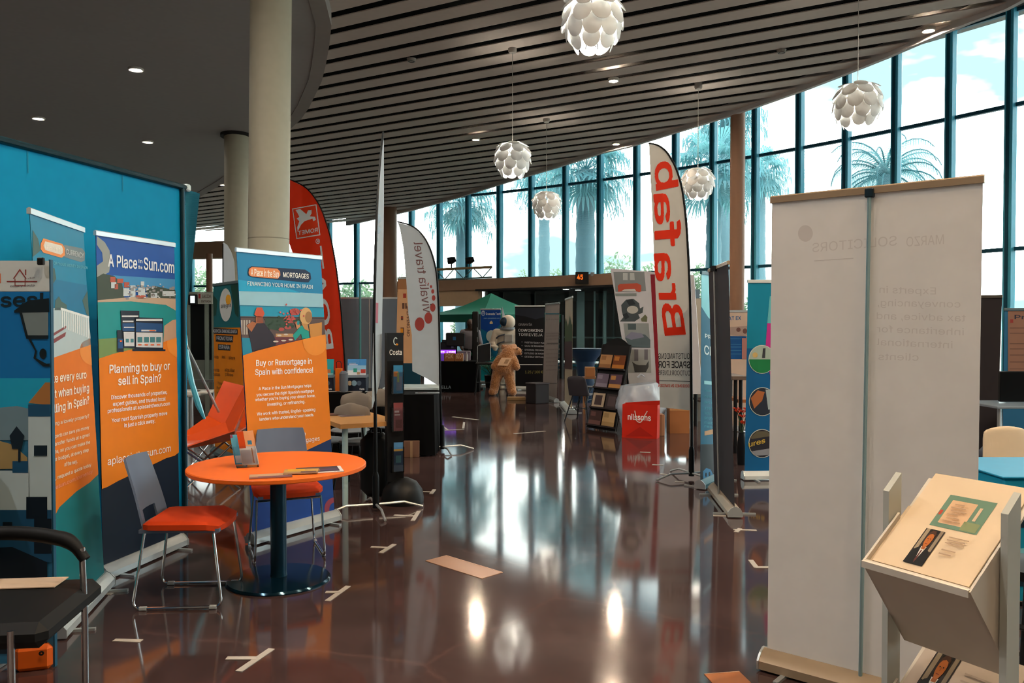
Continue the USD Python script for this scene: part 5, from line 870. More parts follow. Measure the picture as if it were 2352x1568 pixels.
# teddy bear
fur = named('fur_look', {'t': ('texture_coordinate', {}), 'n': ('noise_texture', {'scale': 38.0, 'detail': 4.0}), 'r': ('rgb_ramp', {'ramp': [(0.3, lin('#8a5428')), (0.7, lin('#c4864f'))]}), 'b': ('bump', {'strength': 0.9, 'distance': 0.03}), 'p': ('principled_bsdf', {'roughness': 0.95, 'sheen_weight': 0.4})}, [('t.object', 'n.vector'), ('n.fac', 'r.fac'), ('r.color', 'p.base_color'), ('n.fac', 'b.height'), ('b.normal', 'p.normal')], 'p.BSDF')
YB_ = 19.0; g_ = lambda px, py, dy=0.0: at(px, py, YB_ + dy); t = Thing('teddy_bear', 'large brown plush teddy bear standing with its back to the camera, a paper on it', 'teddy bear', V(atx(1155, YB_), YB_, 0))
J = {0: (g_(1134, 897), 0.095), 1: (g_(1139, 872), 0.105), 2: (g_(1145, 854, 0.03), 0.125), 3: (g_(1175, 897), 0.095), 4: (g_(1171, 872), 0.105), 5: (g_(1168, 854, 0.03), 0.125), 6: (g_(1157, 845), (0.2, 0.17, 0.15)), 7: (g_(1162, 826, 0.02), (0.19, 0.16, 0.15)), 8: (g_(1168, 812, 0.04), (0.16, 0.15, 0.13)), 9: (g_(1172, 806, 0.1), (0.165, 0.16, 0.135)), 10: (g_(1190, 806, 0.08), 0.075), 11: (g_(1194, 810, 0.05), 0.05), 12: (g_(1147, 824), 0.08), 13: (g_(1135, 842, -0.04), 0.075), 14: (g_(1180, 826, 0), 0.085), 15: (g_(1186, 842, -0.05), 0.08), 16: (g_(1131, 900, -0.08), 0.08), 17: (g_(1178, 900, -0.08), 0.08), 18: (g_(1157, 797, 0.12), 0.055), 19: (g_(1181, 795, 0.14), 0.055)}
J = {k_: (c_, np.array(r_) * 1.1) for k_, (c_, r_) in J.items()}
m_ = blend(J, [(0, 1), (1, 2), (3, 4), (4, 5), (2, 6), (5, 6), (6, 7), (7, 8), (8, 9), (9, 10), (10, 11), (7, 12), (12, 13), (7, 14), (14, 15), (0, 16), (3, 17), (9, 18), (9, 19)], 0.03, 10); v_ = np.array(m_.vertices); v_ += np.array(m_.vertex_normals) * (0.02 * (meshkit.noise(v_ * 28, 2) - 0.5))[:, None]; v_[:, 2] = np.maximum(v_[:, 2], 0.0)
t.part('body', trimesh.Trimesh(v_, m_.faces, process=False), fur, smooth=True); t.part('nose', trimesh.creation.icosphere(2, 0.028).apply_translation(g_(1198.5, 809, 0.04)), BLACK)
for e in ((1188, 801, -0.02),): t.part('eye', trimesh.creation.icosphere(1, 0.016).apply_translation(g_(*e)), BLACK)
s_ = Sheet(g_(1142, 839, -0.24), g_(1166, 840, -0.23), g_(1152, 821, -0.2), 0.002); t.part('paper', s_.slab(0.003), mat('#d9b08a', 0.7), label='paper square stuck on the back of the bear'); t.part('printed_block', s_.R((0.5, 0.25, 0.85, 0.8), k=1), mat('#a27a58', 0.7), smooth=False)
t = Thing('wire_stool', 'black wire stool among the legs of the teddy bear', 'stool', V(atx(1158, 19.55), 19.55, 0)); q = t.o; t.part('seat', lathe([(0.001, 0.5), (0.17, 0.5), (0.18, 0.52), (0.001, 0.54)], 20, q), BLACK)
for a in (0.6, 2.2, 3.8, 5.4): t.part('leg', cyl(q + V(0.14 * math.cos(a), 0.14 * math.sin(a), 0.5), q + V(0.22 * math.cos(a), 0.22 * math.sin(a), 0), 0.012, 6), BLACK)
t.part('foot_ring', tube([q + V(0.19 * math.cos(a), 0.19 * math.sin(a), 0.2) for a in np.linspace(0, 2 * math.pi, 20)], 0.008, 6), BLACK)
# astronaut figure
YA = 21.0; ax = atx(1165, YA); t = Thing('astronaut_statue', 'white life-size astronaut figure with a dark visor behind the teddy bear', 'statue', V(ax, YA, 0)); B = lambda x, y, z: V(ax + x, YA + y, z)
J = {0: (B(-0.13, 0, 0.1), 0.1), 1: (B(-0.14, -0.02, 0.5), 0.115), 2: (B(-0.11, 0, 0.88), 0.14), 3: (B(0.13, 0, 0.1), 0.1), 4: (B(0.14, -0.02, 0.5), 0.115), 5: (B(0.11, 0, 0.88), 0.14), 6: (B(0, 0, 1.0), (0.23, 0.18, 0.14)), 7: (B(0, 0, 1.34), (0.25, 0.2, 0.16)), 8: (B(-0.27, 0, 1.42), 0.11), 9: (B(-0.36, -0.05, 1.12), 0.095), 10: (B(-0.3, -0.28, 1.05), 0.075), 11: (B(0.27, 0, 1.42), 0.11), 12: (B(0.36, -0.02, 1.1), 0.095), 13: (B(0.34, -0.2, 0.92), 0.075), 14: (B(0, 0.18, 1.3), (0.2, 0.1, 0.24)), 15: (B(0, 0.18, 1.05), (0.2, 0.09, 0.1)), 16: (B(-0.14, -0.12, 0.06), 0.085), 17: (B(0.14, -0.12, 0.06), 0.085)}
suit = mat('#c9bfae', 0.6); m_ = blend(J, [(0, 1), (1, 2), (3, 4), (4, 5), (2, 6), (5, 6), (6, 7), (7, 8), (8, 9), (9, 10), (7, 11), (11, 12), (12, 13), (14, 15), (14, 7), (0, 16), (3, 17)], 0.035, 8); v_ = np.array(m_.vertices); v_ += np.array(m_.vertex_normals) * (0.012 * np.sin(v_[:, 2] * 60))[:, None] * (v_[:, 2] < 1.2)[:, None]; v_[:, 2] = np.maximum(v_[:, 2], 0)
t.part('suit', trimesh.Trimesh(v_, m_.faces, process=False), suit, smooth=True); t.part('helmet', trimesh.creation.icosphere(3, 0.185).apply_translation(B(0.02, 0, 1.69)), suit, smooth=True); v2 = trimesh.creation.icosphere(3, 1.0); v2.apply_scale((0.11, 0.09, 0.12)); t.part('visor', v2.apply_translation(B(-0.08, -0.11, 1.7)), mat('#0b2536', 0.08, coat=0.8), smooth=True)
t.part('chest_pack', box(B(0.03, -0.21, 1.28), (0.22, 0.08, 0.2), 0, 0.02), mat('#a9a49c', 0.6)); t.part('collar_ring', lathe([(0.15, 1.5), (0.19, 1.5), (0.19, 1.56), (0.15, 1.56)], 28, B(0, 0, 0)), mat('#7f858a', 0.4))
for z0 in (1.2, 1.38): t.part('hose', tube(bend([B(-0.06, -0.22, z0), B(-0.2, -0.28, z0 - 0.03), B(-0.28, -0.1, z0 - 0.1)], 0.1), 0.018, 8), mat('#3a3f4a', 0.5))
# banners behind
t = rollup('roll_up_banner', 'blue roll-up with a white round logo left of the astronaut', (atx(1105, 22.6), 22.6), (atx(1151, 22.4), 22.4), at(1104, 711, 22.6), panel=mat('#0d6f9a', 0.5)); S = t.sheet; S.step = 0.003
prints(t, [('printed_blue', S.P([(1100, 705), (1156, 705), (1156, 735), (1130, 768), (1100, 752)], k=1), mat('#0b47a0', 0.5)), ('printed_teal', S.P(rect(1100, 820, 1156, 930), k=1), mat('#0f9aa8', 0.5)), ('logo_ring', S.P(circ(1110, 719, 4.5, 6), k=2), mat('#c3d3e2', 0.5)), ('logo_letter', S.P(rect(1108, 716, 1109.2, 723), rect(1111, 716, 1112.2, 723), rect(1108, 722, 1112, 723.4), k=3), mat('#0b47a0', 0.5)), ('logo_lettering', S.T([('Quesada Tech', (1116, 723), (1150, 723), 5)], k=2), LET), ('web_lettering', S.T([('www.quesadatech.com', (1111, 732), (1148, 732), 3)], k=2), mat('#8fb4d8', 0.5)), ('printed_picture', S.P(circ(1129, 772, 12, 14), k=3), mat('#b9c6c6', 0.5)), ('emblem', S.P([(1125, 744), (1132, 744), (1132, 740), (1128.5, 736), (1125, 740)], k=2), mat('#d9c49a', 0.5))])
feather('feather_flag', 'small pointed white flag between the blue roll-up and the astronaut', (atx(1152, 22.0), 22.0), [(1152, 840), (1153, 706)], [(1153.5, 704), (1163, 734), (1168, 790), (1153, 800)], FLAGW)
t = rollup('roll_up_banner', 'black roll-up with white coworking lettering right of the teddy bear', (atx(1184, 20.6), 20.6), (atx(1252, 20.4), 20.4), at(1183, 704, 20.6), panel=mat('#0b0e14', 0.5), rail=mat('#c9d0d2', 0.4)); S = t.sheet; S.step = 0.003
w_ = mat('#dfe2e4', 0.5); prints(t, [('printed_sky', S.P([(1178, 707), (1260, 707), (1260, 726), (1230, 733), (1205, 726), (1178, 722)], k=1), mat('#252c38', 0.5)), ('logo_lettering', S.T([('GRANVÍA', (1191, 748), (1222, 748), 5.5, False)], k=1), mat('#a9adb2', 0.5)), ('headline', S.T([('COWORKING', (1190, 761), (1247, 762), 6), ('TORREVIEJA', (1191, 771), (1246, 772), 6, False)], k=1), w_), ('bullet_point', S.P(*[circ(1199, y, 0.8) for y in (785, 793.5, 802, 810, 818)], k=1), w_),
    ('lettering', S.T([('PUESTOS FIJOS Y FLEX', (1205, 788), (1252, 789), 3.6), ('SALAS DE REUNIONES', (1205, 796), (1252, 797), 3.6), ('OFICINAS PRIVADAS', (1205, 805), (1252, 806), 3.6), ('ESTUDIO DE RADIO', (1205, 813), (1252, 814), 3.6), ('OFICINA VIRTUAL', (1205, 821), (1250, 822), 3.6)], k=1), mat('#b9bcc2', 0.5)), ('white_line', S.P(rect(1192, 836, 1246, 838), k=1), w_), ('gold_lettering', S.T([('1.25 / 100 €', (1206, 857), (1247, 857), 6)], k=1), mat('#8f8a4a', 0.5))])
bl, br = (atx(1246, 18.4), 18.4), (atx(1278, 17.2), 17.2); t = rollup('roll_up_banner', 'pale grey back of a roll-up with show-through lines right of the coworking banner', bl, br, at(1253, 700, 18.4), panel=mat('#a79d97', 0.6, trans=0.3), rail=mat('#8f979c', 0.4), back_pole=False); S = t.sheet; S.step = 0.003
prints(t, [('showthrough_line', S.P(rect(1253, 719, 1288, 722), k=1), mat('#33707f', 0.6)), ('showthrough_lettering', S.T([(x, (1286, y), (1254, y + 1), 3.2) for x, y in (('Servicios', 734), ('Administracion', 766), ('Contabilidad', 772), ('Fiscal y laboral', 779), ('Seguros', 791), ('Extranjeria', 803), ('Gestion de comunidades', 813), ('Traducciones', 822), ('Vehiculos', 831), ('Impuestos', 840), ('Contratos', 850))], k=1), mat('#8b817d', 0.6)), ('showthrough_bar', S.P(rect(1256, 787, 1284, 789.5), rect(1244, 879, 1280, 881), k=1), mat('#6f6a68', 0.6))])
p = gnd(1235, 927); t = Thing('black_cube', 'dark cube box standing on the floor between the coworking banner and the grey banner', 'box', p + V(0, 0.15, 0)); rz_ = 0.62; t.part('body', box(p + V(0, 0.15, 0.2), (0.36, 0.34, 0.4), rz_, 0.015), mat('#2a2528', 0.7)); t.part('lid', box(p + V(0, 0.15, 0.412), (0.375, 0.355, 0.025), rz_, 0.008), mat('#4a4245', 0.6))
p = gnd(1186, 919); t = Thing('wooden_plank', 'low wooden board lying on the floor in front of the teddy bear', 'plank', p); t.part('board', box(p + V(0, 0.05, 0.035), (0.4, 0.16, 0.07), 0.02, 0.01), mat('#9a7a50', 0.6)); t.part('foot', box(p + V(0, 0.05, 0.006), (0.3, 0.1, 0.012)), BLACK)
# potted palm
p = V(atx(1128, 21.4), 21.4, 0); t = Thing('potted_palm', 'potted palm with thin dark green leaves in front of the blue roll-up', 'potted plant', p); t.part('pot', lathe([(0.001, 0), (0.14, 0), (0.18, 0.32), (0.16, 0.32), (0.15, 0.28), (0.001, 0.28)], 24, p), BLACK); rng = random.Random(9); gl = mat('#24503a', 0.5, trans=0.3)
for k_ in range(16):
    az = k_ * 2.4; el = math.radians(rng.uniform(45, 82)); hd = V(math.cos(az), math.sin(az), 0); pts = []; q = p + V(0, 0, 0.28); e = el
    for i in range(9): pts.append(q.copy()); q = q + (hd * math.cos(e) + V(0, 0, math.sin(e))) * 0.145; e -= 0.16
    sd_ = V(-hd[1], hd[0], 0); vs, ff = [], []
    for i in range(3, 9):
        tg = unit(pts[i] - pts[i - 1])
        for s2 in (-1, 1):
            for h_ in (0, 0.5):
                b0 = pts[i - 1] + (pts[i] - pts[i - 1]) * h_; n0 = len(vs); vs += [b0, b0 + sd_ * s2 * 0.13 + tg * 0.14 - V(0, 0, 0.05), b0 + tg * 0.045]; ff.append([n0, n0 + 1, n0 + 2])
    t.part('frond', cat_([tube(pts, np.linspace(0.008, 0.003, 9), 4), trimesh.Trimesh(np.array(vs), ff, process=False)]), gl, smooth=False)
t = Thing('dark_post', 'thick dark post with small lights by the canopy, left of the blue roll-up', 'post', V(atx(1092, 20.9), 20.9, 0)); q = t.o; t.part('post', box(q + V(0, 0, 0.98), (0.16, 0.14, 1.96), 0, 0.02), BLACK); t.part('base', box(q + V(0, 0, 0.02), (0.4, 0.4, 0.04), 0, 0.01), BLACK)
for z in (1.5, 1.25): t.part('light_strip', box(q + V(0.05, -0.072, z), (0.02, 0.01, 0.12)), mat('#8a8f94', 0.4))

# ---- edge-on picture banner, wire stools, draped bar table
t = rollup('roll_up_banner', 'roll-up seen almost edge-on with a green plant picture, right of the grey banner', (atx(1297, 16.6), 16.6), (atx(1314, 15.0), 15.0), V(atx(1298, 16.6), 16.6, 2.12), panel=mat('#c3b69c', 0.5), rail=mat('#c9d4d4', 0.4), cas=0.09); S = t.sheet; S.step = 0.003
prints(t, [('printed_leaves', S.P([(1290, 742), (1296, 752), (1300, 730), (1305, 750), (1309, 724), (1313, 745), (1330, 740), (1330, 790), (1290, 785)], k=1), mat('#3f5a2f', 0.5)), ('printed_dark_red', S.P([(1290, 785), (1330, 782), (1330, 850), (1290, 846)], k=2), mat('#3c2430', 0.5)), ('printed_leaf_low', S.P([(1299, 930), (1310, 936), (1312, 950), (1300, 945)], k=1), mat('#3f5a2f', 0.5))])
p = V(atx(1345, 17.5), 17.5, 0); t = Thing('bar_table', 'round bar table in a dark blue stretch cover, left of the leaflet rack', 'table', p); t.part('cover', lathe([(0.34, 0.0), (0.3, 0.06), (0.16, 0.5), (0.2, 0.85), (0.36, 1.06), (0.37, 1.1), (0.001, 1.11)], 36, p), mat('#0d2a48', 0.7)); t.part('tabletop', lathe([(0.001, 1.11), (0.36, 1.11), (0.36, 1.125), (0.001, 1.125)], 36, p), mat('#1a3048', 0.4)); t.part('pole', cyl(p, p + V(0, 0, 1.08), 0.04), DARKMETAL)
def wire_chair(label, loc, rz):
    t = Thing('wire_chair', label, 'chair', loc, 'dark wire-legged chairs', rotz=rz); t.local = True; wm = mat('#1d2024', 0.4, 0.5)
    t.part('seat', blend({0: ((0.12, 0, 0.46), (0.06, 0.18, 0.015)), 1: ((-0.12, 0, 0.45), (0.08, 0.19, 0.015)), 2: ((-0.24, 0, 0.72), (0.02, 0.17, 0.06))}, [(0, 1), (1, 2)], 0.05, 6), mat('#39363c', 0.6), smooth=60)
    for a, b in (((0.14, 0.12, 0.45), (0.26, 0.22, 0)), ((0.14, -0.12, 0.45), (0.26, -0.22, 0)), ((-0.12, 0.12, 0.45), (-0.24, 0.22, 0)), ((-0.12, -0.12, 0.45), (-0.24, -0.22, 0))): t.part('leg', cyl(a, b, 0.012, 6), wm)
    for a, b in (((0.2, 0.17, 0.22), (-0.18, -0.17, 0.22)), ((0.2, -0.17, 0.22), (-0.18, 0.17, 0.22)), ((0.05, 0.05, 0.44), (0.22, 0.18, 0.18)), ((-0.05, -0.05, 0.44), (-0.2, -0.18, 0.18))): t.part('cross_wire', cyl(a, b, 0.007, 5), wm)
    return t
w0 = wire_chair('dark shell chair on thin black wire legs, left of the leaflet rack', (atx(1338, 13.9), 13.9, 0), 60); dup(w0, (atx(1362, 15.6), 15.6, 0), 200, 'dark wire-legged chair farther back, beside the blue draped bar table')
carton('small brown carton on its stand behind the leaflet rack', 1345, 843, 1367, 866, 15.0, None, d=0.2)
t = Thing('wooden_crate', 'small wooden stand under the little carton behind the leaflet rack', 'stand', V(atx(1357, 15.1), 15.1, 0)); q = t.o; t.part('top', box(q + V(0, 0, at(1357, 868, 15.0)[2] - 0.0), (0.3, 0.26, 0.03)), mat('#8a5a34', 0.6))
for x in (-0.12, 0.12):
    for y in (-0.1, 0.1): t.part('leg', box(q + V(x, y, (at(1357, 868, 15.0)[2]) / 2), (0.03, 0.03, at(1357, 868, 15.0)[2])), mat('#8a5a34', 0.6))
# ---- white picture board
b0, b1 = V(atx(1446, 13.3), 13.3, 0.18), V(atx(1612, 12.9), 12.9, 0.18); tl = at(1402, 616, 13.3); t = Thing('picture_board', 'large white leaning board with furniture pictures behind the tall red lettered flag', 'display board', V((b0[0] + b1[0]) / 2, 13.1, 0)); S = Sheet(b0, b1, tl, 0.003)
q4 = [at(1402, 616, 13.3), at(1594, 632, 12.9), at(1612, 905, 12.9), at(1449, 905, 13.3)]; S = Sheet(at(1449, 905, 13.3), at(1612, 905, 12.9), at(1417, 616, 13.3), 0.003); S.clip = Polygon([S.px(*q) for q in ((1402, 616), (1594, 632), (1612, 905), (1449, 905))])
t.part('board', prism(S.clip, 0.03, frame(S.o - S.n * 0.03, S.u, S.v, S.n)) , mat('#d3d4da', 0.5), smooth=False)
for f in (0.15, 0.85): c = S.at(S.w * f, 0.1); t.part('stand_leg', cyl(c - S.n * 0.03, V(c[0], c[1] + 0.02, 0.0), 0.02, 8), ALU)
pic = [('printed_room', S.P([(1409, 624), (1480, 624), (1484, 668), (1414, 670)], k=1), '#8d9598'), ('printed_frames', S.P([(1431, 627), (1442, 627), (1442, 643), (1431, 643)], [(1447, 627), (1457, 627), (1458, 643), (1447, 643)], k=2), '#c3c9ca'), ('printed_red_sofa', S.P([(1419, 656), (1424, 652), (1464, 650), (1473, 655), (1473, 669), (1468, 671), (1460, 668), (1430, 668), (1420, 670)], k=2), '#c95a44'), ('printed_rug', S.P([(1428, 668), (1435, 664), (1458, 663), (1462, 669)], k=3), '#d9d6d0'), ('printed_low_table', S.P([(1413, 674), (1462, 673), (1462, 680), (1414, 680)], k=1), '#8a9494'),
    ('printed_bouquet', S.P([(1427, 700), (1438, 688), (1455, 686), (1468, 696), (1470, 708), (1478, 704), (1476, 718), (1466, 722), (1470, 730), (1458, 738), (1430, 738), (1424, 738), (1432, 728), (1428, 714)], k=1), '#4d585c'), ('printed_pale_oval', S.P(circ(1453, 711, 13, 9), k=2), '#c3c5be'), ('printed_dark_leaf', S.P([(1438, 690), (1452, 686), (1460, 698), (1446, 702)], [(1430, 722), (1440, 718), (1446, 728), (1436, 734)], k=2), '#2f383d'), ('printed_olive_leaf', S.P([(1472, 732), (1482, 722), (1487, 728), (1486, 739), (1474, 738)], k=1), '#6f7358'),
    ('printed_bedroom', S.P([(1432, 742), (1490, 742), (1494, 798), (1448, 798), (1436, 775)], k=1), '#9aa2a2'), ('printed_window', S.P([(1442, 743), (1461, 743), (1461, 757), (1443, 757)], k=2), '#56666a'), ('printed_bed', S.P([(1436, 776), (1452, 764), (1482, 768), (1494, 780), (1494, 798), (1446, 797)], k=3), '#5f7076'), ('printed_blanket', S.P([(1436, 774), (1450, 762), (1474, 765), (1480, 774), (1450, 780)], k=4), '#8a8da2'),
    ('printed_dining_room', S.P([(1444, 802), (1494, 802), (1496, 856), (1440, 856)], k=1), '#aaadab'), ('printed_curtain', S.P(rect(1457, 802, 1466, 828), rect(1480, 802, 1488, 826), k=2), '#77747a'), ('printed_chairs', S.P([(1452, 830), (1460, 836), (1468, 838), (1484, 838), (1490, 828), (1490, 842), (1484, 854), (1458, 854), (1456, 842)], k=3), '#4c4c4c'), ('printed_red_stripe', S.P([(1494, 630), (1508, 630), (1516, 905), (1509, 905)], k=1), '#8f1f2c')]
prints(t, [(n_, m_, mat(c_, 0.5)) for n_, m_, c_ in pic] + [('stripe_lettering', S.T([('MÖBLER', (1511, 735), (1506, 668), (6, 0), False)], k=2), mat('#c39a9a', 0.5))])
# ---- tall white flag with red letters, seen from behind
b_ = gnd(1588, 1099); t = feather('feather_flag', 'tall white bow-topped flag with large mirrored red letters', b_, [(1589, 1000), (1588, 900), (1587, 760), (1583, 620), (1576, 500), (1566, 425), (1550, 378), (1530, 346), (1510, 332), (1490, 329)],
    [(1491, 331), (1510, 334), (1530, 348), (1549, 380), (1565, 427), (1575, 502), (1582, 622), (1585.5, 760), (1586.5, 900), (1585, 942), (1516, 935), (1513, 830), (1507, 700), (1503, 600), (1498, 480)], mat('#cbcac6', 0.6, trans=0.4)); S = t.sheet
red = mat('#dc2f10', 0.5, trans=0.3); blk = mat('#26262a', 0.5)
prints(t, [('letter', S.T([('B', (1528, 771), (1518, 697), (46, -3)), ('r', (1515, 688), (1512, 650), (50, 0)), ('a', (1508, 646), (1503, 582), (46, -3)), ('f', (1507, 568), (1504, 508), (56, -4)), ('a', (1508, 516), (1502, 446), (43, -4)), ('b', (1509, 438), (1504, 374), (49, -10))], k=1), red),
    ('lettering', S.T([('OUTSTANDING', (1584, 824), (1512, 824), 13, False), ('SPACE FOR', (1585, 845), (1512, 844), 15), ('OUTDOOR LIVERS', (1585, 862), (1511, 861), 11, False)], k=1), blk), ('printed_rule', S.P([(1512, 873), (1585, 875), (1585, 876), (1512, 874)], k=1), blk), ('red_lettering', S.T([('DESIGNED IN SWEDEN', (1583, 889), (1512, 888), 6)], k=1), mat('#b5402c', 0.5))])
# ---- leaflet rack
b0, b1 = gnd(1349, 984), gnd(1414, 994); tl = at(1385, 792, b0[1] + 0.45); t = Thing('leaflet_rack', 'black leaning leaflet rack with a curved top, left of the red shopping bag', 'leaflet rack', (b0 + b1) / 2); S = Sheet(b0 + V(0, 0, 0.02), b1 + V(0, 0, 0.02), tl, 0.002)
t.part('back_panel', S.slab(0.012), mat('#1a181a', 0.5)); t.part('curved_top', prism(Polygon([(0, 0)] + [(S.w * x, 0.015 + 0.11 * math.sin(math.pi * min(1, max(0, (x - 0.08) / 0.84)))) for x in np.linspace(0, 1, 20)] + [(S.w, 0)]), 0.014, frame(S.at(0, S.h) - S.n * 0.012, S.u, S.v, S.n)), BLACK)
for u in (0, S.w): t.part('side_rail', cyl(S.at(u, 0), S.at(u, S.h), 0.016, 8), BLACK)
for u in (0.04, S.w - 0.04): c = S.at(u, S.h * 0.8, -0.012); t.part('rear_leg', cyl(c, V(c[0] + 0.1, c[1] + 0.35, 0), 0.012, 8), BLACK)
rows = [(0.70, [('#b98a5c', '#9a6c44', 'tan card'), ('#7c4423', '#c07a34', 'brown wooden chair picture card')]), (0.47, [('#6f6274', '#8d8494', 'mauve folder'), ('#5c4554', '#c08a50', 'plum card with a round tan picture')]), (0.235, [('#b9a68e', '#4a3c3c', 'cream card with a dark portrait shape'), ('#3d3334', '#57494a', 'dark brown card')]), (0.03, [('#45302f', '#6a4a46', 'dark card with a small white mark'), ('#b99a6c', '#a3855a', 'plain tan card')])]
nm = ['top', 'second', 'third', 'bottom']
for r_, (v, cs) in enumerate(rows):
    t.part('shelf_lip', hullm([S.at(u, v * S.h + z, k) for u in (0.01, S.w - 0.01) for z in (-0.012, 0.012) for k in (0, 0.06)]), mat('#2a2224', 0.5))
    for c_, (a, b, d_) in enumerate(cs):
        o_ = S.at(S.w * (0.26 + 0.47 * c_), v * S.h + 0.014, 0.03); leaflet('leaflet', f'{d_} on the {nm[r_]} shelf of the leaflet rack', 'leaflet', o_, S.u, S.w * 0.42, S.n, 0.006, S.v * 1.0, S.h * 0.165, mat(a, 0.5), [(0.2, 0.15, 0.8, 0.85, b)] if r_ in (2,) else [(0, 0.0, 1, 0.3, b), (0.1, 0.6, 0.5, 0.9, b)], 'leaflets on the leaflet rack')
# ---- red shopping bag, plastic sack, cartons
b0, b1 = gnd(1428, 1004), gnd(1508, 1008); t = Thing('shopping_bag', 'large red shopping bag with white lettering and rope handles', 'shopping bag', (b0 + b1) / 2 + V(0, 0.1, 0)); hh = at(1430, 928, b0[1])[2]; S = Sheet(b0, b1, b0 + V(0.01, 0, hh), 0.002); n_ = -S.n; rb_ = mat('#c42410', 0.45)
t.part('front', S.slab(0.003), rb_, smooth=False); bk = [S.at(0, 0) + n_ * 0.2, S.at(S.w, 0) + n_ * 0.2, S.at(S.w, S.h * 1.12) + n_ * 0.18, S.at(0, S.h * 1.02) + n_ * 0.18]
t.part('back', hullm([q + S.n * k for q in bk for k in (0, 0.003)]), rb_)
for u in (0, S.w): t.part('gusset', hullm([S.at(u, 0), S.at(u, S.h), S.at(u, 0) + n_ * 0.2, S.at(u, S.h) + n_ * 0.18, S.at(u, 0) + S.u * 0.003, S.at(u, S.h) + S.u * 0.003, S.at(u, 0) + n_ * 0.2 + S.u * 0.003]), rb_)
t.part('bottom', hullm([S.at(u, 0.004) + n_ * k - V(0, 0, z) for u in (0, S.w) for k in (0, 0.2) for z in (0, 0.004)]), rb_); t.part('lettering', S.T([('nilssons', (1442, 963), (1495, 966), 13)], k=1), LET); t.part('rope_handle', tube(bend([S.at(S.w * 0.36, S.h * 0.82, 0.006), S.at(S.w * 0.44, S.h * 0.5, 0.03), S.at(S.w * 0.55, S.h * 0.47, 0.03), S.at(S.w * 0.72, S.h * 0.82, 0.006)], 0.08), 0.007, 6), mat('#d9d0c8', 0.6)); t.part('shadow_print', S.P([(1436, 1002), (1470, 980), (1500, 1002)], k=1), mat('#a81d0e', 0.45))  # includes a darker red triangle low on the bag front
c = S.at(S.w * 0.62, S.h * 0.9) + n_ * 0.09; single('tissue_roll', 'blue paper roll lying in the mouth of the red shopping bag', 'paper roll', tube([c - S.u * 0.17, c, c + S.u * 0.17], [0.035, 0.04, 0.035], 12), mat('#49618f', 0.6))
sk = trimesh.creation.icosphere(4, 1.0); v_ = np.array(sk.vertices); v_ *= (1 + 0.35 * (meshkit.fbm(v_ * 2.3 + 5, 4, 3) - 0.5))[:, None]; v_ *= (0.36, 0.3, 0.4); v_[:, 2] = np.where(v_[:, 2] > 0, np.minimum(v_[:, 2], 0.27 + 0.08 * v_[:, 0]), v_[:, 2]); p = V(atx(1472, 12.5), 12.55, 0); v_[:, 2] = np.maximum(v_[:, 2], -0.3) + 0.3
t = Thing('plastic_sack', 'white translucent plastic sack behind the red shopping bag', 'sack', p); t.part('film', trimesh.Trimesh(v_ * (1, 1, 1.28) + p, sk.faces, process=False), mat('#c6cdd6', 0.25, trans=0.35, coat=0.5), smooth=25); t.part('tie', tube([p + V(-0.05, -0.05, 0.83), p + V(0, -0.05, 0.88), p + V(0.06, -0.05, 0.84)], 0.012, 6), mat('#b9c0ca', 0.4))
carton('brown carton on the floor under the tall red lettered flag', 1538, 938, 1584, 999, 12.35, None, d=0.25)
t = Thing('wooden_block', 'light brown narrow box between the red shopping bag and the brown carton', 'box', gnd(1519, 1001)); t.part('body', px_box(1511, 952, 1527, 1001, gnd(1519, 1001)[1], 0.2, 0.006), mat('#a3795a', 0.7)); t.part('tape', px_box(1517, 952, 1520, 1001, gnd(1519, 1001)[1] - 0.003, 0.002), mat('#8a6448', 0.6))
# ---- counter behind, dark back-side banner, teal banner, poster banner, blue banner
t = leg_table('wooden_counter', 'long wooden topped counter behind the dark back-side banner', atx(1592, 13.2), atx(1716, 13.2), 13.2, 13.9, 0.76, mat('#a9683a', 0.5), 0.06, 0.03, BLACK, 'counter'); t.part('lower_shelf', box((atx(1655, 13.5), 13.5, 0.4), (0.8, 0.5, 0.03)), mat('#5a4038', 0.6))
s_ = sheet_px(1600, 882, 1614, 904, 13.15); t = Thing('leaflet', 'white leaflet hanging below the wooden counter edge left of the teal banner', 'leaflet', s_.at(s_.w / 2, 0)); t.part('pages', s_.slab(0.004), mat('#bcc8ca', 0.5)); t.part('printed_block', s_.R((0.5, 0.2, 0.9, 0.5), k=1), mat('#8a7a70', 0.5), smooth=False)
s_ = sheet_px(1592, 640, 1614, 860, 13.9); t = Thing('beige_panel', 'beige ribbed panel between the tall flag and the teal banner', 'panel', s_.at(s_.w / 2, 0) * (1, 1, 0)); s_ = Sheet(V(s_.o[0], s_.o[1], 0), V(s_.o[0] + 0.3, s_.o[1], 0), V(s_.o[0], s_.o[1], at(1600, 685, 13.9)[2])); t.part('panel', s_.slab(0.03), mat('#b3a998', 0.7)); t.part('seam', s_.R((0.5, 0, 0.56, 1), k=1), mat('#cfc8bc', 0.6), smooth=False)
t = rollup('roll_up_banner', 'teal and pale blue roll-up seen obliquely, half hidden by the dark back-side banner', (atx(1616, 8.05), 8.15), (2.25, 8.75), at(1611, 628, 8.15), panel=mat('#0f6385', 0.5), rail=mat('#24525f', 0.4)); S = t.sheet
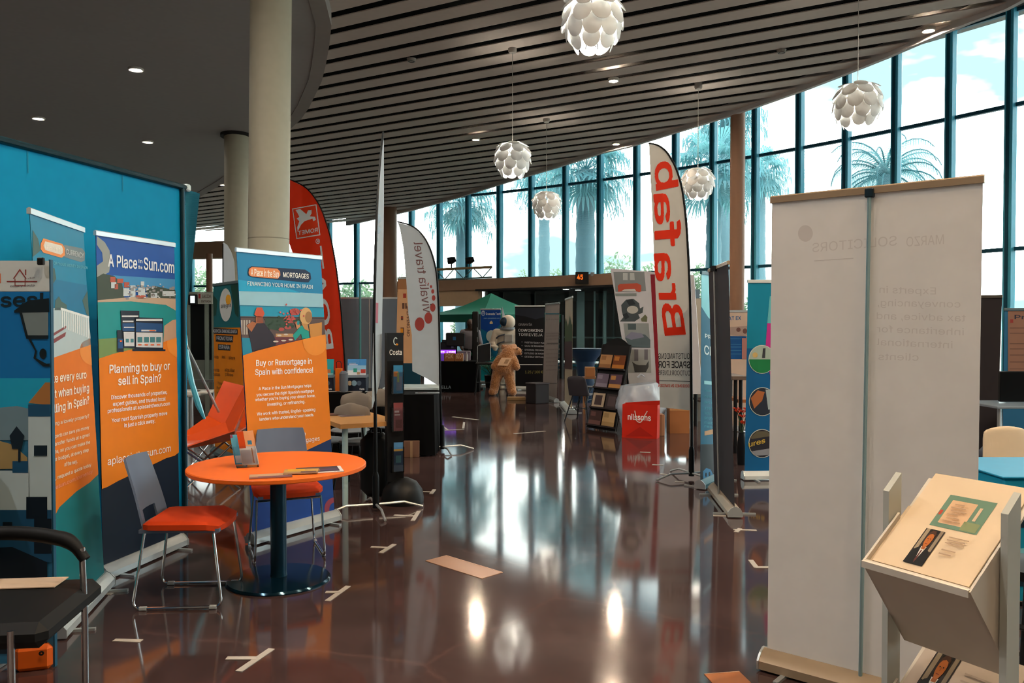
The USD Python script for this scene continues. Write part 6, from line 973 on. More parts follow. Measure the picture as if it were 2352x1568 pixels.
prints(t, [('printed_pale_blue', S.P([(1600, 620), (1660, 620), (1660, 760), (1626, 728), (1612, 706), (1600, 690)], k=1), mat('#7fd0e2', 0.5)), ('printed_lower', S.P(rect(1600, 1020, 1680, 1150), k=1), mat('#060f14', 0.5)), ('headline', S.T([('PRÓXIMA', (1619, 775), (1668, 790), 9), ('CLASE', (1617, 812), (1668, 826), 20)], k=2), mat('#c9e2ea', 0.5)), ('lettering', S.T([(x, (1618, y), (1660, y + 6), 6) for x, y in (('clases de idiomas', 898), ('cursos online', 912), ('para empresas', 925), ('y particulares', 938), ('todos los niveles', 950), ('profesores', 961), ('nativos', 972), ('reserva', 981))], k=2), mat('#3f94ad', 0.5)), ('printed_label', S.P([(1617, 874), (1640, 876), (1640, 884), (1617, 882)], k=2), mat('#8fd0e0', 0.5)), ('printed_beige_label', S.P([(1618, 990), (1660, 980), (1660, 992), (1618, 1000)], k=2), mat('#b99a78', 0.5)), ('printed_blue_figure', S.P([(1614, 1082), (1622, 1074), (1632, 1078), (1640, 1095), (1646, 1130), (1616, 1138)], k=2), mat('#3f7fae', 0.5)), ('printed_eyes', S.P(circ(1621, 1090, 2, 5), circ(1629, 1088, 2, 5), k=3), mat('#10202c', 0.5))])
bl, br = (atx(1643, 8.0), 8.0), (atx(1690, 6.95), 6.95); t = rollup('roll_up_banner', 'dark grey back of a roll-up with a thin silver pole and bulky floor cassette', bl, br, V(atx(1627, 8.0), 8.0, 2.14), panel=mat('#3a373b', 0.75), rail=mat('#a9967c', 0.35, 0.3), back_pole=False, cas=0.06); S = t.sheet
t.part('support_pole', cyl(S.at(S.w * 0.42, -0.05, 0.03), S.at(S.w * 0.42, S.h, 0.02), 0.009, 8), ALU)
t.part('pole_clip', box(S.at(S.w * 0.42, S.h, 0.02), (0.05, 0.05, 0.05), 0.9), BLACK)
t = rollup('roll_up_banner', 'roll-up with blue letters and a beach photo beside the slim brown column', (atx(1672, 12.6), 12.6), (atx(1722, 12.6), 12.55), at(1670, 716, 12.6), panel=mat('#c9b3a2', 0.5), feet=False); S = t.sheet; S.step = 0.003
prints(t, [('headline', S.T([('EXPAT EX', (1655, 736), (1702, 734), 8)], k=1), mat('#1d5a92', 0.5)), ('printed_photo', S.P([(1670, 751), (1722, 748), (1722, 768), (1710, 772), (1670, 768)], k=1), mat('#a38f86', 0.5)), ('printed_people', S.P(circ(1696, 757, 5, 5), circ(1711, 760, 5, 6), k=2), mat('#6b4a46', 0.5)), ('printed_blue', S.P([(1670, 771), (1715, 772), (1704, 824), (1670, 824)], k=1), mat('#0d4f8c', 0.5)), ('printed_pink', S.P(rect(1704, 776, 1722, 824), k=2), mat('#b07a72', 0.5)), ('printed_rules', S.P(*[rect(1670, y, 1703, y + 1.3) for y in (777, 790, 796, 804, 812)], k=2), mat('#3f7fb0', 0.5))])
t = leg_table('dark_table', 'dark table with a pale edge strip behind the dark back-side banner', atx(1682, 10.4), atx(1716, 10.4), 10.4, 11.0, 0.98, mat('#6a5a50', 0.5), 0.05, 0.025, BLACK); t.part('shelf', box((atx(1699, 10.7), 10.7, 0.66), (0.16, 0.5, 0.04)), mat('#a9683a', 0.5))
p = V(atx(1705, 9.6), 9.6, 0); t = Thing('flower_vase', 'orange-red flowers in a dark vase beside the blue banner with round pictures', 'flowers', p); t.part('vase', lathe([(0.001, 0), (0.05, 0), (0.06, 0.2), (0.035, 0.36), (0.04, 0.38), (0.03, 0.38), (0.001, 0.3)], 18, p), BLACK); rng = random.Random(5)
for i in range(7):
    c = p + V(rng.uniform(-0.06, 0.08), rng.uniform(-0.06, 0.06), 0.44 + rng.uniform(0, 0.2)); t.part('stem', tube([p + V(0, 0, 0.3), (p + c) / 2 + V(0, 0, 0.18), c], 0.004, 5), mat('#2f4a24', 0.6))
    pet = []; 
    for k_ in range(6): a = k_ * 1.047; d_ = V(math.cos(a), math.sin(a), 0.5); pet.append(hullm([c, c + d_ * 0.05 + V(0.012, 0, 0.01), c + d_ * 0.05 - V(0.012, 0, -0.01), c + d_ * 0.03 + V(0, 0, 0.02)]))
    t.part('flower', cat_(pet), mat('#d0380c', 0.6), kind='stuff')
t = rollup('roll_up_banner', 'blue roll-up with three round pictures beside the blank white banner', (atx(1712, 8.65), 8.65), (atx(1712, 8.65) + 0.84, 8.7), at(1718, 648, 8.65), panel=mat('#0e5c93', 0.5), rail=mat('#c9d0d2', 0.4)); S = t.sheet
prints(t, [('printed_top', S.P(rect(1700, 640, 1900, 800), k=1), mat('#0a7f9e', 0.5)), ('printed_pink', S.P([(1762, 742), (1900, 742), (1900, 860), (1768, 860), (1758, 800)], k=2), mat('#b8308a', 0.5)), ('printed_pale', S.P([(1768, 680), (1900, 680), (1900, 742), (1762, 742)], k=2), mat('#5fb4c0', 0.5))] + [('picture_ring', S.P(*[circ(cx_, cy_, 31, 33) for cx_, cy_ in ((1750, 825), (1751, 922), (1750, 1018))], k=3), mat('#c9d4d0', 0.5)), ('printed_sky', S.P(circ(1750, 825, 29.5, 31.5), k=4), mat('#a3b5ac', 0.5)), ('printed_meadow', S.P([q for q in circ(1750, 825, 29.5, 31.5) if q[1] > 824], k=5), mat('#1d7a48', 0.5)), ('printed_tower', S.P([(1752, 800), (1758, 799), (1757, 822), (1750, 822)], k=6), mat('#3a3d44', 0.5)), ('printed_sun', S.P(circ(1734, 815, 6, 6), k=6), mat('#c9ad70', 0.5)), ('printed_hands', S.P(circ(1751, 922, 29.5, 31.5), k=4), mat('#28303e', 0.5)), ('printed_skin', S.P([(1724, 914), (1740, 896), (1756, 900), (1750, 920), (1732, 938)], k=5), mat('#a8663c', 0.5)), ('printed_sleeve', S.P([(1758, 894), (1768, 896), (1774, 940), (1764, 940)], k=5), mat('#9fb0b6', 0.5)), ('printed_night', S.P(circ(1750, 1018, 29.5, 31.5), k=4), mat('#2a2a34', 0.5)), ('printed_hill', S.P([(1724, 1004), (1738, 990), (1760, 990), (1775, 1000), (1726, 1008)], k=5), mat('#5f5a4a', 0.5)), ('printed_road', S.P([(1726, 1036), (1776, 1028), (1770, 1044), (1734, 1046)], k=5), mat('#8a8f9a', 0.5)), ('picture_lettering', S.T([('ures', (1719, 1026), (1757, 1016), 11)], k=6), mat('#c9ac4a', 0.5))])
# ---------------------------------------------------------------- foreground right
bl, br = (1.213, 3.9), (1.885, 3.34); t = rollup('roll_up_banner', 'large blank whitish back of a roll-up in the right foreground with a thin pole', bl, br, V(1.222, 3.9, 2.205), panel=mat('#dfdcd9', 0.65, trans=0.2), rail=mat('#a08b72', 0.35, 0.3), back_pole=False, cas=0.07); S = t.sheet
u_ = S.px(1999, 470)[0]; t.part('support_pole', cyl(S.at(S.px(1980, 1500)[0], -0.03, 0.02), S.at(u_, S.h, 0.014), 0.0085, 10), mat('#9fc0c6', 0.25, 0.7)); t.part('pole_clip', box(S.at(u_, S.h - 0.004, 0.012), (0.036, 0.03, 0.04), math.atan2(S.u[1], S.u[0]), 0.004), mat('#0c2430', 0.4))
gh = mat('#cac5c2', 0.65); prints(t, [('showthrough_logo', S.P(circ(1850, 536, 17, 19), k=0.5), gh), ('showthrough_lettering', S.T([('SOLICITORS', (2060, 563), (1866, 579), 22), ('MARZO', (2168, 560), (2082, 566), 22), ('Experts in', (2150, 676), (2020, 672), 16), ('conveyancing,', (2206, 706), (2016, 702), 16), ('tax advice, and', (2218, 738), (2014, 732), 16), ('inheritance for', (2214, 770), (2014, 762), 16), ('international', (2188, 800), (2014, 792), 16), ('clients', (2110, 828), (2018, 826), 16)], k=0.5, bold=False), mat('#cfcac7', 0.65)), ('showthrough_rule', S.P([(1870, 598), (1960, 592), (1960, 594), (1870, 600)], k=0.5), gh)])
# white display stand with two inclined trays
LL, LR = V(0.852, 2.0, 0), V(0.985, 1.772, 0); e_ = unit(LR - LL); bk_ = unit(V(0.863, 0.504, 0)); t = Thing('leaflet_stand', 'white wooden leaflet stand with two inclined trays in the right foreground', 'leaflet stand', (LL + LR) / 2 + bk_ * 0.15); W_ = np.linalg.norm(LR - LL); cream = mat('#cfc6b8', 0.55)
def pl(P): return hullm(P)
def tray(z):
    A_, B_ = LL + V(0, 0, z), LR + V(0, 0, z); th = 0.006; sl = bk_ * 0.255 + V(0, 0, 0.19); dn = bk_ * 0.17 - V(0, 0, 0.225); nf = unit(np.cross(e_, dn)); ns = unit(np.cross(e_, sl))
    if ns[2] < 0: ns = -ns
    t.part('tray_back', pl([q - ns * (0.012 + k) for q in (A_ + bk_ * 0.02, B_ + bk_ * 0.02, A_ + sl, B_ + sl) for k in (0, th)]), cream)
    t.part('tray_front', pl([q + k * unit(V(bk_[0], bk_[1], 0.6)) for q in (A_, B_, A_ + dn, B_ + dn) for k in (0.0, 0.012)]), cream)
    t.part('tray_lip', pl([q + V(0, 0, k) + bk_ * d for q in (A_, B_) for k in (-0.012, 0.004) for d in (-0.004, 0.014)]), cream)
    for q in (A_, B_): t.part('tray_side', pl([q + e_ * k for q in (q, q + bk_ * 0.02 + V(0, 0, 0.012), q + sl * 0.55, q + dn, q + dn * 0.5 + sl * 0.3) for k in (-0.003, 0.003)]), cream)
    return A_, sl, ns
def stand_leaf(A_, sl, ns, u0, w, lift, label, base, bands, v0=0.01, v1=1.0):
    o = A_ + e_ * (u0 + w / 2) + sl * v0 + bk_ * 0.02 + ns * lift; up = sl * (v1 - v0)
    return leaflet('leaflet', label, 'leaflet', o, e_, w, ns, 0.003, up, 1.0, base, bands)
def portrait(a, b, c, d, g=1.0):
    """Print of a head-and-shoulders portrait in a dark suit: shapes in fractions of the leaflet."""
    w, h = c - a, d - b; q = lambda pts, col: ([(a + x * w, b + y * h) for x, y in pts], tuple(v * g for v in lin(col))); el = lambda x, y, rx, ry: [(x + rx * math.cos(k * 0.3307), y + ry * math.sin(k * 0.3307)) for k in range(19)]
    return [q(rect(0, 0, 1, 1), '#2a2320'), q(rect(0.06, 0.4, 0.24, 1), '#9a8a72'), q(rect(0.78, 0.4, 0.94, 1), '#8d7d68'), q(rect(0.3, 0.9, 0.74, 1), '#12100f'), q([(0, 0), (0.02, 0.28), (0.16, 0.42), (0.38, 0.5), (0.64, 0.5), (0.84, 0.4), (0.98, 0.26), (1, 0)], '#101216'), q([(0.36, 0.5), (0.5, 0.04), (0.64, 0.5)], '#d3cfc8'), q([(0.47, 0.4), (0.53, 0.4), (0.55, 0.12), (0.5, 0.03), (0.45, 0.12)], '#5a2f2a'), q(rect(0.41, 0.42, 0.6, 0.56), '#a35a28'), q(el(0.51, 0.7, 0.17, 0.22), '#b8682c'), q([(0.33, 0.74), (0.34, 0.88), (0.44, 0.96), (0.6, 0.96), (0.69, 0.87), (0.69, 0.74), (0.63, 0.84), (0.52, 0.87), (0.4, 0.84)], '#4a2c1a'), q(el(0.44, 0.72, 0.025, 0.014), '#2a1810'), q(el(0.58, 0.72, 0.025, 0.014), '#2a1810'), q([(0.49, 0.64), (0.53, 0.64), (0.52, 0.73), (0.5, 0.73)], '#9a5222'), q(rect(0.45, 0.57, 0.57, 0.585), '#7a3420')]
z1 = at(1985, 1290, 2.0)[2]; z2 = z1 - 0.42
paper = mat('#d6c0a2', 0.5)
A_, sl, ns = tray(z1)
stand_leaf(A_, sl, ns, 0.012, 0.24, 0.004, 'large cream leaflet with a green panel and a portrait photo on the upper tray', paper, [(0.3, 0.46, 0.78, 0.8, '#64836f'), (0.36, 0.5, 0.62, 0.75, '#d0ab86'), (0.66, 0.58, 0.69, 0.72, '#cdb294'), (0.6, 0.47, 0.76, 0.56, '#7f8a62'), (0.31, 0.58, 0.34, 0.63, '#b5432f'), *portrait(0.3, 0.06, 0.5, 0.42), *[(0.4 + 0.02 * (i % 2), 0.52 + 0.035 * i, 0.58 - 0.03 * (i % 3), 0.53 + 0.035 * i, '#a98a6c') for i in range(6)], (0.57, 0.37, 0.77, 0.38, '#a58b72'), (0.57, 0.34, 0.75, 0.35, '#a58b72'), (0.57, 0.31, 0.76, 0.32, '#a58b72'), (0.58, 0.24, 0.72, 0.252, '#a58b72'), (0.58, 0.2, 0.7, 0.212, '#a58b72')])
stand_leaf(A_, sl, ns, 0.0, 0.12, 0.0, 'plain cream leaflet behind at the left of the upper tray', mat('#c9b49a', 0.5), [(0.1, 0.02, 0.9, 0.05, '#33261f')], v1=0.62)
A2, sl2, ns2 = tray(z2)
stand_leaf(A2, sl2, ns2, 0.012, 0.24, 0.004, 'large pale leaflet with a darker portrait photo on the lower tray', mat('#b9aa9c', 0.5), [*portrait(0.13, 0.38, 0.4, 0.88, 0.75), (0.5, 0.75, 0.9, 0.765, '#a39488'), (0.5, 0.68, 0.86, 0.695, '#a39488'), (0.5, 0.61, 0.9, 0.625, '#a39488')])
for q, s_ in ((LL, -1), (LR, 1)):
    pr = [(0.108, 0.0), (0.158, 0.0), (0.158, 1.255), (0.108, 1.213)]; o = q + e_ * s_ * 0.006
    t.part('side_board', pl([o + bk_ * a + V(0, 0, z) + e_ * s_ * k for a, z in pr for k in (0, 0.016)]), mat('#b9bcb4', 0.5))
    t.part('foot', pl([o + bk_ * a + V(0, 0, z) + e_ * s_ * k for a in (-0.02, 0.3) for z in (0, 0.04) for k in (0, 0.016)]), cream)
t.part('back_brace', pl([q + bk_ * a + V(0, 0, z) for q in (LL, LR) for a in (0.15, 0.158) for z in (0.25, 0.33)]), cream)
# cyan table, white chair, black stool at the right edge
cy_ = mat('#149ec4', 0.45, trans=0.1)
t = Thing('cyan_table', 'bright cyan draped table at the right edge behind the leaflet stand', 'table', (3.5, 5.1, 0)); ct = V(atx(2263, 4.95), 4.75); 
t.part('cloth', box((ct[0] + 0.7, 5.1, 0.37), (1.4, 0.7, 0.74), 0, 0.012), cy_); t.part('top_band', box((ct[0] + 0.7, 5.1, 0.748), (1.42, 0.72, 0.012), 0, 0.004), mat('#0b7fa8', 0.4)); s_ = Sheet(V(ct[0], 4.748, 0.0), V(ct[0] + 1.4, 4.748, 0.0), V(ct[0], 4.748, 0.74), 0.002)
t.part('printed_band', s_.R((0, 0.62, 1, 0.7), (0, 0.16, 1, 0.24), k=1), mat('#0b2a3c', 0.5), smooth=False); t.part('printed_wave', s_.flat([[(0.05, 0.3), (0.3, 0.34), (0.7, 0.31), (1.3, 0.36), (1.3, 0.39), (0.7, 0.34), (0.3, 0.37), (0.05, 0.33)]], 1), mat('#7fd0e2', 0.5), smooth=False)
t = Thing('white_chair', 'cream shell chair behind the cyan table at the right edge', 'chair', (atx(2352, 5.9), 5.95, 0)); q = t.o
t.part('shell', blend({0: (q + V(0, 0.15, 0.82), (0.17, 0.03, 0.06)), 1: (q + V(0, 0.1, 0.52), (0.2, 0.04, 0.05)), 2: (q + V(0, -0.2, 0.46), (0.19, 0.08, 0.03))}, [(0, 1), (1, 2)], 0.04, 8), mat('#cbb79c', 0.5), smooth=True)
for x, y in ((0.15, 0.12), (-0.15, 0.12), (0.15, -0.2), (-0.15, -0.2)): t.part('leg', cyl(q + V(x * 0.8, y * 0.8, 0.45), q + V(x * 1.2, y * 1.2, 0), 0.014, 8), mat('#9a7a50', 0.5))
t = Thing('bar_stool', 'black stool with thin legs in front of the cyan table at the right edge', 'stool', (atx(2352, 3.4) + 0.06, 3.4, 0)); q = t.o; t.part('seat', lathe([(0.001, 0.6), (0.16, 0.6), (0.17, 0.64), (0.001, 0.66)], 24, q), BLACK)
for a in (0.8, 2.4, 3.9, 5.5): t.part('leg', cyl(q + V(0.12 * math.cos(a), 0.12 * math.sin(a), 0.6), q + V(0.2 * math.cos(a), 0.2 * math.sin(a), 0), 0.011, 8), BLACK)
for z in (0.2, 0.42): t.part('foot_ring', tube([q + V(0.175 * math.cos(a), 0.175 * math.sin(a), z) for a in np.linspace(0, 2 * math.pi, 24)], 0.012, 8), BLACK)
p = gnd(2325, 1540, 0.02); single('cream_shoe_box', 'cream wedge-shaped board standing on the floor right of the leaflet stand', 'board', hullm([(1.38, 2.25, 0.25), (1.47, 2.2, 0.42), (1.5, 2.27, 0.42), (1.42, 2.32, 0.0), (1.38, 2.25, 0.0), (1.53, 2.3, 0.0), (1.52, 2.18, 0.0)]), mat('#b99a7a', 0.6))
# dark roll-up back, paper board and dark table at the right
t = rollup('roll_up_banner', 'dark narrow back of a roll-up showing right of the blank white banner', (atx(2218, 9.9), 9.95), (atx(2292, 9.7), 9.7), at(2222, 684, 9.95), panel=mat('#292529', 0.75), rail=mat('#4a463f', 0.4), back_pole=False); S = t.sheet
t.part('support_pole', cyl(S.at(S.w * 0.1, -0.05, 0.02), S.at(S.w * 0.1, S.h, 0.02), 0.009, 8), ALU)
t = rollup('roll_up_banner', 'blue-edged roll-up with a brownish price sheet at the right edge', (atx(2306, 10.3), 10.3), (atx(2306, 10.3) + 0.85, 10.35), at(2307, 712, 10.3), panel=mat('#1f5f86', 0.5), rail=mat('#5a6a70', 0.4), feet=False); S = t.sheet
prints(t, [('printed_sheet', S.P(rect(2315, 714, 2480, 868), k=1), mat('#8a6350', 0.6)), ('printed_rule', S.P(*[rect(2319, y, 2470, y + 2) for y in (752, 764, 788, 800, 814, 830, 846)], k=2), mat('#6a4a3e', 0.6)), ('lettering', S.T([('Precios', (2330, 732), (2420, 734), 9)], k=2), mat('#2a2a3c', 0.6)), ('red_mark', S.P(rect(2320, 733, 2327, 741), k=2), mat('#8a2f2a', 0.6))])
t = leg_table('dark_table', 'dark table with a shiny grey edge at the far right behind the cyan table', atx(2292, 8.8), atx(2292, 8.8) + 1.4, 8.8, 9.5, 0.76, mat('#7f8c98', 0.25), 0.03, 0.02, ALU)
t = Thing('black_screen', 'black flat screen standing on the dark table at the far right', 'screen', (atx(2296, 9.2) + 0.6, 9.2, 0.76)); t.part('panel', box((atx(2296, 9.2) + 0.55, 9.2, 0.94), (1.1, 0.05, 0.34), 0, 0.01), mat('#06080a', 0.3)); t.part('stand', box((atx(2296, 9.2) + 0.55, 9.2, 0.77), (0.3, 0.2, 0.02), 0, 0.005), BLACK)
t = Thing('sofa_cushion', 'dark blue-grey padded seat below the dark table at the far right', 'seat', (atx(2330, 7.4) + 0.3, 7.6, 0)); q = t.o; t.part('cushion', box(q + V(0, 0, 0.38), (0.8, 0.6, 0.22), 0, 0.08), mat('#333847', 0.7), smooth=60)
for x in (-0.33, 0.33):
    for y in (-0.22, 0.22): t.part('leg', cyl(q + V(x, y, 0), q + V(x, y, 0.29), 0.016, 8), DARKMETAL)

# ---------------------------------------------------------------- tape marks and strips on the floor
TAPE = mat('#aaa298', 0.5)
def tape(label, *segs, w=0.035, m=TAPE):
    t = Thing('tape_mark', label, 'tape mark', gnd(*segs[0][0]), 'tape marks on the floor')
    for i_, (a, b) in enumerate(segs):
        a, b = gnd(*a), gnd(*b); d = unit(b - a); s = V(-d[1], d[0], 0) * w / 2; t.part('strip', hullm([q + k + V(0, 0, z) for q in (a, b) for k in (s, -s) for z in (0.0005 + 0.0004 * i_, 0.003 + 0.0012 * i_)]), m)
tape('pale T-shaped tape mark nearest the camera on the bare floor', ((548, 1542), (624, 1490)), ((520, 1512), (590, 1512)))
tape('pale L-shaped tape mark right of the round table base', ((752, 1380), (800, 1346)), ((748, 1360), (782, 1360)))
tape('pale short tape strip left of the T-shaped mark', ((262, 1470), (325, 1472)))
tape('faint tape strip on the floor in front of the currency banner', ((200, 1362), (258, 1364)))
tape('pale tape corner in front of the brochure tower foot', ((852, 1256), (896, 1258)), ((874, 1270), (906, 1250)))
tape('pale tape corner beside the edge of the brochure tower dome', ((905, 1183), (955, 1185)), ((948, 1196), (962, 1174)))
tape('small tape corner on the reddish floor right of the black table', ((958, 1128), (994, 1130)), ((990, 1134), (998, 1124)))
tape('white tape L on the floor left of the white flag foot', ((1018, 980), (1030, 988)), ((1018, 988), (1066, 986)), ((1064, 984), (1066, 970)))
tape('long pale tape strip on the far floor left of the teddy bear', ((1040, 957), (1098, 964)), w=0.06)
tape('tape strip on the far floor in the middle of the hall', ((1180, 996), (1252, 990)), w=0.05)
tape('pale tape corner in front of the grey cassette of the dark banner', ((1684, 1216), (1738, 1218)), ((1690, 1222), (1700, 1214)))
tape('pale tape corner left of the blank white banner', ((1724, 1286), (1738, 1304)), ((1734, 1303), (1766, 1303)))
tape('small white tape strip by the foot of the tall flag', ((1517, 1088), (1534, 1090)), w=0.05)
tape('small white tape strip in front of the red shopping bag', ((1470, 1038), (1494, 1039)), w=0.05)
tape('second small tape strip behind the foot of the tall flag', ((1498, 1067), (1524, 1068)), w=0.05)
tape('small tape strip left of the blue figure on the teal banner', ((1550, 1106), (1572, 1107)), w=0.05)
tape('thin tape strip beside the tape corner of the dark banner', ((1638, 1184), (1668, 1185)), w=0.04)
p0_, p1_ = gnd(1000, 1282), gnd(1130, 1322); d = unit(p1_ - p0_); s = V(-d[1], d[0], 0) * 0.09; t = Thing('floor_plate', 'pale wooden coloured plate let into the middle of the floor', 'floor plate', (p0_ + p1_) / 2); t.part('plate', hullm([q + k + V(0, 0, z) for q in (p0_, p1_) for k in (s, -s) for z in (0, 0.003)]), mat('#9a7258', 0.3)); t.part('edge_strip', hullm([q + s * 1.05 + k + V(0, 0, z) for q in (p0_, p1_) for k in (s * 0.05, -s * 0.05) for z in (0, 0.004)]), mat('#b08a70', 0.4))
p0_, p1_ = gnd(1630, 1562), gnd(1712, 1556); d = unit(p1_ - p0_); s = V(-d[1], d[0], 0) * 0.06; t = Thing('floor_plate', 'orange-brown plate in the floor at the bottom edge beside the white banner foot', 'floor plate', (p0_ + p1_) / 2); t.part('plate', hullm([q + k + V(0, 0, z) for q in (p0_, p1_) for k in (s, -s) for z in (0, 0.003)]), mat('#a5653a', 0.3)); t.part('edge_strip', hullm([q + s * 1.05 + k + V(0, 0, z) for q in (p0_, p1_) for k in (s * 0.05, -s * 0.05) for z in (0, 0.004)]), mat('#b08a70', 0.4))
# ---------------------------------------------------------------- outside the glass
leaf_look = named('leaf_look', {'p': ('principled_bsdf', {'base_color': lin('#4a7a86'), 'roughness': 0.6}), 't': ('translucent_bsdf', {'color': lin('#6fa5a8')}), 'm': ('mix_closure', {'fac': 0.45})}, [('p.BSDF', 'm.closure1'), ('t.BSDF', 'm.closure2')], 'm.closure')  # teal tint puts the flare haze over the palms into the leaf colour
bush_look = named('bush_look', {'p': ('principled_bsdf', {'base_color': lin('#566f5a'), 'roughness': 0.7}), 't': ('translucent_bsdf', {'color': lin('#7f9a78')}), 'm': ('mix_closure', {'fac': 0.4})}, [('p.BSDF', 'm.closure1'), ('t.BSDF', 'm.closure2')], 'm.closure')
bark = mat('#5d7c86', 0.8)  # same bluish haze painted into the trunk colour
def palm(loc, h, R, seed, label, fan=True, r0=0.36):
    rng = random.Random(seed); t = Thing('palm_tree', label, 'palm tree', loc, 'palms outside the glass'); o = np.asarray(loc, float)
    zz = np.linspace(0, h, 22); prof = [(0.001, 0)]
    for i, z in enumerate(zz): prof += [(r0 * (1.12 - 0.25 * z / h) + (0.03 if i % 2 else 0), z)]
    prof += [(0.001, h + 0.1)]
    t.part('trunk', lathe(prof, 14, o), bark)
    n = 30 if fan else 34
    for k in range(n):
        az = k * 2.39996 + rng.uniform(-0.2, 0.2); el = math.radians(80 - 125 * (k / n) + rng.uniform(-8, 8)) if fan else math.radians(78 - 85 * (k / n) + rng.uniform(-8, 8))
        hd = V(math.cos(az), math.sin(az), 0); L = R * rng.uniform(0.85, 1.1); pts = []; pos = o + V(0, 0, h); e = el
        ns = 9
        for i in range(ns + 1):
            pts.append(pos.copy()); pos = pos + (hd * math.cos(e) + V(0, 0, math.sin(e))) * L / ns; e -= math.radians(6 if fan else 17) * (0.5 + i / ns)
        pts = np.array(pts); sid = V(-hd[1], hd[0], 0); vs, fs = [], []
        def tri(a, b, c): n0 = len(vs); vs.extend([a, b, c]); fs.append([n0, n0 + 1, n0 + 2])
        st = tube(pts if not fan else pts[:6], np.linspace(0.035, 0.012, len(pts) if not fan else 6), 5)
        if fan:
            c = pts[5]; fw = unit(pts[6] - pts[4])
            for j in range(17):
                b_ = math.radians(-115 + 230 * j / 16); d = fw * math.cos(b_) + sid * math.sin(b_); l = R * 0.52 * rng.uniform(0.85, 1.1); w = 0.055 * R / 1.8
                q = unit(np.cross(d, np.cross(fw, sid))); mid = c + d * l * 0.6
                tri(c, mid + q * w, mid - q * w); tri(mid + q * w, mid + d * l * 0.3 - V(0, 0, l * 0.3), mid - q * w)
                tri(mid + d * l * 0.25 - V(0, 0, l * 0.2), mid + d * l * 0.3 - V(0, 0, l * 0.75), mid + d * l * 0.2 - V(0, 0, l * 0.28))
        else:
            for i in np.linspace(0.1, 1.0, 26):
                f_ = i * ns; a = int(min(f_, ns - 1)); p = pts[a] + (pts[a + 1] - pts[a]) * (f_ - a); tg = unit(pts[a + 1] - pts[a]); ll = R * 0.24 * math.sin(math.pi * (0.15 + 0.78 * i))
                for s_ in (-1, 1):
                    d = unit(sid * s_ + tg * 0.55 - V(0, 0, 0.55 + 0.5 * i)); tri(p - tg * 0.012, p + d * ll, p + tg * 0.016)
        lf = trimesh.Trimesh(np.array(vs), np.array(fs), process=False)
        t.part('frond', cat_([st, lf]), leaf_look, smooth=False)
    return t
def palm_px(cx, cy, tw, Y, R, seed, label, fan=True, r0=0.33):
    p = at(cx, cy, Y); return palm((p[0], p[1], -0.12), p[2] + 0.12, R, seed, label, fan, r0)
palm_px(1062, 468, 0, 42, 2.0, 1, 'palm outside the glass to the right of the bow-topped white flag, leftmost of the palms')
palm_px(1345, 392, 0, 38, 2.3, 2, 'thick palm outside between the smallest petal lamp and the tall red lettered flag', r0=0.44)
palm_px(1250, 425, 0, 50, 2.0, 7, 'hazy palm crown outside behind the smallest petal lamp')
palm_px(1640, 395, 0, 33, 2.1, 3, 'palm outside behind the petal lamp next to the tall flag with red letters', r0=0.3)
palm_px(1668, 270, 0, 40, 2.0, 4, 'tall palm outside, its crown beside the slim brown column')
palm_px(2035, 405, 0, 27, 2.3, 5, 'palm with arching feather fronds outside above the blank white banner', fan=False, r0=0.3)
palm_px(1745, 400, 0, 46, 1.8, 6, 'palm outside just right of the slim brown column')

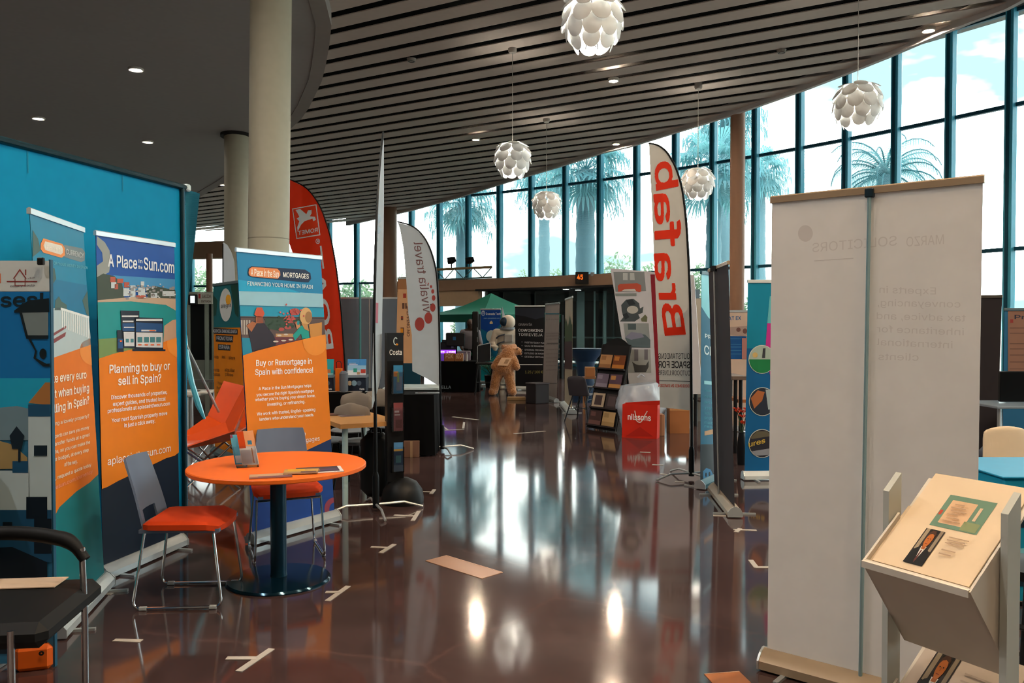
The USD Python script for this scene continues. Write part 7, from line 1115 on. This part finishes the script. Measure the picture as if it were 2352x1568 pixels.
def shrub(loc, rx, rz, n, seed, label, group='shrubs outside the glass'):
    rng = np.random.RandomState(seed); t = Thing('shrub', label, 'shrub', loc, group); o = np.asarray(loc, float)
    d = rng.normal(size=(n, 3)); d /= np.linalg.norm(d, axis=1)[:, None]; d[:, 2] = np.abs(d[:, 2])
    lump = 0.75 + 0.5 * meshkit.noise(d * 2.2 + seed * 3.1, seed); rr = rng.uniform(0.45, 1.0, n) ** 0.4 * lump
    c = o + d * rr[:, None] * (rx, rx * 0.7, rz); s = 0.11 * rx ** 0.5
    a, b = rng.normal(size=(n, 3)), rng.normal(size=(n, 3)); a /= np.linalg.norm(a, axis=1)[:, None]; b /= np.linalg.norm(b, axis=1)[:, None]
    v = np.stack([c - a * s, c + b * s * 0.5, c + a * s, c - b * s * 0.5], 1).reshape(-1, 3); i = np.arange(n)[:, None] * 4
    t.part('foliage', trimesh.Trimesh(v, np.vstack([i + [0, 1, 2], i + [0, 2, 3]]), process=False), bush_look, smooth=False, kind='stuff')
    t.part('stems', cat_([tube([o + V(0, 0, -0.1), o + V(0.2 * math.cos(q), 0.2 * math.sin(q), rz * 0.3), o + V(0.5 * rx * math.cos(q), 0.4 * rx * math.sin(q), rz * 0.8)], [0.06, 0.04, 0.02], 6) for q in (0.3, 2.2, 4.1)]), mat('#5d5b50', 0.9))
for i, (px, Y, rx, top, lb) in enumerate([(1420, 52, 2.2, 588, 'shrub outside just left of the white picture board'), (1475, 56, 1.6, 612, 'low shrub outside behind the white picture board'), (1610, 52, 1.6, 606, 'shrub outside between the tall flag and the dark banner'),
        (1280, 60, 2.0, 612, 'low distant shrub outside above the middle of the beam'), (1200, 62, 1.4, 620, 'low distant shrub outside above the left of the beam'), (815, 48, 2.6, 640, 'green shrub outside above the grey partition, left part'), (915, 58, 1.5, 640, 'green shrub outside beside the far brown column'),
        (450, 52, 2.0, 610, 'shrub outside at the far left beside the booth wall'), (1085, 50, 1.2, 690, 'shrub outside below the beam behind the green canopy'), (1750, 50, 1.4, 640, 'shrub outside behind the blue banner with round pictures')]):
    p = at(px, top, Y); shrub((p[0], Y, -0.1), rx, max(p[2] + 0.1, 1.0), 2600, i + 11, lb)
t = Thing('lamp_post', 'white lamp post outside with a bent arm, far behind the edge-on white flag', 'lamp post', at(845, 800, 60) * (1, 1, 0) + V(0, 0, -0.12)); b_ = t.o
tp = at(832, 655, 60); t.part('post', cyl(b_, (b_[0], b_[1], tp[2] - 0.3), 0.07), mat('#c9d2d2', 0.5)); t.part('arm', tube([(b_[0], b_[1], tp[2] - 0.35), (b_[0] - 0.6, b_[1], tp[2])], 0.1, 8), BLACK)
